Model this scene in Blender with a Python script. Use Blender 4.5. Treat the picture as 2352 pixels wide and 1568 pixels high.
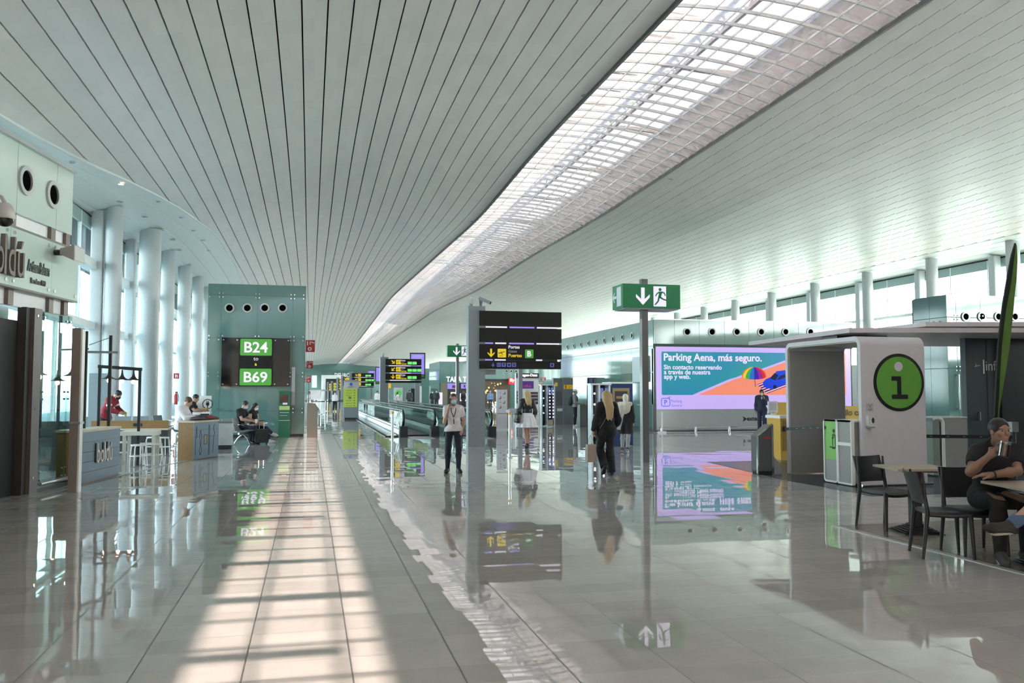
import bpy, bmesh, math, random
import numpy as np
from mathutils import Vector, Matrix

for _o in list(bpy.data.objects):
    bpy.data.objects.remove(_o)
SC = bpy.context.scene
COL = SC.collection
PI = math.pi
rnd = random.Random(7)

# ---------------------------------------------------------------- camera
EYE = Vector((0.0, 0.0, 1.62))
FPX = 1980.0                      # focal length in pixels of the 2352 px wide frame
PITCH, YAW = math.radians(3.353), math.radians(13.17)
FWD = Vector((math.sin(YAW) * math.cos(PITCH), math.cos(YAW) * math.cos(PITCH), math.sin(PITCH)))
RGT = Vector((math.cos(YAW), -math.sin(YAW), 0))
UPV = RGT.cross(FWD)
cam_data = bpy.data.cameras.new('camera')
cam = bpy.data.objects.new('camera', cam_data)
COL.objects.link(cam)
cam_data.sensor_width = 36.0
cam_data.lens = 36.0 * FPX / 2352.0
cam_data.clip_end = 2000
cam.location = EYE
cam.rotation_euler = (PI / 2 + PITCH, 0, -YAW)
SC.camera = cam

# ---------------------------------------------------------------- light
world = bpy.data.worlds.new('daylight')
SC.world = world
world.use_nodes = True
_wn = world.node_tree.nodes
_wl = world.node_tree.links
_wn.clear()
_wo = _wn.new('ShaderNodeOutputWorld')
_bg = _wn.new('ShaderNodeBackground')
_tc = _wn.new('ShaderNodeTexCoord')
_sx = _wn.new('ShaderNodeSeparateXYZ')
_rp = _wn.new('ShaderNodeValToRGB')
_wl.new(_tc.outputs['Generated'], _sx.inputs[0])
_wl.new(_sx.outputs['Z'], _rp.inputs[0])
_rp.color_ramp.elements[0].position = 0.0
_rp.color_ramp.elements[0].color = (1.0, 0.955, 0.915, 1)
_rp.color_ramp.elements[1].position = 0.62
_rp.color_ramp.elements[1].color = (0.31, 0.39, 0.50, 1)
_wl.new(_rp.outputs[0], _bg.inputs['Color'])
_bg.inputs['Strength'].default_value = 7.4
_wl.new(_bg.outputs[0], _wo.inputs['Surface'])

sun_data = bpy.data.lights.new('sun', 'SUN')
sun_data.energy = 29.0
sun_data.angle = math.radians(0.5)
sun_data.color = (1.0, 0.82, 0.68)
sun = bpy.data.objects.new('sun', sun_data)
COL.objects.link(sun)
sun.location = (40, 20, 60)
sun.rotation_euler = Vector((8.8, -1.0, 10.5)).to_track_quat('Z', 'Y').to_euler()

def area(name, loc, size, direction, energy, color, portal=False):
    d = bpy.data.lights.new(name, 'AREA')
    d.shape = 'RECTANGLE'
    d.size, d.size_y = size
    d.energy = energy
    d.color = color
    o = bpy.data.objects.new(name, d)
    COL.objects.link(o)
    o.location = loc
    o.rotation_euler = Vector(direction).to_track_quat('-Z', 'Y').to_euler()
    if portal:
        d.cycles.is_portal = True
    return o

SC.view_settings.view_transform = 'Standard'
SC.view_settings.look = 'None'
SC.view_settings.exposure = 1.92
SC.view_settings.gamma = 1.0
SC.view_settings.use_curve_mapping = False
SC.cycles.use_denoising = True
SC.cycles.max_bounces = 10
SC.cycles.diffuse_bounces = 5
SC.cycles.glossy_bounces = 5
SC.cycles.transmission_bounces = 6
SC.cycles.transparent_max_bounces = 14
SC.cycles.sample_clamp_indirect = 6.0
SC.cycles.caustics_reflective = False
SC.cycles.caustics_refractive = False

# ---------------------------------------------------------------- from the photograph's pixels to places in the hall
def ray(px, py):
    return FWD + RGT * ((px - 1176.0) / FPX) - UPV * ((py - 784.0) / FPX)

def fl(px, py, z=0.0):
    """the place at height z seen at a pixel"""
    d = ray(px, py)
    return EYE + d * ((z - EYE.z) / d.z)

def at(px, py, Y):
    """the place at distance Y along the hall seen at a pixel"""
    d = ray(px, py)
    return EYE + d * (Y / d.y)

def atx(px, py, X):
    d = ray(px, py)
    return EYE + d * (X / d.x)

# ---------------------------------------------------------------- materials
MATS = {}
def mat(name, col, rough=0.5, metal=0.0, spec=0.5, noise=0.06, scale=8.0, bump=0.0, emis=None, strength=0.0, coat=0.0):
    """one procedural material: a principled surface whose colour drifts a little with a noise"""
    if name in MATS:
        return MATS[name]
    m = bpy.data.materials.new(name)
    m.use_nodes = True
    nt = m.node_tree
    b = nt.nodes['Principled BSDF']
    tc = nt.nodes.new('ShaderNodeTexCoord')
    nz = nt.nodes.new('ShaderNodeTexNoise')
    nz.inputs['Scale'].default_value = scale
    nz.inputs['Detail'].default_value = 4
    nt.links.new(tc.outputs['Object'], nz.inputs['Vector'])
    mx = nt.nodes.new('ShaderNodeMix')
    mx.data_type = 'RGBA'
    mx.inputs['A'].default_value = tuple(c * (1 - noise) for c in col) + (1,)
    mx.inputs['B'].default_value = tuple(min(1.0, c * (1 + noise)) for c in col) + (1,)
    nt.links.new(nz.outputs['Fac'], mx.inputs['Factor'])
    nt.links.new(mx.outputs['Result'], b.inputs['Base Color'])
    b.inputs['Roughness'].default_value = rough
    b.inputs['Metallic'].default_value = metal
    b.inputs['Specular IOR Level'].default_value = spec
    if coat:
        b.inputs['Coat Weight'].default_value = coat
        b.inputs['Coat Roughness'].default_value = 0.04
    if bump:
        bp = nt.nodes.new('ShaderNodeBump')
        bp.inputs['Strength'].default_value = bump
        bp.inputs['Distance'].default_value = 0.01
        nt.links.new(nz.outputs['Fac'], bp.inputs['Height'])
        nt.links.new(bp.outputs['Normal'], b.inputs['Normal'])
    if emis:
        b.inputs['Emission Color'].default_value = tuple(emis) + (1,)
        b.inputs['Emission Strength'].default_value = strength
    MATS[name] = m
    return m

def s2l(r, g, b):
    f = lambda c: (c / 255 / 12.92) if c / 255 <= 0.04045 else ((c / 255 + 0.055) / 1.055) ** 2.4
    return (f(r), f(g), f(b))

def glow(name, rgb, strength=1.0):
    """a lit screen or lamp surface"""
    c = s2l(*rgb)
    return mat(name, tuple(x * 0.2 for x in c), 0.3, emis=c, strength=strength * 0.29)

def clear(name, tint, rough=0.0, mirror=0.10, milk=0.0, milk_col=(0.9, 0.95, 0.93)):
    """thin clear sheet: lets light straight through, tinted, with a Fresnel mirror and some milkiness"""
    if name in MATS:
        return MATS[name]
    m = bpy.data.materials.new(name)
    m.use_nodes = True
    nt = m.node_tree
    nt.nodes.clear()
    out = nt.nodes.new('ShaderNodeOutputMaterial')
    tr = nt.nodes.new('ShaderNodeBsdfTransparent')
    nz = nt.nodes.new('ShaderNodeTexNoise')
    nz.inputs['Scale'].default_value = 0.7
    tcn = nt.nodes.new('ShaderNodeTexCoord')
    nt.links.new(tcn.outputs['Object'], nz.inputs['Vector'])
    mc = nt.nodes.new('ShaderNodeMix')
    mc.data_type = 'RGBA'
    mc.inputs['A'].default_value = tuple(tint) + (1,)
    mc.inputs['B'].default_value = tuple(c * 0.94 for c in tint) + (1,)
    nt.links.new(nz.outputs['Fac'], mc.inputs['Factor'])
    nt.links.new(mc.outputs['Result'], tr.inputs['Color'])
    gl = nt.nodes.new('ShaderNodeBsdfGlossy')
    gl.inputs['Roughness'].default_value = rough + 0.01
    # the same mirror strength from either side of the sheet (Schlick)
    geo = nt.nodes.new('ShaderNodeNewGeometry')
    dot = nt.nodes.new('ShaderNodeVectorMath')
    dot.operation = 'DOT_PRODUCT'
    nt.links.new(geo.outputs['Incoming'], dot.inputs[0])
    nt.links.new(geo.outputs['Normal'], dot.inputs[1])
    def mth(op, a, b=None):
        x = nt.nodes.new('ShaderNodeMath')
        x.operation = op
        for i, v in enumerate((a, b)):
            if isinstance(v, (int, float)):
                x.inputs[i].default_value = v
            elif v is not None:
                nt.links.new(v, x.inputs[i])
        return x.outputs[0]
    c5 = mth('POWER', mth('SUBTRACT', 1.0, mth('ABSOLUTE', dot.outputs['Value'])), 5.0)
    f = mth('ADD', mth('MULTIPLY', c5, 0.85 - mirror * 0.5), mirror * 0.5)
    m1 = nt.nodes.new('ShaderNodeMixShader')
    nt.links.new(f, m1.inputs[0])
    nt.links.new(tr.outputs[0], m1.inputs[1])
    nt.links.new(gl.outputs[0], m1.inputs[2])
    last = m1
    if milk > 0:
        tl = nt.nodes.new('ShaderNodeBsdfTranslucent')
        df = nt.nodes.new('ShaderNodeBsdfDiffuse')
        tl.inputs['Color'].default_value = tuple(milk_col) + (1,)
        df.inputs['Color'].default_value = tuple(milk_col) + (1,)
        m2 = nt.nodes.new('ShaderNodeMixShader')
        m2.inputs[0].default_value = 0.35
        nt.links.new(tl.outputs[0], m2.inputs[1])
        nt.links.new(df.outputs[0], m2.inputs[2])
        m3 = nt.nodes.new('ShaderNodeMixShader')
        m3.inputs[0].default_value = milk
        nt.links.new(m1.outputs[0], m3.inputs[1])
        nt.links.new(m2.outputs[0], m3.inputs[2])
        last = m3
    nt.links.new(last.outputs[0], out.inputs['Surface'])
    MATS[name] = m
    return m

WHITE = mat('white paint', (0.78, 0.79, 0.77), 0.45)
OFFWHITE = mat('off white laminate', (0.60, 0.575, 0.605), 0.4)
GREYWALL = mat('warm grey panel', (0.33, 0.328, 0.32), 0.5)
STEEL = mat('brushed steel', (0.55, 0.56, 0.56), 0.28, 0.9)
CHROME = mat('polished chrome', (0.7, 0.71, 0.72), 0.1, 1.0)
POSTGREY = mat('grey powder coat', (0.19, 0.205, 0.225), 0.42, bump=0.05, scale=60)
DARKPOST = mat('dark grey powder coat', (0.13, 0.125, 0.125), 0.4)
BLACK = mat('black plastic', (0.012, 0.012, 0.013), 0.4)
RUBBER = mat('black rubber', (0.008, 0.008, 0.009), 0.55)
SIGNBLACK = mat('sign black', (0.011, 0.010, 0.008), 0.5, spec=0.25)
GREEN_GLASS = mat('green back painted glass', (0.102, 0.192, 0.178), 0.06, spec=0.6, noise=0.05, scale=0.8)
GREEN_GLASS_PALE = mat('pale green back painted glass', (0.27, 0.37, 0.34), 0.08, spec=0.7, noise=0.05, scale=0.8)
GREEN_GLASS_LIT = mat('window lit green shop glass', (0.50, 0.60, 0.555), 0.08, spec=0.7, noise=0.05, scale=0.8)  # lighter green carries the right windows' light on the shop front
GREEN_GLASS_DEEP = mat('deep green back painted glass', (0.085, 0.165, 0.152), 0.08, spec=0.5, noise=0.05, scale=0.8)
SEAM = mat('dark seam', (0.05, 0.075, 0.07), 0.6)
WOOD = mat('honey wood', (0.235, 0.125, 0.038), 0.5, noise=0.2, scale=14)
PALEWOOD = mat('pale wood', (0.50, 0.42, 0.31), 0.45, noise=0.12, scale=10)
BLUEPAINT = mat('blue grey painted boards', (0.125, 0.185, 0.245), 0.5)
GLASS = clear('clear glass', (0.88, 0.96, 0.94), mirror=0.08)
GLASSG = clear('greenish glass', (0.76, 0.87, 0.84), mirror=0.1)
SIGNW = glow('lit white sign face', (232, 226, 240), 0.9)
SIGNY = glow('lit yellow sign face', (235, 205, 40), 0.75)
SIGNG = glow('lit green sign face', (84, 176, 66), 0.62)

# ---------------------------------------------------------------- mesh building
class MB:
    """collects faces, then links them as one mesh object"""
    def __init__(self):
        self.v, self.f, self.m = [], [], []
        self.mi = 0
    def add(self, vs, fs):
        o = len(self.v)
        self.v += [tuple(p) for p in vs]
        self.f += [tuple(i + o for i in q) for q in fs]
        self.m += [self.mi] * len(fs)
        return self
    def quad(self, a, b, c, d):
        return self.add([a, b, c, d], [(0, 1, 2, 3)])
    def box(self, x0, x1, y0, y1, z0, z1):
        return self.add([(x0, y0, z0), (x1, y0, z0), (x1, y1, z0), (x0, y1, z0), (x0, y0, z1), (x1, y0, z1), (x1, y1, z1), (x0, y1, z1)],
                        [(3, 2, 1, 0), (4, 5, 6, 7), (0, 1, 5, 4), (1, 2, 6, 5), (2, 3, 7, 6), (3, 0, 4, 7)])
    def cbox(self, c, s):
        return self.box(c[0] - s[0] / 2, c[0] + s[0] / 2, c[1] - s[1] / 2, c[1] + s[1] / 2, c[2] - s[2] / 2, c[2] + s[2] / 2)
    def tube(self, pts, r, n=10, closed=False, caps=True):
        """round bar along a path; r is a number or one per point"""
        pts = [Vector(p) for p in pts]
        N = len(pts)
        rs = r if isinstance(r, (list, tuple)) else [r] * N
        rings = []
        t0 = (pts[1] - pts[0]).normalized()
        ref = Vector((0, 0, 1)) if abs(t0.z) < 0.9 else Vector((1, 0, 0))
        u = t0.cross(ref).normalized()
        for i, p in enumerate(pts):
            a = pts[i - 1] if (i > 0 or closed) else pts[i]
            b = pts[(i + 1) % N] if (i < N - 1 or closed) else pts[i]
            t = (b - a).normalized()
            u = (u - t * u.dot(t)).normalized()
            w = t.cross(u)
            rings.append([p + (u * math.cos(2 * PI * k / n) + w * math.sin(2 * PI * k / n)) * rs[i] for k in range(n)])
        vs = [q for g in rings for q in g]
        fs = []
        M = N if closed else N - 1
        for i in range(M):
            j = (i + 1) % N
            for k in range(n):
                l = (k + 1) % n
                fs.append((i * n + k, i * n + l, j * n + l, j * n + k))
        if caps and not closed:
            fs.append(tuple(range(n - 1, -1, -1)))
            fs.append(tuple((N - 1) * n + k for k in range(n)))
        return self.add(vs, fs)
    def cyl(self, a, b, r, n=16, r2=None):
        return self.tube([a, b], [r, r if r2 is None else r2], n)
    def bar(self, a, b, w, h=None):
        """square bar between two points"""
        a, b = Vector(a), Vector(b)
        h = w if h is None else h
        t = (b - a).normalized()
        ref = Vector((0, 0, 1)) if abs(t.z) < 0.95 else Vector((0, 1, 0))
        u = t.cross(ref).normalized() * (w / 2)
        v = u.cross(t).normalized() * (h / 2)
        vs = [a - u - v, a + u - v, a + u + v, a - u + v, b - u - v, b + u - v, b + u + v, b - u + v]
        return self.add(vs, [(3, 2, 1, 0), (4, 5, 6, 7), (0, 1, 5, 4), (1, 2, 6, 5), (2, 3, 7, 6), (3, 0, 4, 7)])
    def prism(self, poly, origin, ux, uy, depth):
        """2-D outline (counter-clockwise seen from the front) laid in a plane, with a thickness behind it"""
        o, ux, uy = Vector(origin), Vector(ux), Vector(uy)
        nrm = ux.cross(uy).normalized()
        n = len(poly)
        A = [o + ux * x + uy * y for x, y in poly]
        B = [p - nrm * depth for p in A]
        fs = [tuple(range(n)), tuple(range(2 * n - 1, n - 1, -1))]
        for i in range(n):
            j = (i + 1) % n
            fs.append((j, i, n + i, n + j))
        return self.add(A + B, fs)
    def disc(self, c, nrm, r, depth=0.0, n=32, ri=0.0):
        """disc or ring facing nrm, with a thickness behind"""
        c, nrm = Vector(c), Vector(nrm).normalized()
        ref = Vector((0, 0, 1)) if abs(nrm.z) < 0.9 else Vector((1, 0, 0))
        u = ref.cross(nrm).normalized()
        w = nrm.cross(u)
        P = lambda rr, k, d: c + (u * math.cos(2 * PI * k / n) + w * math.sin(2 * PI * k / n)) * rr - nrm * d
        if ri <= 0:
            vs = [P(r, k, 0) for k in range(n)] + [P(r, k, depth) for k in range(n)]
            fs = [tuple(range(n))]
            if depth > 0:
                fs += [(i, n + i, n + (i + 1) % n, (i + 1) % n) for i in range(n)] + [tuple(range(2 * n - 1, n - 1, -1))]
            else:
                vs = vs[:n]
            return self.add(vs, fs)
        vs = [P(r, k, 0) for k in range(n)] + [P(ri, k, 0) for k in range(n)] + [P(r, k, depth) for k in range(n)] + [P(ri, k, depth) for k in range(n)]
        fs = []
        for i in range(n):
            j = (i + 1) % n
            fs += [(i, j, n + j, n + i), (2 * n + j, 2 * n + i, 3 * n + i, 3 * n + j), (j, i, 2 * n + i, 2 * n + j), (n + i, n + j, 3 * n + j, 3 * n + i)]
        return self.add(vs, fs)
    def lathe(self, prof, c=(0, 0, 0), n=24, axis='z'):
        """profile of (radius, height) turned about an upright axis"""
        vs, fs = [], []
        for r, z in prof:
            for k in range(n):
                a = 2 * PI * k / n
                vs.append((c[0] + r * math.cos(a), c[1] + r * math.sin(a), c[2] + z))
        for i in range(len(prof) - 1):
            for k in range(n):
                l = (k + 1) % n
                fs.append((i * n + k, i * n + l, (i + 1) * n + l, (i + 1) * n + k))
        if prof[0][0] > 1e-4:
            fs.append(tuple(range(n - 1, -1, -1)))
        if prof[-1][0] > 1e-4:
            fs.append(tuple((len(prof) - 1) * n + k for k in range(n)))
        return self.add(vs, fs)
    def text(self, s, origin, ux, uy, width=None, height=None, depth=0.004, bold=0.0, align='l', spacing=1.0):
        """lettering: the block of ink is fitted to width and / or height; origin is its lower left corner"""
        vs, fs = text_mesh(s, bold, spacing)
        if not vs:
            return self
        xs = [p[0] for p in vs]
        ys = [p[1] for p in vs]
        x0, x1, y0, y1 = min(xs), max(xs), min(ys), max(ys)
        if width and height:
            kx, ky = width / (x1 - x0), height / (y1 - y0)
        elif width:
            kx = ky = width / (x1 - x0)
        else:
            kx = ky = height / (y1 - y0)
        o, ux, uy = Vector(origin), Vector(ux), Vector(uy)
        nrm = ux.cross(uy).normalized()
        off = 0.0 if align == 'l' else (-(x1 - x0) * kx / 2 if align == 'c' else -(x1 - x0) * kx)
        self.add([o + ux * ((p[0] - x0) * kx + off) + uy * ((p[1] - y0) * ky) + nrm * (depth * (1 if p[2] > 0 else 0)) for p in vs], fs)
        return self
    def build(self, name, material, parent=None, smooth=False, loc=None):
        me = bpy.data.meshes.new(name)
        me.from_pydata(self.v, [], self.f)
        mats = material if isinstance(material, (list, tuple)) else [material]
        for m in mats:
            me.materials.append(m)
        if len(mats) > 1:
            me.polygons.foreach_set('material_index', self.m)
        if smooth:
            me.polygons.foreach_set('use_smooth', [True] * len(me.polygons))
            try:
                me.set_sharp_from_angle(angle=math.radians(38))
            except Exception:
                pass
        me.update()
        o = bpy.data.objects.new(name, me)
        COL.objects.link(o)
        if parent is not None:
            o.parent = parent
        if loc is not None:
            o.location = loc
        return o

_TXT = {}
def text_mesh(s, bold, spacing):
    key = (s, bold, spacing)
    if key in _TXT:
        return _TXT[key]
    cu = bpy.data.curves.new('t', 'FONT')
    cu.body = s
    cu.size = 1.0
    cu.extrude = 0.5
    cu.offset = bold
    cu.resolution_u = 3
    cu.space_character = spacing
    ob = bpy.data.objects.new('t', cu)
    me = ob.to_mesh()
    vs = [tuple(v.co) for v in me.vertices]
    fs = [tuple(p.vertices) for p in me.polygons]
    ob.to_mesh_clear()
    bpy.data.objects.remove(ob)
    bpy.data.curves.remove(cu)
    _TXT[key] = (vs, fs)
    return vs, fs

def thing(name, label, cat, loc=(0, 0, 0), rz=0.0, group=None):
    o = bpy.data.objects.new(name, None)
    COL.objects.link(o)
    o.empty_display_size = 0.1
    o.location = loc
    o.rotation_euler = (0, 0, rz)
    return tag(o, label, cat, group)

def tag(o, label, cat, group=None, kind=None):
    o['label'] = label
    o['category'] = cat
    if group:
        o['group'] = group
    if kind:
        o['kind'] = kind
    return o

def struct(o, label, cat):
    return tag(o, label, cat, kind='structure')

def copy_tree(o, parent=None):
    c = o.copy()
    COL.objects.link(c)
    if parent is not None:
        c.parent = parent
    for ch in list(o.children):
        copy_tree(ch, c)
    return c

def rrect(w, h, r, n=6, x0=0.0, y0=0.0):
    """rounded rectangle outline, counter-clockwise"""
    pts = []
    for cx_, cy_, a0 in ((w - r, r, -PI / 2), (w - r, h - r, 0), (r, h - r, PI / 2), (r, r, PI)):
        for k in range(n + 1):
            a = a0 + k * PI / 2 / n
            pts.append((x0 + cx_ + r * math.cos(a), y0 + cy_ + r * math.sin(a)))
    return pts

def arrow(cx_, cy_, s, ang=0.0):
    """down arrow outline of height s about its centre, turned by ang; returned as convex pieces"""
    w = s * 0.11
    pcs = [[(-w, -s * .42), (w, -s * .42), (w, s * .5), (-w, s * .5)],
           [(0, -s * .5), (s * .42, -s * .06), (s * .42, s * .12), (0, -s * .26)],
           [(0, -s * .5), (0, -s * .26), (-s * .42, s * .12), (-s * .42, -s * .06)]]
    c, sn = math.cos(ang), math.sin(ang)
    return [[(cx_ + x * c - y * sn, cy_ + x * sn + y * c) for x, y in p] for p in pcs]

def seg2(a, b, w0, w1=None):
    """a thick stroke between two 2-D points"""
    w1 = w0 if w1 is None else w1
    dx, dy = b[0] - a[0], b[1] - a[1]
    L = math.hypot(dx, dy) or 1
    nx, ny = -dy / L / 2, dx / L / 2
    return [(a[0] - nx * w0, a[1] - ny * w0), (b[0] - nx * w1, b[1] - ny * w1), (b[0] + nx * w1, b[1] + ny * w1), (a[0] + nx * w0, a[1] + ny * w0)]

def circ(cx_, cy_, r, n=20):
    return [(cx_ + r * math.cos(2 * PI * k / n), cy_ + r * math.sin(2 * PI * k / n)) for k in range(n)]

def plane_icon(x, y, s):
    """a small aeroplane taking off, over a line, inside a square of side s whose lower left corner is x, y"""
    P = lambda a, b: (x + a * s, y + b * s)
    return [seg2(P(.14, .46), P(.86, .70), .10 * s, .07 * s), seg2(P(.42, .56), P(.60, .28), .10 * s, .05 * s), seg2(P(.40, .56), P(.34, .78), .07 * s, .03 * s),
            seg2(P(.16, .46), P(.08, .62), .08 * s, .04 * s), seg2(P(.14, .16), P(.60, .16), .05 * s)]

def runner(x, y, h):
    """the running figure of an emergency exit sign, in a box of height h"""
    P = lambda a, b: (x + a * h, y + b * h)
    return [circ(*P(.36, .88), .085 * h, 14), seg2(P(.40, .76), P(.32, .45), .17 * h, .15 * h), seg2(P(.42, .76), P(.60, .70), .07 * h), seg2(P(.60, .70), P(.66, .55), .06 * h),
            seg2(P(.36, .76), P(.18, .66), .07 * h), seg2(P(.18, .66), P(.10, .52), .06 * h), seg2(P(.34, .48), P(.54, .36), .10 * h, .08 * h), seg2(P(.54, .36), P(.76, .30), .08 * h, .07 * h),
            seg2(P(.30, .48), P(.24, .24), .10 * h, .08 * h), seg2(P(.24, .24), P(.06, .06), .08 * h, .07 * h)]
# ================================================================ THE HALL
class NT:
    """short hand for wiring math nodes"""
    def __init__(self, m):
        self.t = m.node_tree
    def n(self, kind, **kw):
        x = self.t.nodes.new(kind)
        for k, v in kw.items():
            setattr(x, k, v)
        return x
    def l(self, a, b):
        self.t.links.new(a, b)
    def math(self, op, a, b=None, c=None):
        x = self.n('ShaderNodeMath', operation=op)
        for i, v in enumerate((a, b, c)):
            if v is None:
                continue
            if isinstance(v, (int, float)):
                x.inputs[i].default_value = v
            else:
                self.l(v, x.inputs[i])
        return x.outputs[0]

def floor_material(name, colA, colB, px, ox, py, oy, tilt, rough, joint=0.35, specks=True):
    m = bpy.data.materials.new(name)
    m.use_nodes = True
    g = NT(m)
    b = m.node_tree.nodes['Principled BSDF']
    tc = g.n('ShaderNodeTexCoord')
    sp = g.n('ShaderNodeSeparateXYZ')
    g.l(tc.outputs['Object'], sp.inputs[0])
    u = g.math('DIVIDE', g.math('SUBTRACT', sp.outputs['X'], ox), px)
    v = g.math('DIVIDE', g.math('SUBTRACT', sp.outputs['Y'], oy), py)
    iu, iv = g.math('FLOOR', u), g.math('FLOOR', v)
    fu, fv = g.math('SUBTRACT', u, iu), g.math('SUBTRACT', v, iv)
    cid = g.n('ShaderNodeCombineXYZ')
    g.l(iu, cid.inputs[0]); g.l(iv, cid.inputs[1])
    wn = g.n('ShaderNodeTexWhiteNoise', noise_dimensions='3D')
    g.l(cid.outputs[0], wn.inputs['Vector'])
    # every slab lies a hair out of level
    sub = g.n('ShaderNodeVectorMath', operation='SUBTRACT')
    g.l(wn.outputs['Color'], sub.inputs[0]); sub.inputs[1].default_value = (0.5, 0.5, 0.5)
    mul = g.n('ShaderNodeVectorMath', operation='MULTIPLY')
    g.l(sub.outputs[0], mul.inputs[0]); mul.inputs[1].default_value = (tilt * 0.7, tilt, 0.0)
    nz = g.n('ShaderNodeTexNoise'); nz.inputs['Scale'].default_value = 1.1; nz.inputs['Detail'].default_value = 1
    g.l(tc.outputs['Object'], nz.inputs['Vector'])
    sub2 = g.n('ShaderNodeVectorMath', operation='SUBTRACT')
    g.l(nz.outputs['Color'], sub2.inputs[0]); sub2.inputs[1].default_value = (0.5, 0.5, 0.5)
    mul2 = g.n('ShaderNodeVectorMath', operation='MULTIPLY')
    g.l(sub2.outputs[0], mul2.inputs[0]); mul2.inputs[1].default_value = (tilt * 0.35, tilt * 0.6, 0.0)
    geo = g.n('ShaderNodeNewGeometry')
    a1 = g.n('ShaderNodeVectorMath', operation='ADD'); g.l(geo.outputs['Normal'], a1.inputs[0]); g.l(mul.outputs[0], a1.inputs[1])
    a2 = g.n('ShaderNodeVectorMath', operation='ADD'); g.l(a1.outputs[0], a2.inputs[0]); g.l(mul2.outputs[0], a2.inputs[1])
    nn = g.n('ShaderNodeVectorMath', operation='NORMALIZE'); g.l(a2.outputs[0], nn.inputs[0])
    g.l(nn.outputs[0], b.inputs['Normal'])
    # joints
    ju = g.math('MINIMUM', fu, g.math('SUBTRACT', 1.0, fu))
    jv = g.math('MINIMUM', fv, g.math('SUBTRACT', 1.0, fv))
    lu = g.math('LESS_THAN', ju, 0.0050 / px)
    lv = g.math('LESS_THAN', jv, 0.0028 / py)
    line = g.math('MAXIMUM', lu, g.math('MULTIPLY', lv, 0.8))
    # granite colour
    sx = g.n('ShaderNodeTexNoise'); sx.inputs['Scale'].default_value = 130; sx.inputs['Detail'].default_value = 3
    g.l(tc.outputs['Object'], sx.inputs['Vector'])
    cl = g.n('ShaderNodeTexNoise'); cl.inputs['Scale'].default_value = 5; cl.inputs['Detail'].default_value = 4
    g.l(tc.outputs['Object'], cl.inputs['Vector'])
    f1 = g.math('MULTIPLY_ADD', sx.outputs['Fac'], 0.55, g.math('MULTIPLY', cl.outputs['Fac'], 0.35))
    f2 = g.math('MULTIPLY_ADD', wn.outputs['Value'], 0.30, g.math('SUBTRACT', f1, 0.15))
    mx = g.n('ShaderNodeMix', data_type='RGBA', clamp_factor=True)
    g.l(f2, mx.inputs['Factor'])
    mx.inputs['A'].default_value = colA + (1,)
    mx.inputs['B'].default_value = colB + (1,)
    mj = g.n('ShaderNodeMix', data_type='RGBA')
    g.l(line, mj.inputs['Factor'])
    g.l(mx.outputs['Result'], mj.inputs['A'])
    mj.inputs['B'].default_value = tuple(c * joint for c in colA) + (1,)
    g.l(mj.outputs['Result'], b.inputs['Base Color'])
    r = g.math('MULTIPLY_ADD', line, 0.4, rough)
    g.l(r, b.inputs['Roughness'])
    b.inputs['Specular IOR Level'].default_value = 0.85
    return m

FLOORM = floor_material('polished granite', (0.355, 0.340, 0.325), (0.62, 0.598, 0.572), 0.617, 0.26, 0.32, 5.15, 0.0075, 0.018)
TERRACE = floor_material('terrace boards', (0.20, 0.165, 0.125), (0.30, 0.25, 0.19), 1.2, 6.3, 0.16, 0.0, 0.006, 0.16)
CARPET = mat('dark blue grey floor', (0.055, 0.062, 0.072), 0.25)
BORDER = mat('pale border strip', (0.46, 0.45, 0.43), 0.2)

YEND = 268.0
struct(MB().quad((-9.0, -14, 0), (34, -14, 0), (34, YEND + 6, 0), (-9.0, YEND + 6, 0)).build('floor', FLOORM), 'polished grey granite slab floor of the concourse', 'floor')
struct(MB().box(-400, -9.4, -200, 500, -0.5, -0.12).build('ground', mat('grey apron concrete', (0.22, 0.265, 0.265), 0.9)), 'pale apron outside the left window wall', 'ground')
struct(MB().box(34.4, 500, -200, 500, -0.5, -0.12).build('ground', mat('grey apron concrete', (0.22, 0.265, 0.265), 0.9)), 'pale apron outside the right window wall', 'ground')
# the cafe terraces and the dark floor under the information stand
m_ = MB().box(6.27, 12.6, -6.0, 9.42, 0.0, 0.004)
struct(m_.build('floor', TERRACE), 'brown slatted terrace floor under the cafe tables', 'floor')
struct(MB().box(6.19, 6.27, -6.0, 9.42, 0.0, 0.006).build('trim_1', BORDER), 'pale strip edging the cafe terrace', 'trim')
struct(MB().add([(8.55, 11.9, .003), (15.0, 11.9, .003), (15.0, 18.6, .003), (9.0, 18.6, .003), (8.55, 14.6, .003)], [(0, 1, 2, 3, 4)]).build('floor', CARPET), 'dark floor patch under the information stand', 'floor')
_lt = [(-4.15, 14.7), (-3.86, 16.6), (-3.60, 18.3), (-2.95, 21.4), (-2.18, 23.1)]
vs = []
for x, y in _lt:
    vs += [(x, y, .004), (x + .10, y - .02, .004)]
struct(MB().add(vs, [(2 * i, 2 * i + 1, 2 * i + 3, 2 * i + 2) for i in range(len(_lt) - 1)]).build('trim_2', BORDER), 'pale strip edging the bakery terrace', 'trim')

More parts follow.
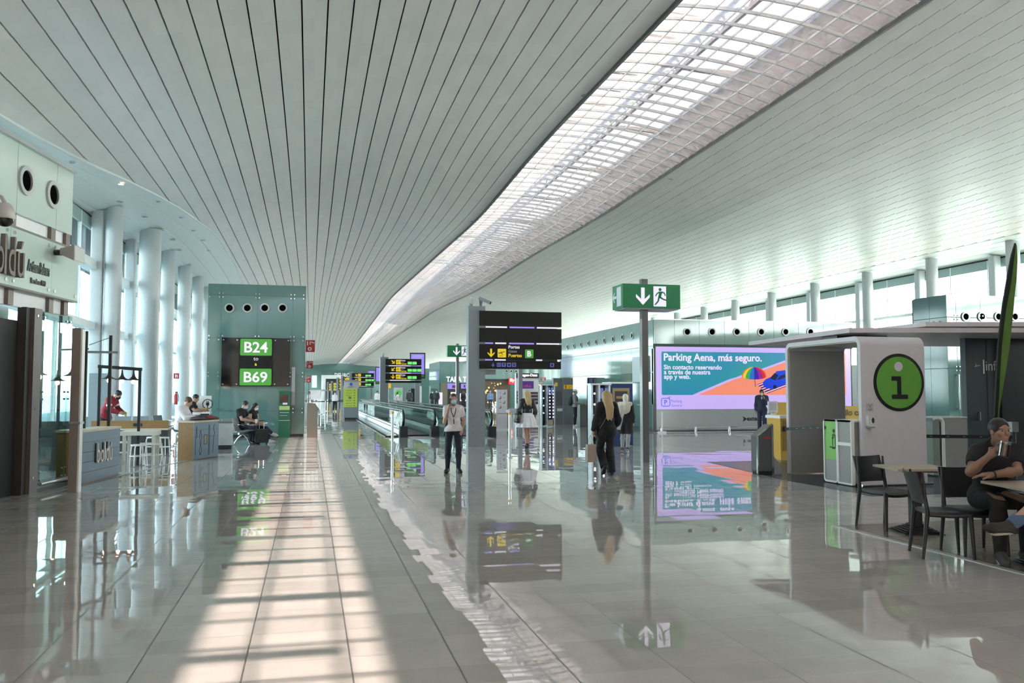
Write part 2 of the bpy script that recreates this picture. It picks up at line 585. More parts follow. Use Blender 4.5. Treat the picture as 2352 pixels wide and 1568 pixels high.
# ---------------------------------------------------------------- ceiling shape
_ys = np.arange(0, 320, 0.5)
def _smooth(pts, w=16):
    y = np.interp(_ys, [p[0] for p in pts], [p[1] for p in pts])
    k = np.hanning(2 * w + 1); k /= k.sum()
    return np.convolve(np.pad(y, w, mode='edge'), k, mode='valid')
_wl_ = _smooth([(0, .05), (17, 0), (30, .12), (41, -.28), (56, .12), (88, .9), (120, .4), (150, 0), (270, -.3)])
_wr_ = _smooth([(0, .1), (15, 0), (21, -.22), (30, -.34), (38, -.5), (50, -.32), (67, -.45), (92, .2), (150, 0), (270, -.3)])
_ex_ = _smooth([(0, -7.6), (14, -7.3), (21.3, -6.9), (26, -6.5), (31.5, -5.68), (36, -5.0), (42.3, -4.33), (52, -4.3), (61, -4.5), (300, -4.6)], 6)
_ez_ = _smooth([(0, 7.5), (14, 7.6), (21.3, 7.85), (26, 8.2), (31.5, 8.66), (36, 8.86), (42.3, 8.97), (52, 8.97), (61, 8.9), (300, 8.9)], 6)
_bx = [-9, -6.9, -6.35, -5.8, -5.25, -4.7, -3.6, -2.5, -1.4, -.3, 1.5, 4, 6, 8, 13, 16, 19, 22, 25, 27.5, 29.2, 30]
_bz = [7.2, 7.86, 8.25, 8.6, 8.8, 8.93, 9.13, 9.37, 9.64, 9.85, 10.1, 10.36, 10.47, 10.5, 10.2, 10.02, 9.8, 9.52, 9.15, 8.8, 8.4, 8.2]
XL, XR, XE = 8.0, 13.0, 29.3
ZS_R = 8.4
def edge_left(y):
    return float(np.interp(y, _ys, _ex_)), float(np.interp(y, _ys, _ez_))
def ceil_z(x, y):
    t = min(1.0, max(0.0, (x - XL) / (XR - XL)))
    w = float(np.interp(y, _ys, _wl_)) * (1 - t) + float(np.interp(y, _ys, _wr_)) * t
    ex, ez = edge_left(y)
    g = 1.0
    if x < 1.0:
        g = min(1.0, max(0.0, (x - ex) / (1.0 - ex)))
    if x > 18:
        g = max(0.0, (XE - x) / (XE - 18))
    z = float(np.interp(x, _bx, _bz)) + w * g
    if x < ex + 1.5:
        k = min(1.0, max(0.0, (x - ex) / 1.5))
        z = z * k + (ez + (float(np.interp(max(x, ex), _bx, _bz)) - float(np.interp(ex, _bx, _bz)))) * (1 - k)
    return z

def ceiling_material():
    m = bpy.data.materials.new('satin white metal ceiling')
    m.use_nodes = True
    g = NT(m)
    b = m.node_tree.nodes['Principled BSDF']
    tc = g.n('ShaderNodeTexCoord')
    sp = g.n('ShaderNodeSeparateXYZ')
    g.l(tc.outputs['Object'], sp.inputs[0])
    iu = g.math('FLOOR', g.math('DIVIDE', sp.outputs['X'], 0.552))
    iv = g.math('FLOOR', g.math('DIVIDE', sp.outputs['Y'], 0.8))
    c = g.n('ShaderNodeCombineXYZ'); g.l(iu, c.inputs[0]); g.l(iv, c.inputs[1])
    wn = g.n('ShaderNodeTexWhiteNoise', noise_dimensions='3D'); g.l(c.outputs[0], wn.inputs['Vector'])
    mx = g.n('ShaderNodeMix', data_type='RGBA')
    g.l(wn.outputs['Value'], mx.inputs['Factor'])
    mx.inputs['A'].default_value = (0.72, 0.68, 0.645, 1)
    mx.inputs['B'].default_value = (0.765, 0.72, 0.682, 1)
    g.l(mx.outputs['Result'], b.inputs['Base Color'])
    b.inputs['Roughness'].default_value = 0.38
    b.inputs['Specular IOR Level'].default_value = 0.55
    nz = g.n('ShaderNodeTexNoise'); nz.inputs['Scale'].default_value = 1.6; nz.inputs['Detail'].default_value = 2
    g.l(tc.outputs['Object'], nz.inputs['Vector'])
    bp = g.n('ShaderNodeBump'); bp.inputs['Strength'].default_value = 0.25; bp.inputs['Distance'].default_value = 0.05
    g.l(nz.outputs['Fac'], bp.inputs['Height']); g.l(bp.outputs[0], b.inputs['Normal'])
    return m
CEILM = ceiling_material()
PL = 0.552
MOD = 0.8

def y_rows():
    """(y, drop) rows: a small step at every panel end, coarser far down the hall"""
    rows = []
    y = -12.0
    while y < 118:
        rows += [(y + 0.004, 0.0), (y + MOD - 0.012, 0.034), (y + MOD - 0.006, -0.014)]
        y += MOD
    while y < YEND:
        rows += [(y, 0.0)]
        y += 2.4
    rows.append((YEND, 0.0))
    return rows

ROWS = y_rows()
def ceiling(name, x0, x1, step_amp, gap, label):
    mb = MB()
    n = int(round((x1 - x0) / PL))
    for i in range(n):
        a, b = x0 + i * (x1 - x0) / n, x0 + (i + 1) * (x1 - x0) / n
        xs = [a + gap / 2, a + gap / 2, b - gap / 2, b - gap / 2]
        lift = [0.07, 0, 0, 0.07]
        o = len(mb.v)
        kept = []
        for (y, d) in ROWS:
            ex, ez = edge_left(y)
            row = []
            for x, l in zip(xs, lift):
                if x0 < 0:
                    x = max(x, ex - 0.03)
                row.append((x, y, ceil_z(x, y) - d * step_amp + l))
            kept.append(row)
        mb.v += [p for r in kept for p in r]
        for j in range(len(kept) - 1):
            for k in range(3):
                q = (o + j * 4 + k, o + (j + 1) * 4 + k, o + (j + 1) * 4 + k + 1, o + j * 4 + k + 1)
                mb.f.append(q)
                mb.m.append(0)
    return struct(mb.build(name, CEILM), label, 'ceiling')
ceiling('ceiling', XL - 29 * PL, XL, 0.30, 0.036, 'satin white plank ceiling left of the skylight')
ceiling('ceiling', XR, XE, 1.0, 0.022, 'satin white plank ceiling right of the skylight')

# dark deck above the planks and the roof that keeps the daylight out
DECK = mat('dark roof deck', (0.035, 0.038, 0.036), 0.9)
mb = MB()
yy = [-12] + list(range(0, 268, 6)) + [268]
for x0, x1, n in ((-9.4, XL, 14), (XR, 33.5, 12)):
    o = len(mb.v)
    xs = [x0 + (x1 - x0) * i / n for i in range(n + 1)]
    for y in yy:
        for x in xs:
            mb.v.append((x, y, max(ceil_z(x, y), 8.6) + 0.42))
    for j in range(len(yy) - 1):
        for i in range(n):
            a = o + j * (n + 1) + i
            mb.f.append((a, a + 1, a + n + 2, a + n + 1)); mb.m.append(0)
struct(mb.build('roof', DECK), 'dark roof deck above the ceiling planks', 'roof')
# upstands that line the skylight well
mb = MB()
for x, s in ((XL, 1), (XR, -1)):
    o = len(mb.v)
    for y, d in ROWS[::3] + [ROWS[-1]]:
        z = ceil_z(x, y)
        mb.v += [(x, y, z - .02), (x, y, 11.9)]
    k = len(ROWS[::3]) + 1
    for j in range(k - 1):
        mb.f.append((o + 2 * j, o + 2 * j + 1, o + 2 * j + 3, o + 2 * j + 2)); mb.m.append(0)
struct(mb.build('trim_3', mat('pale grey well lining', (0.5, 0.5, 0.49), 0.6)), 'upright lining along both edges of the skylight', 'trim')
mb = MB()
for x in (XL + .035, XR - .035):
    pts = [(x, y, ceil_z(x, y) - .03) for y, d in ROWS[::3]]
    for a, b in zip(pts[:-1], pts[1:]):
        mb.bar(a, b, .075, .11)
struct(mb.build('trim_4', mat('dark bronze edge', (0.10, 0.10, 0.095), 0.4)), 'dark edge profile along both sides of the skylight', 'trim')

# ---------------------------------------------------------------- skylight
SKYG = clear('skylight panes', (0.098, 0.098, 0.103), mirror=0.06, milk=0.03, milk_col=(0.86, 0.85, 0.83))
FROST = None
def sky_z(x, y):
    t = (x - XL) / (XR - XL)
    return ceil_z(XL, y) * (1 - t) + ceil_z(XR, y) * t + 0.22 * (1 - (2 * t - 1) ** 2) + 0.03
win = MB()
xs = [XL + (XR - XL) * i / 9 for i in range(10)]
ysk = [-12 + 0.7 * i for i in range(int((118 + 12) / 0.7))] + [118 + 3 * i for i in range(51)]
o = 0
for y in ysk:
    for x in xs:
        win.v.append((x, y, sky_z(x, y) + 0.05))
for j in range(len(ysk) - 1):
    for i in range(9):
        a = j * 10 + i
        win.f.append((a, a + 1, a + 11, a + 10)); win.m.append(0)
glaz = struct(win.build('window_1', SKYG), 'long glazed skylight running the length of the hall', 'window')
BARM = mat('skylight bar paint', (0.76, 0.755, 0.74), 0.4)
mb = MB()
for y in [v for v in ysk if v < 118]:
    pts = [(x, y, sky_z(x, y)) for x in xs]
    for a, b in zip(pts[:-1], pts[1:]):
        mb.bar(a, b, .055, .075)
mb.build('window_bars', BARM, glaz)
mb = MB()
for x in xs[1:-1]:
    ya = [v for v in ysk][::3]
    pts = [(x, y, sky_z(x, y) - .03) for y in ya]
    for a, b in zip(pts[:-1], pts[1:]):
        mb.bar(a, b, .022, .05)
mb.build('window_rods', mat('bright glazing rods', (0.8, 0.8, 0.78), 0.25, 0.3), glaz)
FROST = clear('frosted upper panels', (0.4, 0.4, 0.4), rough=0.4, mirror=0.02, milk=0.94, milk_col=(0.88, 0.87, 0.865))
mb = MB()
for j in range(92):
    y = -12 + 3.0 * j
    mb.box(10.15, XR - .02, y, y + 2.998, 11.55, 11.57)
struct(mb.build('window_2', FROST), 'frosted panels above the right half of the skylight', 'window')
mb = MB()
for j in range(46):
    y = -12 + 6.0 * j
    mb.bar((XL, y, 11.85), (XR, y, 11.5), .16, .3)
    for k in range(4):
        yy0 = y + 1.5 * k
        mb.bar((10.75, yy0, 11.35), (10.75, yy0 + .75, 11.95), .05)
        mb.bar((10.75, yy0 + .75, 11.95), (10.75, yy0 + 1.5, 11.35), .05)
        mb.bar((XL, yy0, 11.9), (10.1, yy0, 11.8), .10 + .08 * (k % 2), .12)
for z in (11.35, 11.95):
    mb.bar((10.75, -12, z), (10.75, 264, z), .10)
struct(mb.build('beam', mat('white roof steel', (0.72, 0.72, 0.70), 0.5)), 'white steel trusses above the skylight', 'beam')

# ---------------------------------------------------------------- soffits along both window walls
SOFM = mat('white soffit', (0.70, 0.745, 0.725), 0.4, noise=0.02)
def soffit(name, inner, outer, label, sgn):
    mb = MB()
    ys = [-12 + 1.0 * i for i in range(125)] + [115 + 6 * i for i in range(26)]
    N = 5
    for k in range(N):
        o = len(mb.v)
        for y in ys:
            (xi, zi), (xo, zo) = inner(y), outer(y)
            for t, up in ((k / N, .05), (k / N + .006, 0), ((k + 1) / N - .006, 0), ((k + 1) / N, .05)):
                mb.v.append((xi + (xo - xi) * t, y, zi + (zo - zi) * t + up))
        for j in range(len(ys) - 1):
            for q in range(3):
                a = o + j * 4 + q
                mb.f.append((a, a + 4, a + 5, a + 1)); mb.m.append(0)
    # rolled edge
    o = len(mb.v)
    prof = [(0.0, .0), (.02, .015), (.03, .05), (.02, .10), (-.05, .14)]
    for y in ys:
        xi, zi = inner(y)
        for dx, dz in prof:
            mb.v.append((xi + dx * sgn, y, zi + dz))
    for j in range(len(ys) - 1):
        for q in range(4):
            a = o + j * 5 + q
            mb.f.append((a, a + 1, a + 6, a + 5)); mb.m.append(0)
    return struct(mb.build(name, SOFM), label, 'ceiling')
XWL, XWR = -7.75, 31.4
soffit('ceiling', lambda y: (edge_left(y)[0], edge_left(y)[1] - .05), lambda y: (XWL - .2, float(np.interp(y, [0, 21, 33, 300], [7.3, 7.6, 7.9, 7.9]))), 'white curved soffit along the left window wall', 1)
soffit('ceiling', lambda y: (XE, ZS_R - .06), lambda y: (XWR + .2, 7.9), 'white soffit along the right window wall', -1)

# ---------------------------------------------------------------- window walls
FRAMEM = mat('white window frame', (0.74, 0.78, 0.77), 0.4)
WGL = clear('cyan tinted window panes', (0.56, 0.645, 0.665), mirror=0.06)
WGR = clear('pale window panes', (0.90, 0.97, 0.96), mirror=0.06)
def window_wall(name, x, y0, y1, ztop, glass, pitch, transoms, label, inward):
    g = struct(MB().box(x - .012, x + .012, y0, y1, 0.05, ztop).build(name, glass), label, 'window')
    mb = MB()
    y = y0
    while y <= y1:
        mb.box(x - .06, x + .06, y - .035, y + .035, 0, ztop)
        y += pitch
    for z, h, d in transoms:
        mb.box(x - .1, x + d, y0, y1, z - h / 2, z + h / 2) if inward > 0 else mb.box(x - d, x + .1, y0, y1, z - h / 2, z + h / 2)
    mb.box(x - .1, x + .1, y0, y1, 0, .12)
    mb.build('window_frame', FRAMEM, g)
    mb = MB()
    mb.box(x - .05, x + .05, y0, y1, ztop - .42, ztop)
    mb.build('window_head', mat('grey green window head', (0.30, 0.40, 0.38), 0.5), g)
    return g
window_wall('window_3', XWL, 14.0, 262, 7.86, WGL, 2.55, ((6.1, .30, .35), (3.95, .24, .35)), 'tall glazed wall on the left side of the hall', 1)
window_wall('window_4', XWR, -12, 262, 7.86, WGR, 2.45, ((5.75, .16, .2),), 'glazed wall on the right side of the hall', -1)
struct(MB().box(XWR - .3, XWR - .1, -12, 262, 0, 3.2).build('wall_right', mat('white parapet wall', (0.8, 0.82, 0.81), 0.5)), 'white low wall under the right windows', 'wall')

def columns(label, cat, group, name, places, zt, m, flat=False):
    for k, (x, y, w) in enumerate(places):
        mb = MB()
        if flat:
            prof = rrect(w, w, .06, 3, -w / 2, -w / 2)
            mb.prism(prof, (0, 0, zt(x, y)), (1, 0, 0), (0, 1, 0), zt(x, y))
        else:
            mb.lathe([(w / 2, 0), (w / 2, zt(x, y))], n=40)
        o = mb.build(name, m, smooth=True, loc=(x, y, 0))
        lb = label(k) if callable(label) else label
        struct(o, lb, cat)
def zl(x, y):
    (xi, zi), zo = edge_left(y), float(np.interp(y, [0, 21, 33, 300], [7.3, 7.6, 7.9, 7.9]))
    t = (xi - x) / (xi - (XWL - .2))
    return zi + (zo - zi) * t - .02
COLM = mat('white column paint', (0.50, 0.525, 0.535), 0.42)
ordn = ['first', 'second', 'third', 'fourth', 'fifth', 'sixth', 'seventh', 'eighth', 'ninth', 'tenth', 'eleventh', 'twelfth']
columns(lambda k: 'round white column, %s along the left windows' % ordn[k], 'column', None, 'column',
        [(-6.89, 33.0, .58), (-6.52, 37.9, .84), (-6.6, 43.1, .62), (-6.55, 48.2, .66), (-6.43, 52.8, .62), (-6.5, 57.8, .62), (-6.5, 62.8, .62)], zl, COLM)
columns(lambda k: 'slim square white post by the left glazing, %s along the hall' % ordn[k], 'column', None, 'column',
        [(-7.42, 33.0, .40), (-7.42, 38.8, .40), (-7.42, 44.0, .38), (-7.42, 49.0, .38)], zl, COLM, True)
columns(lambda k: 'round white column, %s along the right windows' % ordn[k], 'column', None, 'column',
        [(30.0, 31.6 + 5.08 * k, .56) for k in range(9)], lambda x, y: 8.25, COLM)
columns(lambda k: 'slim square white post by the right glazing, %s along the hall' % ordn[k], 'column', None, 'column',
        [(31.05, 33.8 + 5.08 * k, .40) for k in range(8)], lambda x, y: 7.95, COLM, True)

struct(MB().box(33.5, 38.5, -14, 268, 8.9, 9.1).box(-13.5, -9.4, -14, 268, 8.9, 9.1).build('roof', DECK), 'unseen roof overhang added outside both window walls to block sun', 'roof')  # out-of-view eaves added to keep the sun out of the right windows
# far end and the part of the hall behind the viewer
struct(MB().box(-9, 34, YEND, YEND + .3, 0, 11.9).build('wall_end', GREEN_GLASS), 'green glass wall closing the far end of the hall', 'wall')
struct(MB().box(-9, 34, -14.3, -14, 0, 11.9).build('wall_back', mat('dim back wall', (0.42, 0.42, 0.41), 0.6)), 'pale wall behind the viewer', 'wall')
struct(MB().box(-9.3, -9, -14, 14, 0, 9).box(-9, XWL, 13.9, 14.1, 0, 8).build('wall_left', mat('pale back wall', (0.6, 0.64, 0.62), 0.5)), 'pale wall behind the bakery', 'wall')
struct(MB().box(-9.4, XWL, 14, 268, 7.75, 9.6).build('wall_left_upper', DECK), 'dark upstand above the left windows', 'wall')
struct(MB().box(XWR, 33.4, -14, 268, 7.84, 9.4).build('wall_right_upper', DECK), 'dark upstand above the right windows', 'wall')

struct(MB().box(13.4, 13.6, -14, 11.2, 0, 4.6).box(13.4, 22, 11.0, 11.2, 0, 4.6).build('wall_shade_blocker', mat('dark shade blocker', (0.05, 0.048, 0.046), 0.6)), 'dark unseen wall added beyond the right edge to shade the terrace', 'wall')  # unseen wall added to hold light off the right foreground
# ================================================================ ORGANIC SHAPES (people, clothes, bags)
def rc(a, b, ra, rb, k=None, clip=None):
    """round cone between two points"""
    return ('c', np.array(a, float), np.array(b, float), ra, rb, k, clip)
def el(c, r, rot=None, k=None, clip=None):
    """ellipsoid; rot = 3x3 columns"""
    return ('e', np.array(c, float), np.array(r, float), None if rot is None else np.array(rot, float), k, clip)

def _sd(p, P):
    if p[0] == 'c':
        _, a, b, ra, rb, k, clip = p
        ab = b - a
        L2 = max(ab @ ab, 1e-9)
        t = np.clip(((P - a) @ ab) / L2, 0, 1)
        d = np.linalg.norm(P - a - t[..., None] * ab, axis=-1) - (ra + (rb - ra) * t)
    else:
        _, c, r, R, k, clip = p
        q = P - c
        if R is not None:
            q = q @ R
        n = np.linalg.norm(q / r, axis=-1)
        g = np.linalg.norm(q / (r * r), axis=-1)
        d = n * (n - 1) / np.maximum(g, 1e-6)
    if clip is not None:
        for pt, nr in clip:
            d = np.maximum(d, (P - np.array(pt)) @ (np.array(nr) / np.linalg.norm(nr)))
    return d

def sdf_mesh(name, prims, vox, material, parent, k=0.03, cuts=(), minus=(), smooth=True, shell=0.0):
    lo = np.full(3, 1e9); hi = -lo
    boxes = []
    for p in prims:
        if p[0] == 'c':
            r = max(p[3], p[4])
            a, b = np.minimum(p[1], p[2]) - r, np.maximum(p[1], p[2]) + r
        else:
            r = p[2].max() if p[3] is not None else p[2]
            a, b = p[1] - r, p[1] + r
        boxes.append((a, b))
        lo = np.minimum(lo, a); hi = np.maximum(hi, b)
    lo = lo - 3 * vox; hi = hi + 3 * vox
    n = np.ceil((hi - lo) / vox).astype(int) + 1
    D = np.full(n, 0.25)
    ax = [lo[i] + vox * np.arange(n[i]) for i in range(3)]
    for p, (a, b) in zip(prims, boxes):
        kk = p[5] if p[0] == 'c' else p[4]
        kk = k if kk is None else kk
        m = 2.5 * vox + kk
        i0 = np.maximum(((a - m - lo) / vox).astype(int), 0)
        i1 = np.minimum(((b + m - lo) / vox).astype(int) + 2, n)
        sl = tuple(slice(i0[i], i1[i]) for i in range(3))
        G = np.stack(np.meshgrid(*[ax[i][sl[i]] for i in range(3)], indexing='ij'), -1)
        d = _sd(p, G)
        o = D[sl]
        if kk > 1e-5:
            h = np.maximum(kk - np.abs(o - d), 0) / kk
            D[sl] = np.minimum(o, d) - h * h * kk * 0.25
        else:
            D[sl] = np.minimum(o, d)
    if cuts or minus:
        G = np.stack(np.meshgrid(*ax, indexing='ij'), -1)
        for pt, nr in cuts:
            D = np.maximum(D, (G - np.array(pt)) @ (np.array(nr) / np.linalg.norm(nr)))
        for p in minus:
            D = np.maximum(D, -_sd(p, G))
    # surface nets
    S = D < 0
    c = np.zeros(n - 1, int)
    for dx in (0, 1):
        for dy in (0, 1):
            for dz in (0, 1):
                c += S[dx:n[0] - 1 + dx, dy:n[1] - 1 + dy, dz:n[2] - 1 + dz]
    act = (c > 0) & (c < 8)
    I = np.argwhere(act)
    idx = np.full(act.shape, -1, int)
    idx[act] = np.arange(len(I))
    pos = np.zeros((len(I), 3)); cnt = np.zeros(len(I))
    C8 = [(x, y, z) for x in (0, 1) for y in (0, 1) for z in (0, 1)]
    for a in C8:
        for ax_ in range(3):
            if a[ax_] == 0:
                b = list(a); b[ax_] = 1
                da = D[I[:, 0] + a[0], I[:, 1] + a[1], I[:, 2] + a[2]]
                db = D[I[:, 0] + b[0], I[:, 1] + b[1], I[:, 2] + b[2]]
                m = (da < 0) != (db < 0)
                t = np.where(m, da / np.where(m, da - db, 1), 0)
                q = np.array(a, float)[None] + np.zeros((len(I), 3))
                q[:, ax_] += t
                pos[m] += q[m]; cnt[m] += 1
    V = lo + vox * (I + pos / np.maximum(cnt, 1)[:, None])
    F = []
    for ax_ in range(3):
        s0 = [slice(None)] * 3; s1 = [slice(None)] * 3
        s0[ax_] = slice(0, n[ax_] - 1); s1[ax_] = slice(1, n[ax_])
        A, B = S[tuple(s0)], S[tuple(s1)]
        E = np.argwhere(A != B)
        u, v = (ax_ + 1) % 3, (ax_ + 2) % 3
        ok = (E[:, u] > 0) & (E[:, v] > 0) & (E[:, u] < n[u] - 1) & (E[:, v] < n[v] - 1)
        E = E[ok]
        def cell(du, dv):
            e = E.copy(); e[:, u] += du; e[:, v] += dv
            return idx[e[:, 0], e[:, 1], e[:, 2]]
        q = np.stack([cell(-1, -1), cell(0, -1), cell(0, 0), cell(-1, 0)], 1)
        flip = ~A[E[:, 0], E[:, 1], E[:, 2]]
        q[flip] = q[flip][:, ::-1]
        F.append(q)
    F = np.concatenate(F)
    F = F[(F >= 0).all(1)]
    me = bpy.data.meshes.new(name)
    me.from_pydata(V.tolist(), [], F.tolist())
    mats = material if isinstance(material, (list, tuple)) else [material]
    for m in mats:
        me.materials.append(m)
    me.polygons.foreach_set('use_smooth', [smooth] * len(me.polygons))
    me.update()
    o = bpy.data.objects.new(name, me)
    COL.objects.link(o)
    if parent is not None:
        o.parent = parent
    return o

def strands(name, col, rough=.5):
    m = mat(name, col, rough, noise=.38, scale=1.0, bump=.6)
    nt = m.node_tree
    nz = [n for n in nt.nodes if n.type == 'TEX_NOISE'][0]
    tc = [n for n in nt.nodes if n.type == 'TEX_COORD'][0]
    mp = nt.nodes.new('ShaderNodeMapping')
    mp.inputs['Scale'].default_value = (110, 110, 7)
    nt.links.new(tc.outputs['Object'], mp.inputs['Vector'])
    nt.links.new(mp.outputs[0], nz.inputs['Vector'])
    return m
def cloth(name, col, rough=.85, noise=.12):
    m = mat(name, col, rough, noise=noise, scale=7.0, bump=.9)
    nz = [n for n in m.node_tree.nodes if n.type == 'TEX_NOISE'][0]
    nz.inputs['Distortion'].default_value = 1.6
    bp = [n for n in m.node_tree.nodes if n.type == 'BUMP'][0]
    bp.inputs['Distance'].default_value = .02
    return m
SKIN = mat('light skin', (0.48, 0.29, 0.205), 0.5, noise=0.08)
SKIN2 = mat('tanned skin', (0.36, 0.20, 0.135), 0.5, noise=0.08)
MASKM = mat('light blue paper mask', (0.42, 0.60, 0.72), 0.8)
MASKW = mat('white paper mask', (0.72, 0.75, 0.78), 0.8)
HAIR_BLOND = strands('blond hair', (0.46, 0.33, 0.17), 0.5)
HAIR_BROWN = strands('brown hair', (0.085, 0.04, 0.022), 0.5)
HAIR_BLACK = strands('black hair', (0.012, 0.010, 0.010), 0.45)
HAIR_GREY = strands('grey hair', (0.34, 0.33, 0.31), 0.55)
C_BLACK = cloth('black cloth', (0.010, 0.010, 0.012), 0.85)
C_DARKNAVY = cloth('dark navy cloth', (0.014, 0.018, 0.034), 0.8)
C_NAVY = cloth('navy suit cloth', (0.028, 0.038, 0.075), 0.8)
C_WHITE = cloth('white cotton', (0.70, 0.67, 0.70), 0.85)
C_CREAM = cloth('cream knit', (0.58, 0.54, 0.47), 0.9)
C_RED = cloth('red jersey', (0.24, 0.018, 0.03), 0.8)
C_BLUE = cloth('light blue cotton', (0.22, 0.33, 0.56), 0.85)
C_DENIM = cloth('blue denim', (0.075, 0.12, 0.20), 0.85)
C_DENIM2 = cloth('dark denim', (0.03, 0.042, 0.065), 0.85)
C_GREY = cloth('grey cloth', (0.30, 0.29, 0.28), 0.85)
C_CHAR = cloth('charcoal cloth', (0.055, 0.055, 0.06), 0.85)
SHOE_BLACK = mat('black shoe leather', (0.012, 0.012, 0.013), 0.45)
SHOE_WHITE = mat('white trainer', (0.62, 0.62, 0.60), 0.6)
SHOE_BROWN = mat('dark brown suede', (0.035, 0.028, 0.022), 0.8)
EYEW = mat('eye white', (0.7, 0.68, 0.65), 0.2)
EYED = mat('dark iris', (0.02, 0.014, 0.01), 0.15)

def V3(*a):
    return np.array(a, float)
def _n(v):
    v = np.array(v, float)
    return v / max(np.linalg.norm(v), 1e-9)
def frame_from(fwd, up=(0, 0, 1)):
    """columns: right-hand side x, front y, top z of a head or hand that faces fwd"""
    f = _n(fwd)
    x = _n(np.cross(f, up))
    z = np.cross(x, f)
    return np.stack([x, f, z], 1)

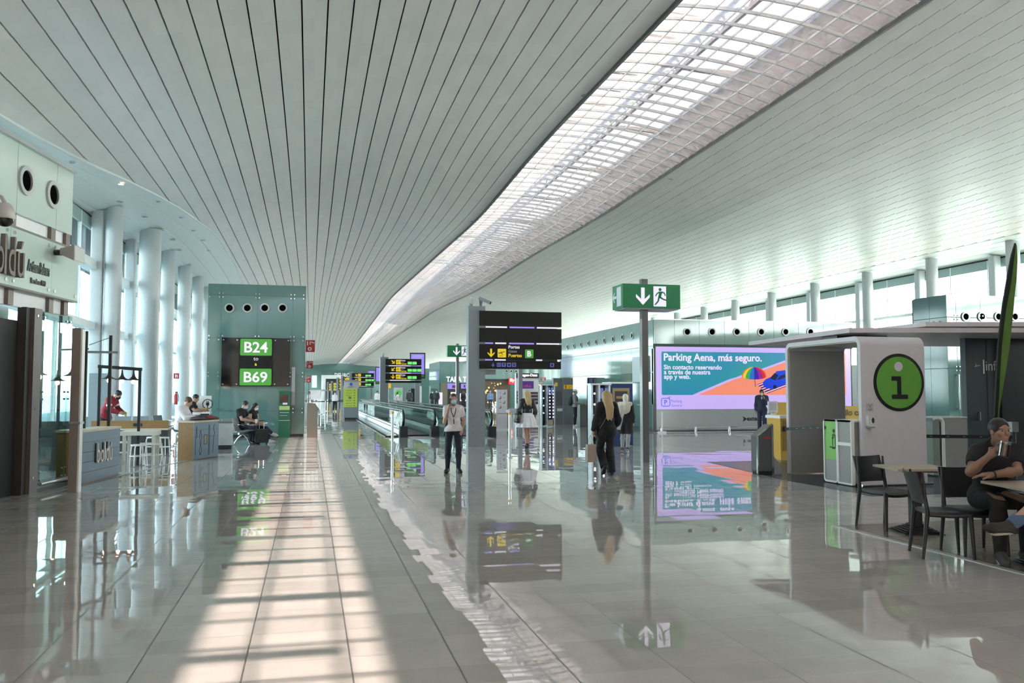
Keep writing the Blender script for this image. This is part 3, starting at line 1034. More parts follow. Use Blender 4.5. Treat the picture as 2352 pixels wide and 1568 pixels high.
class Fig:
    """a person; local frame: faces -Y, own left hand side is +X, feet near z = 0, about `h` m tall when standing"""
    def __init__(self, label, loc, rz, h=1.70, vox=0.011, skin=SKIN, sex='m', group=None, **J):
        self.t = thing('person', label, 'person', loc, rz, group)
        self.h, self.vox, self.skin, self.sex = h, vox, skin, sex
        s = h / 1.70
        self.s = s
        w = 1.0 if sex == 'm' else 0.90
        D = dict(pel=(0, 0, .955), waist=(0, -.005, 1.10), chest=(0, .0, 1.28), neck=(0, .012, 1.44), head=(0, -.012, 1.590),
                 shL=(.178 * w, .012, 1.385), shR=(-.178 * w, .012, 1.385), elL=(.225 * w, .035, 1.105), elR=(-.225 * w, .035, 1.105),
                 wrL=(.238 * w, -.03, .865), wrR=(-.238 * w, -.03, .865),
                 hpL=(.088, 0, .915), hpR=(-.088, 0, .915), knL=(.10, -.015, .495), knR=(-.10, -.015, .495),
                 anL=(.105, .025, .085), anR=(-.105, .025, .085), toL=(.135, -.155, .032), toR=(-.135, -.155, .032))
        D.update(J.pop('J', {}))
        self.j = {k: np.array(v, float) * s for k, v in D.items()}
        self.face = _n(J.pop('face', (0, -1, 0)))
        self.hands = J.pop('hands', {})
        self.coat = J.pop('coat', 0.0)
    # -- body pieces
    def torso(self, g=0.0, full=True):
        j, s = self.j, self.s
        f = self.sex == 'f'
        up = _n(j['neck'] - j['pel'])
        across = _n(j['shL'] - j['shR'])
        fr = np.cross(up, across)
        fr = _n(fr)
        R = np.stack([across, fr, up], 1)
        acp = _n(j['hpL'] - j['hpR'])
        Rp = np.stack([acp, _n(np.cross(up, acp)), up], 1)
        P = [el(j['pel'] + up * .0 * s, np.array([.160 if not f else .162, .108, .115]) * s + g, Rp),
             el(j['waist'], np.array([.138 if not f else .122, .096, .12]) * s + g, R),
             el(j['chest'], np.array([.160 if not f else .142, .108, .165]) * s + g, R),
             rc(j['shL'] * .9 + j['neck'] * .1, j['shR'] * .9 + j['neck'] * .1, .056 * s + g, .056 * s + g),
             rc(j['shL'], j['neck'] + up * .0, .05 * s + g, .055 * s + g), rc(j['shR'], j['neck'], .05 * s + g, .055 * s + g)]
        if f:
            fw = -fr if fr[1] > 0 else fr
            for sgn in (-1, 1):
                P.append(el(j['chest'] + across * .062 * sgn * s + fw * .072 * s - up * .01, np.array([.052, .046, .054]) * s + g, R))
        return P
    def arm(self, sd, g=0.0, upto=1.0, fore=True):
        j, s = self.j, self.s
        w = 1.0 if self.sex == 'm' else 0.84
        a, b, c = j['sh' + sd], j['el' + sd], j['wr' + sd]
        P = [rc(a, b, .052 * s * w + g, .040 * s * w + g), el(a * .72 + b * .28, np.array([.05, .05, .085]) * s * w + g, frame_from(np.cross(b - a, (0.3, 1, 0.1)), a - b))]
        if fore:
            m = b * .72 + c * .28
            P += [rc(b, m, .040 * s * w + g, .043 * s * w + g), rc(m, c, .043 * s * w + g, .027 * s * w + g)]
        return P
    def leg(self, sd, g=0.0, low=True):
        j, s = self.j, self.s
        w = 1.0 if self.sex == 'm' else 0.93
        a, b, c = j['hp' + sd], j['kn' + sd], j['an' + sd]
        P = [rc(a, b, .088 * s * w + g, .056 * s * w + g)]
        if low:
            back = _n(np.cross(np.cross(c - b, j['to' + sd] - c), c - b))
            calf = b * .70 + c * .30 - back * .012 * s * (1 if back @ (j['to' + sd] - c) > 0 else -1)
            P += [rc(b, calf, .054 * s * w + g, .058 * s * w + g), rc(calf, c, .058 * s * w + g, .037 * s * w + g)]
        return P
    def foot(self, sd, g=0.0):
        j, s = self.j, self.s
        a, t = j['an' + sd], j['to' + sd]
        d = _n(t - a)
        heel = a + V3(0, 0, 0) - d * .045 * s + _n(np.cross(np.cross(d, (0, 0, 1)), d)) * 0
        low = t - a
        upv = _n(np.cross(np.cross(d, _n(self.j['kn' + sd] - a)), d))
        heel = a - d * .02 * s - upv * .035 * s
        ball = a + d * np.linalg.norm(low) * .72 - upv * .012 * s
        return [rc(a, heel, .038 * s + g, .034 * s + g), rc(heel, ball, .034 * s + g, .036 * s + g), rc(ball, t, .036 * s + g, .024 * s + g), rc(a, ball, .036 * s + g, .032 * s + g)]
    def headp(self):
        j, s = self.j, self.s
        c = j['head']
        R = frame_from(self.face)
        self.R = R
        W = lambda x, y, z: c + R @ (np.array([x, y, z]) * s)
        P = [el(W(0, -.012, .025), np.array([.074, .094, .088]) * s, R), el(W(0, .018, -.045), np.array([.058, .068, .068]) * s, R),
             el(W(0, .058, -.088), np.array([.030, .024, .022]) * s, R, k=.02), rc(W(0, .078, .018), W(0, .100, -.022), .009 * s, .0145 * s, k=.012),
             el(W(0, .078, -.060), np.array([.026, .012, .010]) * s, R, k=.01), el(W(.036, .070, .030), np.array([.024, .010, .008]) * s, R, k=.014), el(W(-.036, .070, .030), np.array([.024, .010, .008]) * s, R, k=.014),
             el(W(.075, -.008, -.010), np.array([.010, .020, .032]) * s, R, k=.006), el(W(-.075, -.008, -.010), np.array([.010, .020, .032]) * s, R, k=.006),
             el(W(.045, .055, -.022), np.array([.022, .020, .020]) * s, R, k=.02), el(W(-.045, .055, -.022), np.array([.022, .020, .020]) * s, R, k=.02),
             rc(j['neck'] + V3(0, 0, -.02) * s, W(0, -.02, -.06), .056 * s * (1 if self.sex == 'm' else .86), .052 * s * (1 if self.sex == 'm' else .86))]
        self.W = W
        return P
    def hand(self, sd):
        j, s = self.j, self.s
        wr = j['wr' + sd]
        spec = self.hands.get(sd, {})
        d = _n(spec.get('dir', wr - j['el' + sd]))
        pn = spec.get('palm', None)                      # the way the palm looks
        inward = V3(-1 if sd == 'L' else 1, 0, 0)
        pn = np.array(pn, float) if pn is not None else inward
        pn = _n(pn - d * (pn @ d))
        side = _n(np.cross(d, pn))                       # towards or away from the thumb
        th = spec.get('thumb', V3(0, -1, 0))
        if side @ np.array(th, float) < 0:
            side = -side
        curl = spec.get('curl', 0.5)
        P = [el(wr + d * .045 * s, np.array([.040, .048, .017]) * s, np.stack([side, d, pn], 1), k=.02), rc(wr, wr + d * .05 * s, .026 * s, .024 * s, k=.02)]
        base = wr + d * .083 * s
        for i, (off, L) in enumerate(((.030, .072), (.010, .082), (-.010, .077), (-.028, .060))):
            p0 = base + side * off * s - d * (.004 * abs(i - 1)) * s
            dirs, p = d, p0
            cv = curl * (0.9 + 0.1 * i)
            for q, (f, r0, r1) in enumerate(((.45, .0092, .0088), (.32, .0088, .0080), (.26, .0080, .0070))):
                ang = cv * (0.55, 0.85, 0.65)[q]
                dirs = _n(dirs * math.cos(ang) + pn * math.sin(ang))
                p1 = p + dirs * L * f * s
                P.append(rc(p, p1, r0 * s, r1 * s, k=.004))
                p = p1
        t0 = wr + d * .025 * s + side * .030 * s
        t1 = t0 + _n(d * .7 + side * .75 + pn * .35) * .036 * s
        t2 = t1 + _n(d * .9 + side * (.35 - .5 * curl) + pn * (.3 + .5 * curl)) * .032 * s
        t3 = t2 + _n(d * .9 - side * .3 * curl + pn * (.2 + .6 * curl)) * .024 * s
        P += [rc(t0, t1, .013 * s, .0105 * s, k=.01), rc(t1, t2, .0105 * s, .0095 * s, k=.004), rc(t2, t3, .0095 * s, .008 * s, k=.004)]
        self.grip = getattr(self, 'grip', {})
        self.grip[sd] = (base, d, pn, side)
        return P
    def body(self, arms='LR', legs='LR', feet=True):
        P = self.torso()
        for sd in legs:
            P += self.leg(sd)
            if feet:
                P += self.foot(sd)
        for sd in arms:
            P += self.arm(sd)
        P += self.headp()
        for sd in arms:
            P += self.hand(sd)
        return sdf_mesh('body', P, self.vox, self.skin, self.t, 0.03 * self.s)
    def eyes(self, look=(0, 0)):
        for sg in (-1, 1):
            mb = MB()
            c = self.W(.033 * sg, .0665, .006)
            R = self.R
            vs, fs = [], []
            r = .0096 * self.s
            o = mb
            for i in range(7):
                a = PI * i / 6
                for k in range(10):
                    b = 2 * PI * k / 10
                    vs.append(tuple(c + R @ np.array([r * math.sin(a) * math.cos(b), r * math.sin(a) * math.sin(b), r * math.cos(a)])))
            for i in range(6):
                for k in range(10):
                    fs.append((i * 10 + k, (i + 1) * 10 + k, (i + 1) * 10 + (k + 1) % 10, i * 10 + (k + 1) % 10))
            mb.add(vs, fs)
            e = mb.build('eye', EYEW, self.t, True)
            fw = R @ np.array([look[0], 1, look[1]])
            mb = MB()
            mb.disc(c + _n(fw) * (r + .0005), fw, r * .68, .002, 12)
            mb.build('iris', EYED, e)
    # -- clothes
    def shirt(self, m, g=.012, sleeve='short', hem=None, name='shirt', collar=True, loose=0.0, vneck=0.035):
        j, s = self.j, self.s
        P = self.torso(g)
        up = _n(j['neck'] - j['pel'])
        if loose:
            P.append(rc(j['pel'] + up * .03, j['chest'], .125 * s + loose, .125 * s))
        for sd in 'LR':
            if sleeve == 'none':
                continue
            a, b, c = j['sh' + sd], j['el' + sd], j['wr' + sd]
            if sleeve == 'short':
                e = a * .38 + b * .62
                dn = _n(b - a)
                for p in self.arm(sd, g + .004, fore=False):
                    P.append(p[:-1] + ([(e, dn)],))
            else:
                dn = _n(c - b)
                ps = self.arm(sd, g + .002)
                P += ps[:-1]
                P.append(ps[-1][:-1] + ([(c - dn * .0, dn)],))
        hem = (j['pel'] - up * .055 * s) if hem is None else np.array(hem)
        # the cloth falls over the hips down to the hem
        for sd in 'LR':
            a, b = j['hp' + sd], j['kn' + sd]
            q = a + (b - a) * (.30 if b[2] < a[2] - .25 * s else .08)
            if b[2] < a[2] - .25 * s and hem[2] < q[2]:
                q = V3(a[0] * 1.1, a[1], hem[2] - .03)
            P.append(rc(a, q, .096 * s + g, .098 * s + g))
        cuts = [(hem, -up)]
        nk = _n(_n(self.j['head'] - self.j['neck']) + 2 * up)
        cuts.append((j['neck'] + nk * .050 * s, nk))
        minus = []
        if vneck:
            fwd = _n(self.face * np.array([1, 1, 0]))
            minus = [el(j['neck'] + nk * .05 * s + fwd * .065 * s, (vneck, .06, .055))]
        return sdf_mesh(name, P, self.vox, m, self.t, 0.03 * s, cuts, minus)
    def trousers(self, m, g=.010, cuff=0.0, name='trousers', flare=0.0, top=.06):
        j, s = self.j, self.s
        up = _n(j['neck'] - j['pel'])
        P = [q for q in self.torso(g)[:2]]
        for sd in 'LR':
            a, b, c = j['hp' + sd], j['kn' + sd], j['an' + sd]
            ps = self.leg(sd, g)
            dn = _n(c - b)
            if flare:
                ps += [rc(b, c, .052 * s + g, .052 * s + flare)]
            P += [p[:-1] + ([(c + dn * (.02 - cuff) * s, dn)],) for p in ps]
        return sdf_mesh(name, P, self.vox, m, self.t, 0.03 * s, [(j['pel'] + up * top * s, up)])
    def shoes(self, m, sole=None, g=.008):
        for sd in 'LR':
            P = self.foot(sd, g)
            a = self.j['an' + sd]
            kn = _n(self.j['kn' + sd] - a)
            sh = sdf_mesh('shoe', P, min(self.vox, .009), m, self.t, 0.02, [(a + kn * .035 * self.s, kn)])
            if sole:
                t = self.j['to' + sd]
                d = _n(t - a)
                upv = _n(np.cross(np.cross(d, kn), d))
                h0 = a - d * .02 * self.s - upv * .060 * self.s
                t0 = t - upv * .020 * self.s
                sdf_mesh('sole', [rc(h0, a * .4 + t * .6 - upv * .045 * self.s, .034, .036), rc(a * .4 + t * .6 - upv * .045 * self.s, t0, .036, .028)], min(self.vox, .009), sole, sh, .02,
                         [(h0 + upv * .012, upv), (h0 - upv * .014, -upv)])
    def hair(self, m, style='short', length=0.0):
        s, W, R = self.s, self.W, self.R
        P = [el(W(0, -.016, .034), np.array([.083, .098, .092]) * s, R)]
        minus = [el(W(0, .085, -.035), np.array([.066, .075, .098]) * s, R)]
        cuts = [(W(0, 0, -.055 if style == 'short' else -.10), R @ V3(0, -.35, -1))] if style == 'short' else []
        if style in ('long', 'vlong'):
            # falls behind the shoulders, outside the clothes
            bk = _n((R @ V3(0, -1, 0)) * np.array([1, 1, 0]))
            sd_ = R[:, 0]
            nk, ch = self.j['neck'], self.j['chest']
            for x in (-.060, -.036, -.012, .012, .036, .060):
                ln = length * (1 - .9 * abs(x)) - .02 * ((int(x * 1000) // 12) % 3)
                q1 = nk + bk * (.085 - abs(x) * .5) * s + sd_ * x * .95 * s + V3(0, 0, .055) * s
                q2 = nk + bk * (.128 + self.coat) * s + sd_ * x * 1.05 * s - V3(0, 0, min(.07, ln)) * s
                q3 = nk + bk * (.150 + self.coat) * s + sd_ * x * .95 * s - V3(0, 0, max(.08, ln)) * s
                P += [rc(W(x, -.055, .02), q1, .046 * s, .040 * s), rc(q1, q2, .040 * s, .030 * s), rc(q2, q3, .030 * s, .012 * s, k=.012)]
            for x in (-.070, .070):
                P.append(rc(W(x * .95, .0, .02), W(x * .98, -.04, -.12), .026 * s, .024 * s))
        if style == 'plain':
            P.append(rc(W(0, -.045, 0), W(0, -.055, -.13), .080 * s, .070 * s))
        if style == 'bun':
            P.append(el(W(0, -.10, -.06), np.array([.045, .04, .055]) * s, R))
            P.append(rc(W(0.03, -.07, -.02), W(.03, -.085, -.13), .045 * s, .022 * s))
        return sdf_mesh('hair', P, min(self.vox, .010), m, self.t, .025 * s, cuts, minus)
    def mask(self, m=MASKM):
        s, W, R = self.s, self.W, self.R
        return sdf_mesh('face_mask', [el(W(0, .040, -.056), np.array([.060, .070, .056]) * s, R), el(W(0, .09, -.03), np.array([.022, .024, .03]) * s, R)], .006, m, self.t, .02,
                        [(W(0, .030, 0), R @ V3(0, -1, 0)), (W(0, 0, -.012), R @ V3(0, 0, 1))])
# ================================================================ LEFT SIDE
X1, Y1, Z1 = Vector((1, 0, 0)), Vector((0, 1, 0)), Vector((0, 0, 1))
def porthole(parent, c, nrm, r):
    """round vent: bright cone ring with a black disc painting its dark inside"""
    c, nrm = Vector(c), Vector(nrm)
    a = MB().disc(c + nrm * .04, nrm, r, .05, 28, r * .70).build('vent_ring', VENT, parent, True)
    MB().disc(c + nrm * .008, nrm, r * .71, .006, 24).build('vent_dark_disc', VENT_DARK, a)  # flat black disc paints the dark inside of the vent
    return a
VENT_DARK = mat('painted vent dark', (0.004, 0.004, 0.004), 1.0, spec=0.0)
VENT = mat('vent ring grey', (0.42, 0.43, 0.42), 0.35, 0.3)
def bolts(parent, pts, nrm, name='bolts', r=.028):
    mb = MB()
    for p in pts:
        mb.disc(Vector(p) + Vector(nrm) * .03, nrm, r, .03, 10)
    return mb.build(name, CHROME, parent, True)

# ---- the bakery front: local x runs from its far end towards the viewer, local y looks out into the hall
FA, FB = Vector((-5.09, 11.0, 0)), Vector((-4.165, 16.6, 0))
fd = (FA - FB).normalized()
fn = Z1.cross(fd)
frz = math.atan2(fd.y, fd.x)
def fac(px, py, off=0.0):
    d = ray(px, py)
    o = FB + fn * off
    t = (o - EYE).dot(fn) / d.dot(fn)
    p = EYE + d * t - FB
    return p.dot(fd), p.z
shop = thing('bakery_front', 'bakery shop front of pale green glass with large raised letters, left edge of the hall', 'shop front', FB, frz)
UX = Vector((-1, 0, 0))
L = 7.6
xs_ = [0, .62, 1.95, 3.35, 4.75, 6.15, L]
for i in range(6):
    a, b = xs_[i], xs_[i + 1]
    MB().box(a + .006, b - .006, -.05, 0, 4.40, 5.51).build('upper_panel', GREEN_GLASS_LIT, shop)
MB().box(0, L, -.16, -.105, 4.3, 5.50).build('backing', SEAM, shop)
MB().box(-.02, L, -.12, .06, 5.51, 5.56).build('top_rail', STEEL, shop)
for px, py in ((58, 415), (120, 447)):
    x, z = fac(px, py)
    porthole(shop, (x, 0, z), (0, 1, 0), .235)
porthole(shop, (4.1, 0, 4.96), (0, 1, 0), .235)
BANDW = mat('white light band', (0.74, 0.72, 0.74), 0.5)
for z0, z1 in ((4.13, 4.40), (2.96, 3.23)):
    b = MB().box(.05, L, -.10, -.06, z0, z1 + .14).build('light_band', BANDW, shop)
    for x in (.06, .62, 1.95, 3.35, 4.75):
        MB().box(x, x + .16, -.06, .0, z0, z1).build('bracket', mat('brown anodised bracket', (0.16, 0.12, 0.10), 0.4), b)
for i in range(5):
    a, b = (0, 1.0, 2.35, 3.75, 5.15, L)[i:i + 2]
    MB().box(a + .004, b - .004, .10, .125, 3.22, 4.13).build('sign_panel', GREEN_GLASS_LIT, shop)
MB().box(0, L, .04, .13, 4.11, 4.145).box(0, L, .02, .13, 3.195, 3.225).build('sign_rail', mat('dark rail', (0.12, 0.11, 0.10), 0.4), shop)
bolts(shop, [(x, .115, z) for x in (.12, .9, 1.12, 2.25, 2.47) for z in (3.30, 4.04)], (0, 1, 0))
LETM = mat('bronze letter face', (0.15, 0.12, 0.10), 0.5)
xa, za = fac(59, 640, .23)
xb, zb = fac(13, 540, .23)
zl0, zl1 = fac(16, 629, .23)[1], fac(16, 537, .23)[1]
lh = zl1 - zl0
mb = MB()
wl = (xb - xa) / 3.05
mb.text('b', (xb + wl * 1.95, .16, zl0), UX, Z1, wl * .9, lh, .07)
mb.text('o', (xb + wl * .95, .16, zl0), UX, Z1, wl * .85, lh * .66, .07)
mb.text('l', (xb, .16, zl0), UX, Z1, wl * .28, lh, .07)
mb.text('d', (xb - wl * .58, .16, zl0), UX, Z1, wl * .95, lh, .07)
mb.text('ú', (xb - wl * 1.85, .16, zl0), UX, Z1, wl * 1.0, lh * .95, .07)
mb.build('letters', LETM, shop)
mb = MB()
x0_, _z = fac(62, 620, .13); x1_, _z = fac(113, 620, .13)
mb.text('Artisan Bakers', (x0_, .13, fac(64, 622, .13)[1]), UX, Z1, x0_ - x1_, .19, .012, .03)
x0_, _z = fac(70, 650, .13); x1_, _z = fac(104, 650, .13)
mb.text('Barcelona 1939', (x0_, .13, fac(71, 650, .13)[1]), UX, Z1, x0_ - x1_, .09, .012, .03)
mb.build('lettering', mat('black lettering', (0.03, 0.035, 0.035), 0.5), shop)
# doorway and glazing below the bands
DFR = mat('bronze door frame', (0.11, 0.088, 0.078), 0.4)
xd0, _ = fac(66, 1000); xd1, _ = fac(48, 1000)
fr_ = MB().box(xd0 - .16, xd0 + .10, -.05, .08, 0, 2.97).build('door_post', DFR, shop)
bolts(fr_, [(xd0, .06, z) for z in (.25, 1.35, 2.85)], (0, 1, 0), r=.02)
MB().box(xd0 + .10, xd0 + .24, -.12, .02, 0, 2.97).build('door_jamb', mat('dark door jamb', (0.04, 0.034, 0.03), 0.4), shop)
MB().box(xd0 + .24, L, -.30, -.26, 2.72, 2.96).build('door_head', STEEL, shop)
lo_ = MB().box(xd0 + .24, L, -.15, -.11, 0, 2.75).build('door', mat('dark doorway', (0.006, 0.006, 0.006), 0.6), shop)  # near-black sheet paints the darkness of the open doorway
pn_ = MB().box(.10, xd0 - .16, .03, .045, .06, 2.95).build('side_pane', GLASSG, shop)
MB().box(.0, .10, .02, .05, .06, 2.95).build('end_pane', GLASSG, shop)
MB().box(1.15, 1.17, -1.6, .03, .06, 2.95).build('inner_pane', GLASSG, shop)
bolts(shop, [(x, .035, z) for x in (.08, .22, xd0 - .3) for z in (.18, .32, 1.5, 1.62, 2.85)], (0, 1, 0), r=.018)
MB().box(1.0, 1.9, -1.0, -.95, 2.15, 2.9).build('blue_screen', mat('dark blue panel', (0.03, 0.045, 0.095), 0.2), shop)
MB().box(1.9, 2.3, -1.0, -.97, 2.15, 2.9).build('grey_screen', mat('grey glass panel', (0.18, 0.20, 0.19), 0.2), shop)
MB().tube([(.05, .10, .13), (xd0 - .2, .10, .13)], .035).build('foot_rail', STEEL, shop, True)
MB().box(0, xd0 - .16, -.02, .08, 0, .06).build('base_rail', mat('dark base', (0.05, 0.05, 0.05), 0.5), shop)
MB().box(2.9, L, -3.4, -3.3, 0, 4.2).box(.3, L, -3.4, -.9, 4.2, 4.2).build('shop_lining', mat('dark shop lining', (0.05, 0.05, 0.05), 0.7), shop)

MB().box(.1, 2.6, -1.9, -1.7, 0, 1.05).box(.9, 1.4, -1.7, -1.2, 0, .8).build('inner_counter', mat('dark inner counter', (0.03, 0.03, 0.03), 0.4), shop)
# flood lamp and dome camera on the front
x, z = fac(150, 580, .3)
lamp = thing('flood_lamp', 'grey wedge-shaped flood lamp on the bakery sign glass', 'lamp', FB + fd * x + fn * .13 + Z1 * z, frz)
MB().cyl((0, 0, 0), (0, .16, 0), .05, 12).build('arm', BLACK, lamp, True)
mb = MB()
mb.add([(-.13, .14, -.05), (.13, .14, -.05), (.13, .14, .05), (-.13, .14, .05), (-.21, .40, -.16), (.21, .40, -.16), (.21, .40, .10), (-.21, .40, .10)],
       [(0, 1, 2, 3), (7, 6, 5, 4), (0, 4, 5, 1), (1, 5, 6, 2), (2, 6, 7, 3), (3, 7, 4, 0)])
mb.build('lamp_head', mat('lamp grey', (0.36, 0.32, 0.30), 0.4), lamp)
MB().add([(-.19, .405, -.14), (.19, .405, -.14), (.19, .405, .08), (-.19, .405, .08)], [(3, 2, 1, 0)]).build('lamp_glass', mat('lamp glass', (0.6, 0.6, 0.58), 0.1), lamp)
x, z = fac(11, 500, .55)
dome = thing('dome_camera', 'white dome security camera on an arm above the bakery sign', 'camera', FB + fd * x + fn * .55 + Z1 * z, frz)
MB().lathe([(.0, .21), (.06, .205), (.10, .16), (.125, .08), (.13, 0), (.12, -.015)], n=24).build('housing', mat('camera white', (0.45, 0.42, 0.40), 0.4), dome, True)
MB().lathe([(.115, -.01), (.11, -.06), (.08, -.10), (.04, -.12), (.0, -.125)], n=24).build('dome', mat('smoked dome', (0.01, 0.01, 0.01), 0.08), dome, True)
MB().tube([(0, 0, .20), (0, -.05, .29), (0, -.15, .33), (0, -.30, .32), (0, -.55, .26)], .03).build('arm', mat('camera white', (0.45, 0.42, 0.40), 0.4), dome, True)

# ---- terrace of the bakery
post = thing('terrace_post', 'beige steel post standing at the corner of the bakery terrace', 'post', (-3.70, 15.33, 0), math.radians(-8))
MB().box(-.075, .06, -.07, .07, 0, 2.66).build('shaft', mat('beige steel', (0.26, 0.215, 0.19), 0.45), post)
MB().box(.06, .085, -.06, .06, 0, 2.64).build('edge_strip', mat('white edge', (0.7, 0.7, 0.68), 0.35), post)
MB().box(-.085, .095, -.08, .08, 1.10, 1.14).build('collar', STEEL, post)

def counter(label, p, far, height, depth, paint, top, name='counter'):
    """front runs from p (near) to far; its face looks out into the hall"""
    p, far = Vector((p[0], p[1], 0)), Vector((far[0], far[1], 0))
    e = (far - p)
    Lc = e.length
    t = thing(name, label, 'counter', p, math.atan2(e.y, e.x))
    # local x along the front, local y = left of travel (away from the hall)
    b = MB().box(0, Lc, 0.02, depth, .0, height - .04).build('carcass', top, t)
    mb = MB()
    n = 5
    for i in range(n):
        z0, z1 = .02 + (height - .06) * i / n, .02 + (height - .06) * (i + 1) / n
        mb.box(0, Lc, 0, .02, z0 + .003, z1 - .003)
    mb.build('front_boards', paint, t)
    MB().box(-.02, Lc + .01, -.02, depth + .02, height - .04, height).build('counter_top', PALEWOOD, t)
    return t, Lc
c1, Lc = counter('blue boarded counter with raised bakery letters beside the beige post', (-3.88, 16.50), (-3.62, 18.32), .95, .42, BLUEPAINT, WOOD)
for off, m_, nm in ((.022, mat('white letter face', (0.62, 0.62, 0.58), 0.5), 'letters'), (.002, mat('black lettering', (0.03, 0.035, 0.035), 0.5), 'letter_shadow')):  # offset black copies paint the shadow of the raised letters
    mb = MB()
    dx = 0 if nm == 'letters' else -.03
    wv = .20
    for ch, xx, hh, ww in (('b', .62, .36, .13), ('o', .79, .23, .13), ('l', .96, .36, .045), ('d', 1.045, .36, .13), ('ú', 1.215, .34, .13)):
        mb.text(ch, (xx + dx, -off, .33), X1, Z1, ww, hh, .02)
    mb.build(nm, m_, c1)
c2, Lc = counter('wooden counter end with blue front showing drawn kitchen tools', (-2.67, 21.78), (-2.24, 22.96), .93, .40, BLUEPAINT, WOOD)
dk = mat('chalk black', (0.02, 0.022, 0.025), 0.7)
mb = MB()
def ol(pts, w=.014):
    for a, b in zip(pts[:-1], pts[1:]):
        mb.prism(seg2(a, b, w), (0, -.003, 0), X1, Z1, .004)
ol([(.08, .10), (.08, .55), (.13, .80), (.15, .55), (.10, .52)])
ol([(.32, .10), (.28, .20), (.32, .34), (.28, .55), (.33, .70), (.39, .55), (.35, .34), (.39, .20), (.32, .10)])
ol([(.75, .08), (.75, .82)], .02)
ol([(.80, .10), (.80, .80)])
ol([(.98, .12), (1.0, .45), (1.06, .60), (1.0, .72), (1.04, .82)], .02)
ol([(.50, .35), (.50, .58), (.66, .58), (.66, .35), (.50, .35)])
mb.build('drawing', dk, c2)
MB().prism(rrect(.13, .2, .02, 3, .515, .365), (0, -.002, 0), X1, Z1, .003).build('label_plate', mat('faded label', (0.22, 0.22, 0.13), 0.7), c2)

# dark bar behind, its wooden back panel
p0, p1 = at(212, 962, 24.4), at(386, 962, 24.4)
bar = thing('bar_counter', 'long bar counter with honey wood panel behind the stools', 'counter', (p0.x, 24.4, 0))
wB = p1.x - p0.x
MB().box(0, wB, 0, .5, .0, .66).build('carcass', mat('black bar front', (0.02, 0.02, 0.02), 0.5), bar)
MB().box(-.02, wB + .02, -.03, .06, .66, .87).build('wood_panel', WOOD, bar)
MB().box(-.02, wB + .02, -.08, .5, .62, .665).build('counter_top', PALEWOOD, bar)
MB().box(1.0, 1.22, -.04, -.028, .72, .80).build('socket_plate', BLACK, bar)

# black frames with hanging lamps
FRM = mat('black steel frame', (0.015, 0.015, 0.018), 0.45)
def frame(label, name, pts_posts, bars, w=.055, cat='frame'):
    t = thing(name, label, cat, (pts_posts[0][0], pts_posts[0][1], 0))
    o = Vector((pts_posts[0][0], pts_posts[0][1], 0))
    for x, y, z0, z1 in pts_posts:
        MB().bar(Vector((x, y, z0)) - o, Vector((x, y, z1)) - o, w).build('post', FRM, t)
    for a, b, ww in bars:
        MB().bar(Vector(a) - o, Vector(b) - o, ww).build('crossbar', FRM, t)
    return t
a1, a2 = at(199, 760, 17.4), at(255, 770, 18.6)
frame('tall black steel frame with crossbars behind the lettered counter', 'steel_frame', [(a1.x, a1.y, 0, a1.z), (a2.x, a2.y, 0, a2.z)],
      [(at(140, 803, 17.2), at(203, 801, 17.5), .035), (at(190, 808, 17.4), at(268, 809, 18.7), .045), (at(205, 792, 17.4), at(253, 775, 18.6), .012)])
b1, b2 = at(230, 838, 20.6), at(322, 845, 20.6)
frame('black steel portal frame over the high white table', 'lamp_frame', [(b1.x, b1.y, 0, b1.z), (b2.x, b2.y, 0, b2.z)], [((b1.x - .04, b1.y, b1.z - .03), (b2.x + .04, b2.y, b2.z - .03), .07)])
BULB = mat('warm bulb', (1, .8, .6), 0.3, emis=(1.0, 0.62, 0.40), strength=4.0)
SHADE = mat('dark metal shade', (0.022, 0.016, 0.014), 0.45)
def pendant(px, py, Y, ztop, label):
    p = at(px, py, Y)
    t = thing('pendant_lamp', label, 'lamp', p, 0, 'pendant lamps over the bakery terrace')
    MB().lathe([(.018, .26), (.022, .20), (.035, .13), (.075, .075), (.15, .045), (.19, .04), (.15, .038), (.07, .06), (.02, .10)], n=24).build('lamp_shade', SHADE, t, True)
    MB().lathe([(.0, -.045), (.02, -.041), (.037, -.025), (.044, 0), (.037, .025), (.022, .045), (.02, .10)], n=18).build('bulb', BULB, t, True)
    MB().cyl((0, 0, .25), (0, 0, ztop - p.z), .006, 6).build('cord', RUBBER, t)
    return t
pz = b1.z - .06
pendant(250, 874, 20.6, pz, 'pendant lamp with dark trumpet shade, first from the left in the portal frame')
pendant(280, 876, 20.6, pz, 'middle pendant lamp with dark trumpet shade in the portal frame')
pendant(306, 877, 20.6, pz, 'pendant lamp with dark trumpet shade beside the right post of the portal frame')
_pl = at(199, 806, 17.4).z - .02
pendant(166, 868, 17.35, _pl, 'pendant lamp partly hidden by the beige post')
_f = frame('slim black lamp rail frame standing inside the bakery glass', 'lamp_frame', [(at(132, 879, 19.5).x, 19.62, 0, 3.44), (at(90, 866, 17.8).x, 17.92, 0, 3.44)], [((at(132, 879, 19.5).x, 19.5, 3.42), (at(90, 866, 17.8).x, 17.8, 3.42), .04), ((at(132, 879, 19.5).x, 19.64, 3.42), (at(132, 879, 19.5).x, 19.44, 3.42), .04), ((at(90, 866, 17.8).x, 17.94, 3.42), (at(90, 866, 17.8).x, 17.74, 3.42), .04)], .05)
pendant(132, 879, 19.5, 3.4, 'small pendant lamp seen through the bakery side glass')
pendant(90, 866, 17.8, 3.4, 'pendant lamp seen through the bakery glass nearest the door')

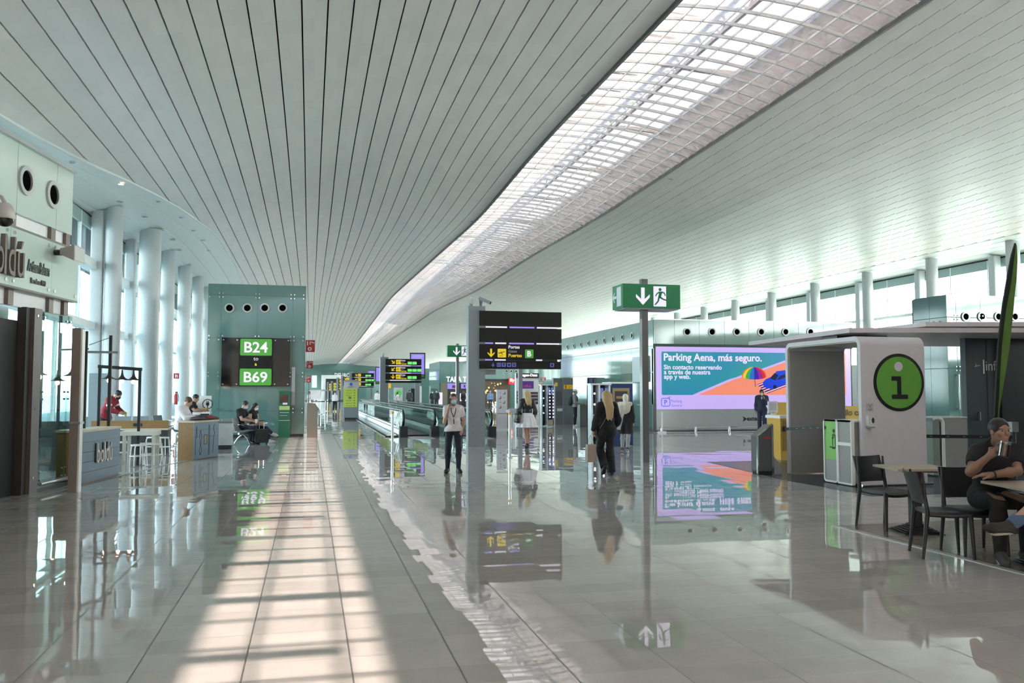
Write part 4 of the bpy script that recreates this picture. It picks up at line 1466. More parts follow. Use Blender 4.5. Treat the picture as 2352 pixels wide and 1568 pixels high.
p0, p1 = at(202, 962, 27.5), at(254, 857, 27.5)
ppn = tag(MB().box(p0.x, p1.x, 27.5, 27.6, 0, p1.z).build('partition', mat('blue grey partition', (0.20, 0.25, 0.27), 0.5)), 'blue grey partition panel behind the man in the red jersey', 'partition')
p0, p1 = at(78, 990, 19.6), at(172, 990, 19.6)
bq = thing('banquette', 'dark banquette seen through the bakery side glass', 'bench', (p0.x, 19.6, 0))
MB().box(0, p1.x - p0.x, 0, .5, 0, .46).build('seat', mat('dark seat', (0.03, 0.03, 0.032), 0.5), bq)
MB().box(0, p1.x - p0.x, .42, .55, .46, 1.0).build('backrest', mat('dark seat', (0.03, 0.03, 0.032), 0.5), bq)
# high white table and wire stools
tp0, tp1 = at(276, 990, 20.6), at(366, 990, 20.9)
tb = thing('high_table', 'long white table with thick top among the wire stools', 'table', ((tp0.x + tp1.x) / 2, 20.8, 0))
hw = (tp1.x - tp0.x) / 2
MB().box(-hw, hw, -.3, .35, .66, .75).build('tabletop', mat('white table top', (0.62, 0.60, 0.54), 0.4), tb)
for x, y in ((-hw + .1, -.24), (hw - .06, -.24), (-hw + .1, .28), (hw - .06, .28)):
    MB().box(x - .035, x + .035, y - .035, y + .035, 0, .66).build('leg', mat('white table leg', (0.55, 0.53, 0.47), 0.4), tb)
STW = mat('white wire', (0.70, 0.69, 0.64), 0.35)
def stool(x, y, z, label):
    t = thing('wire_stool', label, 'stool', (x, y, 0), rnd.uniform(0, 1.5), 'white wire stools on the bakery terrace')
    MB().lathe([(.0, z), (.16, z), (.175, z - .012), (.17, z - .03), (.0, z - .028)], n=24).build('seat', STW, t, True)
    for k in range(4):
        a = PI / 4 + k * PI / 2
        c, s = math.cos(a), math.sin(a)
        MB().tube([(c * .06, s * .06, z - .02), (c * .15, s * .15, z - .03), (c * .17, s * .17, z - .07), (c * .20, s * .20, 0.012)], .013, 8).build('leg', STW, t, True)
    MB().tube([(math.cos(k * PI / 12) * .182, math.sin(k * PI / 12) * .182, z * .48) for k in range(24)], .009, 6, True).build('foot_ring', STW, t, True)
    return t
for px, py, lab in ((318, 1071, 'white wire stool, front one nearest the lettered counter'), (336, 1066, 'white wire stool standing in the middle of the front group'),
                    (353, 1068, 'white wire stool, front one nearest the wooden counter end'), (281, 1062, 'white wire stool half hidden by the lettered counter'),
                    (352, 1046, 'white wire stool behind the high white table leg'), (372, 1047, 'white wire stool between high table and wooden counter')):
    p = fl(px, py)
    stool(p.x, p.y, .48, lab)
wm = fl(396, 1050) + X1 * .18
stool(wm.x, wm.y + .15, .62, 'tall wire stool under the man in the white shirt')

# seats along the windows
SEATM = mat('grey seat shell', (0.22, 0.25, 0.26), 0.4)
def bench(label, x, y, rz, n, group=None, backs=True):
    t = thing('terminal_bench', label, 'bench', (x, y, 0), rz, group)
    for i in range(n):
        x0 = (i - n / 2) * .56
        s_ = MB().prism([(-.02, .40), (.02, .37), (.25, .385), (.44, .41), (.47, .43), (.44, .445), (.24, .42), (.03, .41), (-.06, .80), (-.09, .80)], (x0 + .03, 0, 0), (0, -1, 0), (0, 0, 1), -.50)
        s_.build('seat', SEATM, t)
    MB().box(-n * .28, n * .28, -.25, -.19, .31, .37).build('beam', STEEL, t)
    for sx in (-1, 1):
        x0 = sx * (n * .28 - .25)
        MB().tube([(x0, .08, .02), (x0, -.05, .2), (x0, -.22, .33), (x0, -.36, .2), (x0, -.46, .02)], .025, 8).build('leg', CHROME, t, True)
    for i in range(n + 1):
        x0 = (i - n / 2) * .56
        MB().tube([(x0, .05, .42), (x0, -.02, .60), (x0, -.30, .62), (x0, -.40, .58)], .014, 8).build('armrest', CHROME, t, True)
    return t
p = at(298, 985, 31.5)
bench('grey terminal bench by the left windows behind the bar', p.x, p.y, 0.2, 4)
p = at(384, 985, 33)
bench('grey terminal seat turned sideways near the fire extinguisher', p.x, p.y, 1.1, 1)

# fire extinguisher and its sign on a column
REDP = mat('fire red', (0.42, 0.018, 0.022), 0.35)
p = at(403, 916, 42.85)
p.y = 43.1 - math.sqrt(max(.01, .385 ** 2 - (p.x + 6.6) ** 2)) if abs(p.x + 6.6) < .38 else 42.98
ex = thing('fire_extinguisher', 'red fire extinguisher hanging on a white column', 'extinguisher', p)
MB().lathe([(.0, -.26), (.075, -.26), (.08, -.22), (.08, .16), (.06, .22), (.03, .25), (.03, .28)], n=16).build('cylinder', REDP, ex, True)
MB().box(-.03, .07, -.03, .03, .28, .34).build('handle', BLACK, ex)
MB().box(-.04, .04, .05, .20, .05, .12).build('bracket', STEEL, ex)
MB().tube([(.05, 0, .28), (.11, 0, .15), (.10, 0, -.12)], .014, 8).build('hose', RUBBER, ex, True)
p = at(404, 863, 42.85)
p.y = 43.1 - math.sqrt(max(.01, .33 ** 2 - (p.x + 6.6) ** 2)) - .02 if abs(p.x + 6.6) < .32 else 42.98
sg = thing('fire_sign', 'small red extinguisher sign on a white column', 'sign', p)
MB().box(-.12, .12, 0, .04, -.13, .13).build('panel', REDP, sg)
MB().box(-.04, .04, .04, .20, -.05, .05).build('bracket', STEEL, sg)
MB().prism(seg2((-.03, -.08), (-.03, .07), .05), (0, -.002, 0), X1, Z1, .004).prism(seg2((.05, -.07), (.02, .06), .04), (0, -.002, 0), X1, Z1, .004).build('pictogram', C_WHITE, sg)

# white charging station with the plug mark
p = at(463, 1000, 28.6)
cs = thing('charging_station', 'white phone charging desk with round plug emblem', 'charging desk', (p.x, 28.6, 0))
MB().box(-.22, .24, .28, .34, .42, 1.50).build('back_panel', WHITE, cs)
MB().box(-.26, .26, -.22, .34, .92, 1.0).build('desk', WHITE, cs)
MB().box(-.24, -.18, -.20, .30, 0, .92).build('leg', WHITE, cs)
MB().box(.18, .24, -.20, .30, 0, .92).build('leg', WHITE, cs)
MB().box(-.02, .24, -.23, -.21, .78, .95).build('outlet_panel', BLACK, cs)
mb = MB()
mb.disc((.13, .275, 1.24), (0, -1, 0), .16, .004, 28, .135)
mb.prism(rrect(.10, .10, .03, 3, .08, 1.19), (0, .275, 0), X1, Z1, .004)
mb.prism(seg2((.105, 1.28), (.105, 1.34), .02), (0, .275, 0), X1, Z1, .004).prism(seg2((.155, 1.28), (.155, 1.34), .02), (0, .275, 0), X1, Z1, .004).prism(seg2((.13, 1.12), (.13, 1.2), .03), (0, .275, 0), X1, Z1, .004)
mb.build('emblem', BLACK, cs)
p = at(516, 1010, 25.6)
bn = thing('waste_bin', 'low brushed steel waste bin beside the wooden counter end', 'bin', (p.x, 25.9, 0))
MB().box(-.18, .18, -.2, .2, .12, .74).build('body', mat('cloudy steel', (0.42, 0.45, 0.46), 0.35, 0.5, noise=0.25, scale=5), bn)
MB().box(-.20, .20, -.22, .22, .74, .78).build('rim', DARKPOST, bn)
MB().box(-.17, .17, -.19, .19, 0, .12).build('base', BLACK, bn)

# ---- the tower with the gate numbers
TX0, TX1, TY, TZ = -3.58, -0.21, 32.23, 5.49
tw = thing('gate_tower', 'free standing green glass tower carrying the large gate number sign', 'tower', (TX0, TY, 0))
TWW = TX1 - TX0
MB().box(.01, TWW - .01, .05, 4.0, 0, TZ).build('core', SEAM, tw)
cols_ = [0, .45, 1.70, 2.93, TWW]
rows_ = [.10, .95, 2.25, 3.55, 5.08, TZ]
for i in range(4):
    for j in range(5):
        MB().box(cols_[i] + .004, cols_[i + 1] - .004, .02, .05, rows_[j] + .004, rows_[j + 1] - .004).build('glass_panel', GREEN_GLASS if j < 4 else GREEN_GLASS_DEEP, tw)
for j in range(5):
    for y0, y1 in ((.05, 1.35), (1.36, 2.7), (2.71, 4.0)):
        MB().box(TWW - .01, TWW + .02, y0, y1 - .01, rows_[j] + .004, rows_[j + 1] - .004).build('side_panel', GREEN_GLASS, tw)
MB().box(0, TWW, .03, .1, 0, .10).build('plinth', BLACK, tw)
bolts(tw, [(x + s * .06, .015, z + q * .07) for x in cols_[1:-1] for s in (-1, 1) for z in rows_[1:-1] for q in (-1, 1)] + [(x, .015, z + q * .07) for x in (.06, TWW - .06) for z in rows_[1:-1] for q in (-1, 1)], (0, -1, 0), r=.02)
for px in (527, 568, 608, 649):
    p = at(px, 707, TY)
    porthole(tw, (p.x - TX0, .02, p.z), (0, -1, 0), .168)
q0, q1 = at(507, 887, TY - .15), at(667, 777, TY - .15)
sg = thing('gate_number_sign', 'black sign with two green plates reading gate numbers B24 and B69', 'sign', (q0.x, TY - .16, q0.z))
sw, sh = q1.x - q0.x, q1.z - q0.z
third = (sw * .255, sw * .745)
for a, b, nm in ((0, third[0], 'side_panel'), (third[0], third[1], 'centre_panel'), (third[1], sw, 'side_panel')):
    MB().box(a + .004, b - .004, 0 if nm == 'side_panel' else -.03, .10, 0, sh).build(nm, mat('black gloss panel', (0.008, 0.008, 0.008), 0.06) if nm == 'side_panel' else SIGNBLACK, sg)
bolts(sg, [(x, -.0, z) for x in (.07, third[0] - .07, third[1] + .08, sw - .07) for z in (.08, sh - .08)], (0, -1, 0), r=.022)
pw, ph = (third[1] - third[0]) * .94, sh * .345
for nm, z0, s in (('number_plate', sh * .635, 'B24'), ('number_plate', sh * .02, 'B69')):
    pl = MB().prism(rrect(pw, ph, .05), (third[0] + (third[1] - third[0]) * .03, -.035, z0), X1, Z1, .02).build(nm, SIGNG, sg)
    MB().text(s, (third[0] + (third[1] - third[0]) * .5, -.037, z0 + ph * .18), X1, Z1, pw * .74, ph * .64, .004, .018, 'c').build('number', SIGNW, pl)
MB().text('to', (sw * .5, -.034, sh * .535), X1, Z1, None, .105, .003, .0, 'c').build('lettering', SIGNW, sg)
MB().text('a', (sw * .5, -.034, sh * .425), X1, Z1, None, .085, .003, .03, 'c').build('lettering', SIGNY, sg)
p0, p1 = at(669, 930, TY - .05), at(678, 843, TY - .05)
tag(MB().box(p0.x, p1.x, TY - .10, TY + .02, p0.z, p1.z).build('display_case', mat('grey notice case', (0.30, 0.31, 0.33), 0.3)), 'narrow grey notice case on the tower right of the gate numbers', 'case')
# green machine
gk = thing('ticket_machine', 'dark green self service machine standing against the tower', 'machine', (at(652, 1004, 31.75).x, 31.95, 0))
GRM = mat('machine green', (0.012, 0.11, 0.055), 0.35)
MB().prism([(-.20, 0), (.20, 0), (.20, 1.62), (-.20, 1.62)], (0, 0, 0), X1, Z1, .25).build('body', GRM, gk)
MB().prism([(0, 1.60), (0, 1.66), (-.22, 1.66), (-.20, 1.60)], (-.21, -.05, 0), (0, -1, 0), Z1, .42).build('hood', GRM, gk)
MB().box(-.15, .13, -.012, 0, 1.22, 1.52).build('screen', mat('dark red screen', (0.05, 0.012, 0.012), 0.1), gk)
MB().box(-.06, .10, -.03, -.01, 1.17, 1.24).build('card_slot', C_WHITE, gk)
MB().box(-.18, .18, -.015, 0, .98, 1.12).build('label_plate', mat('yellow green label', (0.42, 0.50, 0.18), 0.5), gk)
MB().box(-.16, .16, -.017, -.001, .88, .895).box(-.16, .1, -.017, -.001, .78, .79).box(-.19, .19, -.017, -.001, .60, .612).build('stripe', C_WHITE, gk)
# red fire signs beside the tower
def fire_sign(px0, py0, px1, py1, Y, label, pole=False, group='red fire point signs by the gate tower'):
    a, b = at(px0, py1, Y), at(px1, py0, Y)
    w, h = b.x - a.x, b.z - a.z
    t = thing('fire_sign', label, 'sign', (a.x, Y, a.z), 0, group)
    MB().box(0, w, 0, .06, 0, h).build('panel', REDP, t)
    mb = MB()
    mb.prism(seg2((w * .2, h * .55), (w * .2, h * .9), w * .14), (0, -.003, 0), X1, Z1, .003).prism(seg2((w * .48, h * .62), (w * .48, h * .9), w * .12), (0, -.003, 0), X1, Z1, .003)
    mb.prism(seg2((w * .6, h * .85), (w * .95, h * .75), w * .10), (0, -.003, 0), X1, Z1, .003)
    mb.disc((w * .45, -.003, h * .26), (0, -1, 0), w * .22, .003, 20, w * .10)
    mb.build('pictogram', C_WHITE, t)
    if pole:
        MB().box(w * .4, w * .6, .06, .12, -a.z, h * .8).build('pole', POSTGREY, t)
    else:
        MB().box(-.19 - a.x, .0, .01, .05, h * .2, h * .8).build('bracket', STEEL, t)
fire_sign(702, 781, 723, 808, 33.2, 'largest red fire hose sign at the tower corner')
fire_sign(704, 829, 719, 846, 36.0, 'smaller red fire point sign under the largest one', False)
fire_sign(704, 863, 714, 878, 45.0, 'lowest and faintest red fire sign beyond the tower', True)
# brown bin by the tower corner
lb = thing('litter_bin', 'tall brown grey litter bin with sloping top at the tower corner', 'bin', (.08, 31.6, 0))
MB().prism([(-.17, 0), (.20, 0), (.20, 1.06), (.10, 1.20), (-.10, 1.24), (-.17, 1.18)], (0, 0, 0), X1, Z1, .4).build('body', mat('brown grey bin', (0.19, 0.155, 0.125), 0.45), lb)
MB().prism([(.20, .98), (.25, .92), (.24, 1.02), (.10, 1.22), (.06, 1.22)], (0, .05, 0), X1, Z1, .3).build('flap', DARKPOST, lb)
# ================================================================ CENTRE
def cctv(parent_label, p, yaw, long=True):
    t = thing('security_camera', parent_label, 'camera', p, yaw)
    MB().cyl((0, 0, 0), (0, 0, .10), .05, 12).build('foot', DARKPOST, t, True)
    if long:
        MB().prism([(-.05, .10), (.05, .10), (.05, .24), (-.05, .24)], (0, -.02, 0), X1, Z1, .08).build('bracket', DARKPOST, t)
        c = mat('camera grey', (0.28, 0.29, 0.30), 0.35)
        MB().bar((-.06, 0, .27), (.28, 0, .12), .085, .10).build('housing', c, t)
        MB().bar((.27, 0, .125), (.31, 0, .107), .075, .085).build('lens', BLACK, t)
    else:
        MB().bar((0, 0, .08), (.03, 0, .24), .09, .11).build('housing', mat('camera grey', (0.28, 0.29, 0.30), 0.35), t)
        MB().bar((.03, 0, .24), (.035, 0, .28), .09, .10).build('hood', mat('camera white', (0.45, 0.42, 0.40), 0.4), t)
    return t

def wayfinding(px, Y, label, kind, group=None, zt=4.2, face=None):
    """grey pylon with a stack of black direction boards reaching out to the right"""
    p = at(px, 880, Y)
    t = thing('direction_sign', label, 'direction sign', (p.x, Y, 0), 0, group)
    w = .26
    MB().box(-w, w, -.13, .22, 0, zt).build('pylon', POSTGREY, t)
    return t
# -- the nearest pylon
big = thing('direction_sign', 'nearest grey pylon with four black direction boards, gate B arrow on the third', 'direction sign', (4.84, 25.4, 0))
MB().box(-.255, .255, -.11, .25, 0, 4.19).build('pylon', POSTGREY, big)
bb = MB()
for z in (.40, .62, .85, 1.07):
    bb.box(-.15, -.07, -.115, -.11, z, z + .012).box(.12, .20, -.115, -.11, z, z + .012)
bb.build('slots', DARKPOST, big)
BY = -.16
def brd(z0, z1, x1=2.62):
    return MB().box(.075, x1, BY, BY + .20, z0, z1).build('board', SIGNBLACK, big)
zs = [at(1190, y, 25.24).z for y in (715, 749, 754, 786, 791, 824, 829, 847)]
B1, B2, B3, B4 = brd(zs[1], zs[0]), brd(zs[3], zs[2]), brd(zs[5], zs[4]), brd(zs[7], zs[6], 2.60)
MB().box(.10, 2.5, BY + .06, BY + .14, zs[7] + .02, zs[0] - .02).build('spine', BLACK, big)
MB().box(.0, .6, -.02, .12, zs[7] - .17, zs[7] - .02).build('bracket', mat('brown grey', (0.22, 0.205, 0.20), 0.5), big)
X_ = lambda px: at(px, 800, 25.24).x - 4.84
Z_ = lambda py: at(1190, py, 25.24).z
for lst, gap in ((((1116, 1165, 'w'), (1171, 1228, 'v'), (1234, 1285, 'w')), (749, 754)), (((1115, 1133, 'v'), (1138, 1163, 'w'), (1170, 1227, 'v'), (1233, 1285, 'w')), (786, 791)),
                 (((1115, 1132, 'v'), (1137, 1162, 'w'), (1232, 1246, 'w')), (824, 829))):
    for a, b, c in lst:
        MB().box(X_(a), X_(b), BY + .02, BY + .05, Z_(gap[1]) + .012, Z_(gap[0]) - .012).build('light_slot', SIGNW if c == 'w' else glow('violet slot', (150, 140, 228), 0.9), big)
o3 = (X_(1119), BY - .004, Z_(820))
mb = MB()
cx_, cz_ = X_(1128), Z_(811)
for pc in arrow(cx_, cz_, .255):
    mb.prism(pc, (0, BY - .003, 0), X1, Z1, .003)
mb.build('arrow', SIGNY, B3)
s_ = .26
ix, iz = X_(1143), Z_(821)
sq = MB().prism(rrect(s_, s_, .02, 3, ix, iz), (0, BY - .003, 0), X1, Z1, .003).build('icon_plate', SIGNY, B3)
mb = MB()
for pc in plane_icon(ix, iz, s_):
    mb.prism(pc, (0, BY - .006, 0), X1, Z1, .003)
mb.build('aeroplane', BLACK, sq)
MB().text('Portes', (X_(1168), BY - .001, Z_(800.5)), X1, Z1, X_(1193.5) - X_(1168), None, .003, .02).build('lettering', SIGNW, B3)
MB().text('Gates', (X_(1168), BY - .001, Z_(809.5)), X1, Z1, X_(1187) - X_(1168), None, .003).build('lettering', glow('dim sign white', (150, 150, 160), .8), B3)
MB().text('Puertas', (X_(1168), BY - .001, Z_(820)), X1, Z1, X_(1198.5) - X_(1168), None, .003, .02).build('lettering', SIGNY, B3)
gx, gz = X_(1206), Z_(822)
gp = MB().prism(rrect(.26, .26, .02, 3, gx, gz), (0, BY - .003, 0), X1, Z1, .003).build('gate_plate', SIGNG, B3)
MB().text('B', (gx + .13, BY - .004, gz + .045), X1, Z1, None, .17, .003, .03, 'c').build('lettering', SIGNW, gp)
VIO = glow('dim violet icon', (96, 96, 170), .7)
mb = MB()
for pc in arrow(X_(1132.5), Z_(838), .12):
    mb.prism(pc, (0, BY - .003, 0), X1, Z1, .003)
mb.build('arrow', VIO, B4)
for i, a in enumerate((1141, 1152.5, 1164.5, 1176, 1263.5)):
    x, z = X_(a), Z_(842.5)
    ic = MB().prism(rrect(.125, .125, .01, 2, x, z), (0, BY - .003, 0), X1, Z1, .003).build('icon', VIO, B4)
    mb = MB()
    for pc in ([seg2((x + .03, z + .03), (x + .03, z + .095), .02), seg2((x + .08, z + .03), (x + .08, z + .095), .02)], [seg2((x + .03, z + .09), (x + .095, z + .09), .025), seg2((x + .06, z + .03), (x + .06, z + .09), .025)],
               [seg2((x + .03, z + .06), (x + .095, z + .06), .05)], [seg2((x + .03, z + .04), (x + .095, z + .04), .03), seg2((x + .03, z + .085), (x + .095, z + .085), .03)], [seg2((x + .06, z + .03), (x + .06, z + .1), .05)])[i]:
        mb.prism(pc, (0, BY - .006, 0), X1, Z1, .003)
    mb.build('icon_mark', SIGNBLACK, B4)
cctv('long grey security camera on top of the nearest pylon', (5.0, 25.5, 4.19), math.radians(-20), True)
cctv('short upright security camera on top of the nearest pylon', (4.70, 25.5, 4.19), math.radians(20), False)

# -- pylons further down the hall
GRNP = glow('pale green gate plate', (120, 235, 120), .85)
def pylon(px, Y, label, px1, py0, py1, rows, detail=True, group='direction signs down the hall', zt=4.2, pxw=None):
    """boards between image heights py0..py1 and out to px1 at distance Y"""
    p = at(px, 880, Y)
    t = thing('direction_sign', label, 'direction sign', (p.x, Y, 0), 0, group)
    w = .27
    MB().box(-w, w, -.13, .25, 0, at(px, py0 - 3, Y).z).build('pylon', POSTGREY, t)
    x1 = at(px1, 850, Y).x - p.x
    z0, z1 = at(px, py1, Y).z, at(px, py0, Y).z
    n = len(rows)
    hs = [r[0] for r in rows]
    tot = sum(hs)
    z = z1
    for h, arw in rows:
        hh = (z1 - z0) * h / tot
        b = MB().box(w * .3, x1, -.19, 0, z - hh + .03, z - .03).build('board', SIGNBLACK, t)
        if arw is not None:
            W = x1 - w
            zc = z - hh / 2
            s = hh * .62
            mb = MB()
            for pc in arrow(w + W * .14, zc, s, arw):
                mb.prism(pc, (0, -.194, 0), X1, Z1, .004)
            mb.build('arrow', SIGNY, b)
            q = MB().prism(rrect(s, s, s * .08, 2, w + W * .225, zc - s / 2), (0, -.194, 0), X1, Z1, .004).build('icon_plate', SIGNY, b)
            mb = MB()
            for pc in plane_icon(w + W * .225, zc - s / 2, s):
                mb.prism(pc, (0, -.20, 0), X1, Z1, .004)
            mb.build('aeroplane', BLACK, q)
            if detail:
                tx = w + W * .36
                MB().text('Portes', (tx, -.192, zc + s * .22), X1, Z1, W * .15, None, .004, .03).build('lettering', SIGNW, b)
                MB().text('Gates', (tx, -.192, zc - s * .12), X1, Z1, W * .11, None, .004).build('lettering', glow('dim sign white', (150, 150, 160), .8), b)
                MB().text('Puertas', (tx, -.192, zc - s * .55), X1, Z1, W * .19, None, .004, .03).build('lettering', SIGNY, b)
            k = 3 if arw == -PI / 4 else 2
            for i in range(k):
                MB().prism(rrect(W * .13, s * .62, s * .06, 2, w + W * (.58 + .145 * i), zc - s * .5), (0, -.194, 0), X1, Z1, .004).build('gate_plate', GRNP, b)
            MB().box(w + W * .05, w + W * .68, -.14, -.10, z - hh - .028, z - hh + .028).build('light_slot', SIGNW, t)
        z -= hh
    return t
D45 = PI / 4
pylon(882, 58, 'second pylon with three arrow boards and green gate plates, left of the violet screen', 967, 823, 880, [(1, D45), (1, -D45), (1, 0.0), (.42, None)])
pylon(806.5, 112, 'third pylon with arrow boards, directly behind the yellow notice totem', 859, 856, 890, [(1, D45), (1, -D45), (1, 0.0), (.3, None)], False)
pylon(787, 140, 'fourth pylon with a single board showing above the totem', 806, 865, 886, [(1, D45), (1, -D45)], False)
pylon(776, 168, 'fifth pylon with narrow dark boards, third from the far end', 788, 870, 896, [(1, 0.0), (1, D45), (1, -D45)], False)
pylon(762.5, 205, 'sixth pylon with yellow marked boards, second from the far end', 774, 878, 897, [(1, 0.0), (1, D45), (1, -D45)], False)
pylon(753, 236, 'farthest pylon with small yellow marked boards', 761, 880, 897, [(1, 0.0), (1, D45), (1, -D45)], False)
p = at(882, 820, 58)
cctv('white camera on top of the second pylon', (p.x - .05, 58.05, p.z), 0, False)

# -- violet information screens
SCRV = glow('violet screen', (146, 132, 226), .9)
def vscreen(px0, py0, px1, py1, Y, label, leg=True):
    a, b = at(px0, py1, Y), at(px1, py0, Y)
    w, h = b.x - a.x, b.z - a.z
    t = thing('information_screen', label, 'screen', (a.x, Y, a.z), 0, 'violet information screens')
    MB().box(0, w, 0, .2, 0, h).build('casing', BLACK, t)
    s = MB().box(w * .07, w * .93, -.01, 0, h * .05, h * .95).build('display', SCRV, t)
    MB().box(w * .07, w * .93, -.016, -.01, h * .05, h * .17).build('green_strip', mat('green strip', (.04, .12, .02), .4), s)
    mb = MB()
    mb.box(w * .2, w * .8, -.016, -.01, h * .86, h * .875)
    mb.box(w * .2, w * .7, -.016, -.01, h * .80, h * .81)
    mb.build('text_lines', glow('pale violet lines', (205, 200, 250), .8), s)
    if leg:
        MB().box(w * .35, w * .65, .05, .15, -a.z, 0).build('stand', POSTGREY, t)
vscreen(941, 810, 977, 869, 66, 'largest violet screen half behind the second pylon boards')
vscreen(862, 842, 888, 882, 84, 'violet screen just left of the second pylon')
vscreen(845, 850, 862, 876, 125, 'small violet screen behind the third pylon boards')

# -- small exit sign and the large exit sign, each on its own mast
EXG = mat('exit sign green', (0.006, 0.095, 0.032), 0.4, emis=s2l(10, 100, 55), strength=0.13)
EXW = glow('exit sign white', (226, 222, 244), .95)
def exit_sign(label, px_post, Y, pw, z_top, x0, x1, z0, z1, dep, side=True, dark=DARKPOST):
    px = px_post
    t = thing('exit_sign', label, 'exit sign', (px, Y, 0))
    MB().box(-pw / 2, pw / 2, 0, pw, 0, z_top).build('mast', dark, t)
    MB().box(-pw / 2 - .008, -pw / 2, -.002, pw, 0, z_top * .78).build('bright_edge', STEEL, t)
    a, b = x0 - px, x1 - px
    bx = MB().box(a, b, -.08, dep, z0, z1).build('sign_box', EXG, t)
    h, w = z1 - z0, b - a
    mb = MB()
    for pc in arrow(a + w * .345, z0 + h * .49, h * .72):
        mb.prism(pc, (0, -.083, 0), X1, Z1, .003)
    mb.build('arrow', EXW, bx)
    dw = h * .56
    d = MB().box(a + w * .53, a + w * .53 + dw, -.083, -.08, z0 + h * .08, z0 + h * .92).build('door_mark', EXW, bx)
    mb = MB()
    for pc in runner(a + w * .53 + dw * .02, z0 + h * .10, h * .78):
        mb.prism(pc, (0, -.086, 0), X1, Z1, .003)
    mb.build('runner', EXG, d)
    if side:
        mb = MB()
        for pc in arrow(.12, z0 + h * .5, h * .5, -PI / 2):
            mb.prism([(x, y) for x, y in pc], (a - .004, dep - .02, 0), (0, -1, 0), Z1, .003)
        mb.prism([(dep * .45, z0 + h * .1), (dep * .9, z0 + h * .1), (dep * .9, z0 + h * .9), (dep * .45, z0 + h * .9)], (a - .004, dep - .02, 0), (0, -1, 0), Z1, .003)
        mb.build('side_mark', glow('exit side white', (170, 190, 195), .8), bx)
        MB().box(a + .04, b - .04, -.06, dep - .03, z0 - .025, z0).build('underside', mat('bottom diffuser', (.3, .3, .33), .3), bx)
    return t
exit_sign('large green emergency exit sign with running figure on a dark mast', 7.56, 18.74, .15, 4.25, 6.99, 8.41, 3.56, 4.12, .62)
p = at(1051, 880, 42)
exit_sign('smaller green exit sign on a thin mast left of the nearest pylon', p.x, 42, .13, at(1051, 789, 42).z, at(1027, 800, 42).x, at(1088, 800, 42).x, at(1027, 819, 42).z, at(1027, 793, 42).z, .3, False, POSTGREY)

# -- moving walkways
HANDR = mat('black handrail', (0.012, 0.012, 0.013), 0.35)
SKIRT = mat('walkway skirt steel', (0.42, 0.46, 0.46), 0.3, 0.6)
def walkway(label, xa, xb, y0, y1):
    t = thing('moving_walkway', label, 'moving walkway', ((xa + xb) / 2, y0, 0))
    hw_ = (xb - xa) / 2
    Ln = y1 - y0
    for s in (-1, 1):
        x = s * hw_
        g = MB()
        n = int(Ln / 1.8)
        for i in range(n):
            g.box(x - .008, x + .008, .35 + i * 1.8 + .006, .35 + (i + 1) * 1.8 - .006, .30, .88)
        g.build('balustrade_glass', GLASSG, t)
        MB().tube([(x, .35, .40), (x, .14, .45), (x, .02, .62), (x, .06, .82), (x, .22, .93), (x, .5, .945), (x, Ln, .945)], .045, 10).build('handrail', HANDR, t, True)
        MB().box(x - .16, x + .16, .1, Ln, 0, .26).box(x - .07, x + .07, .1, Ln, .26, .33).build('skirt', SKIRT, t)
        MB().box(x - .14, x + .14, -.08, .35, 0, .38).build('newel_base', RUBBER, t)
        mb = MB()
        for k in (0.5, 1.1):
            mb.tube([(x + .10 * s, k, .26), (x + .16 * s, k, .5), (x + .10 * s, k + .1, .8), (x, k + .15, .93)], .02, 6)
        mb.build('guard', STEEL, t, True)
    MB().box(-hw_ + .16, hw_ - .16, .4, Ln, .02, .06).build('belt', mat('ribbed belt', (0.035, 0.037, 0.04), 0.5), t)
    mb = MB()
    for k in range(20):
        mb.box(-hw_ + .16, hw_ - .16, -1.2 + k * .08, -1.2 + k * .08 + .05, .0, .012)
    mb.build('landing_plate', STEEL, t)
    return t
walkway('left moving walkway with glass balustrades and black handrails', 3.30, 4.44, 31.2, 78)
walkway('right moving walkway with glass balustrades, passing behind the nearest pylon', 5.20, 6.42, 30.6, 78)
mb = MB()
for k in range(70):
    mb.box(2.72, 3.08, 31.6 + k * .42, 31.6 + k * .42 + .22, .02, .075)
gr = thing('floor_grille', 'bright ribbed grille along the left walkway', 'grille', (0, 0, 0))
mb.build('ribs', CHROME, gr)
MB().box(2.66, 3.12, 31.4, 61.2, 0, .03).build('tray', RUBBER, gr)

# -- bollards
def bollard(px, pyb, h, label, col, r=.035):
    p = fl(px, pyb)
    t = thing('bollard', label, 'bollard', (p.x, p.y, 0), 0, 'steel bollards at the walkway ends')
    MB().cyl((0, 0, .02), (0, 0, h), r, 16).build('shaft', STEEL, t, True)
    MB().lathe([(r, h), (r * 1.15, h + .02), (r * .9, h + .06), (0, h + .07)], n=16).build('cap', col, t, True)
    MB().lathe([(r * 2.2, 0), (r * 2.2, .015), (r, .025)], n=16).build('base', STEEL, t, True)
OR = mat('orange cap', (0.75, 0.30, 0.03), 0.4)
bollard(901, 1040, 1.04, 'slim steel bollard with orange cap in front of the left walkway', OR)
bollard(1171, 1052, 1.06, 'slim steel bollard with orange cap right of the nearest pylon', OR)

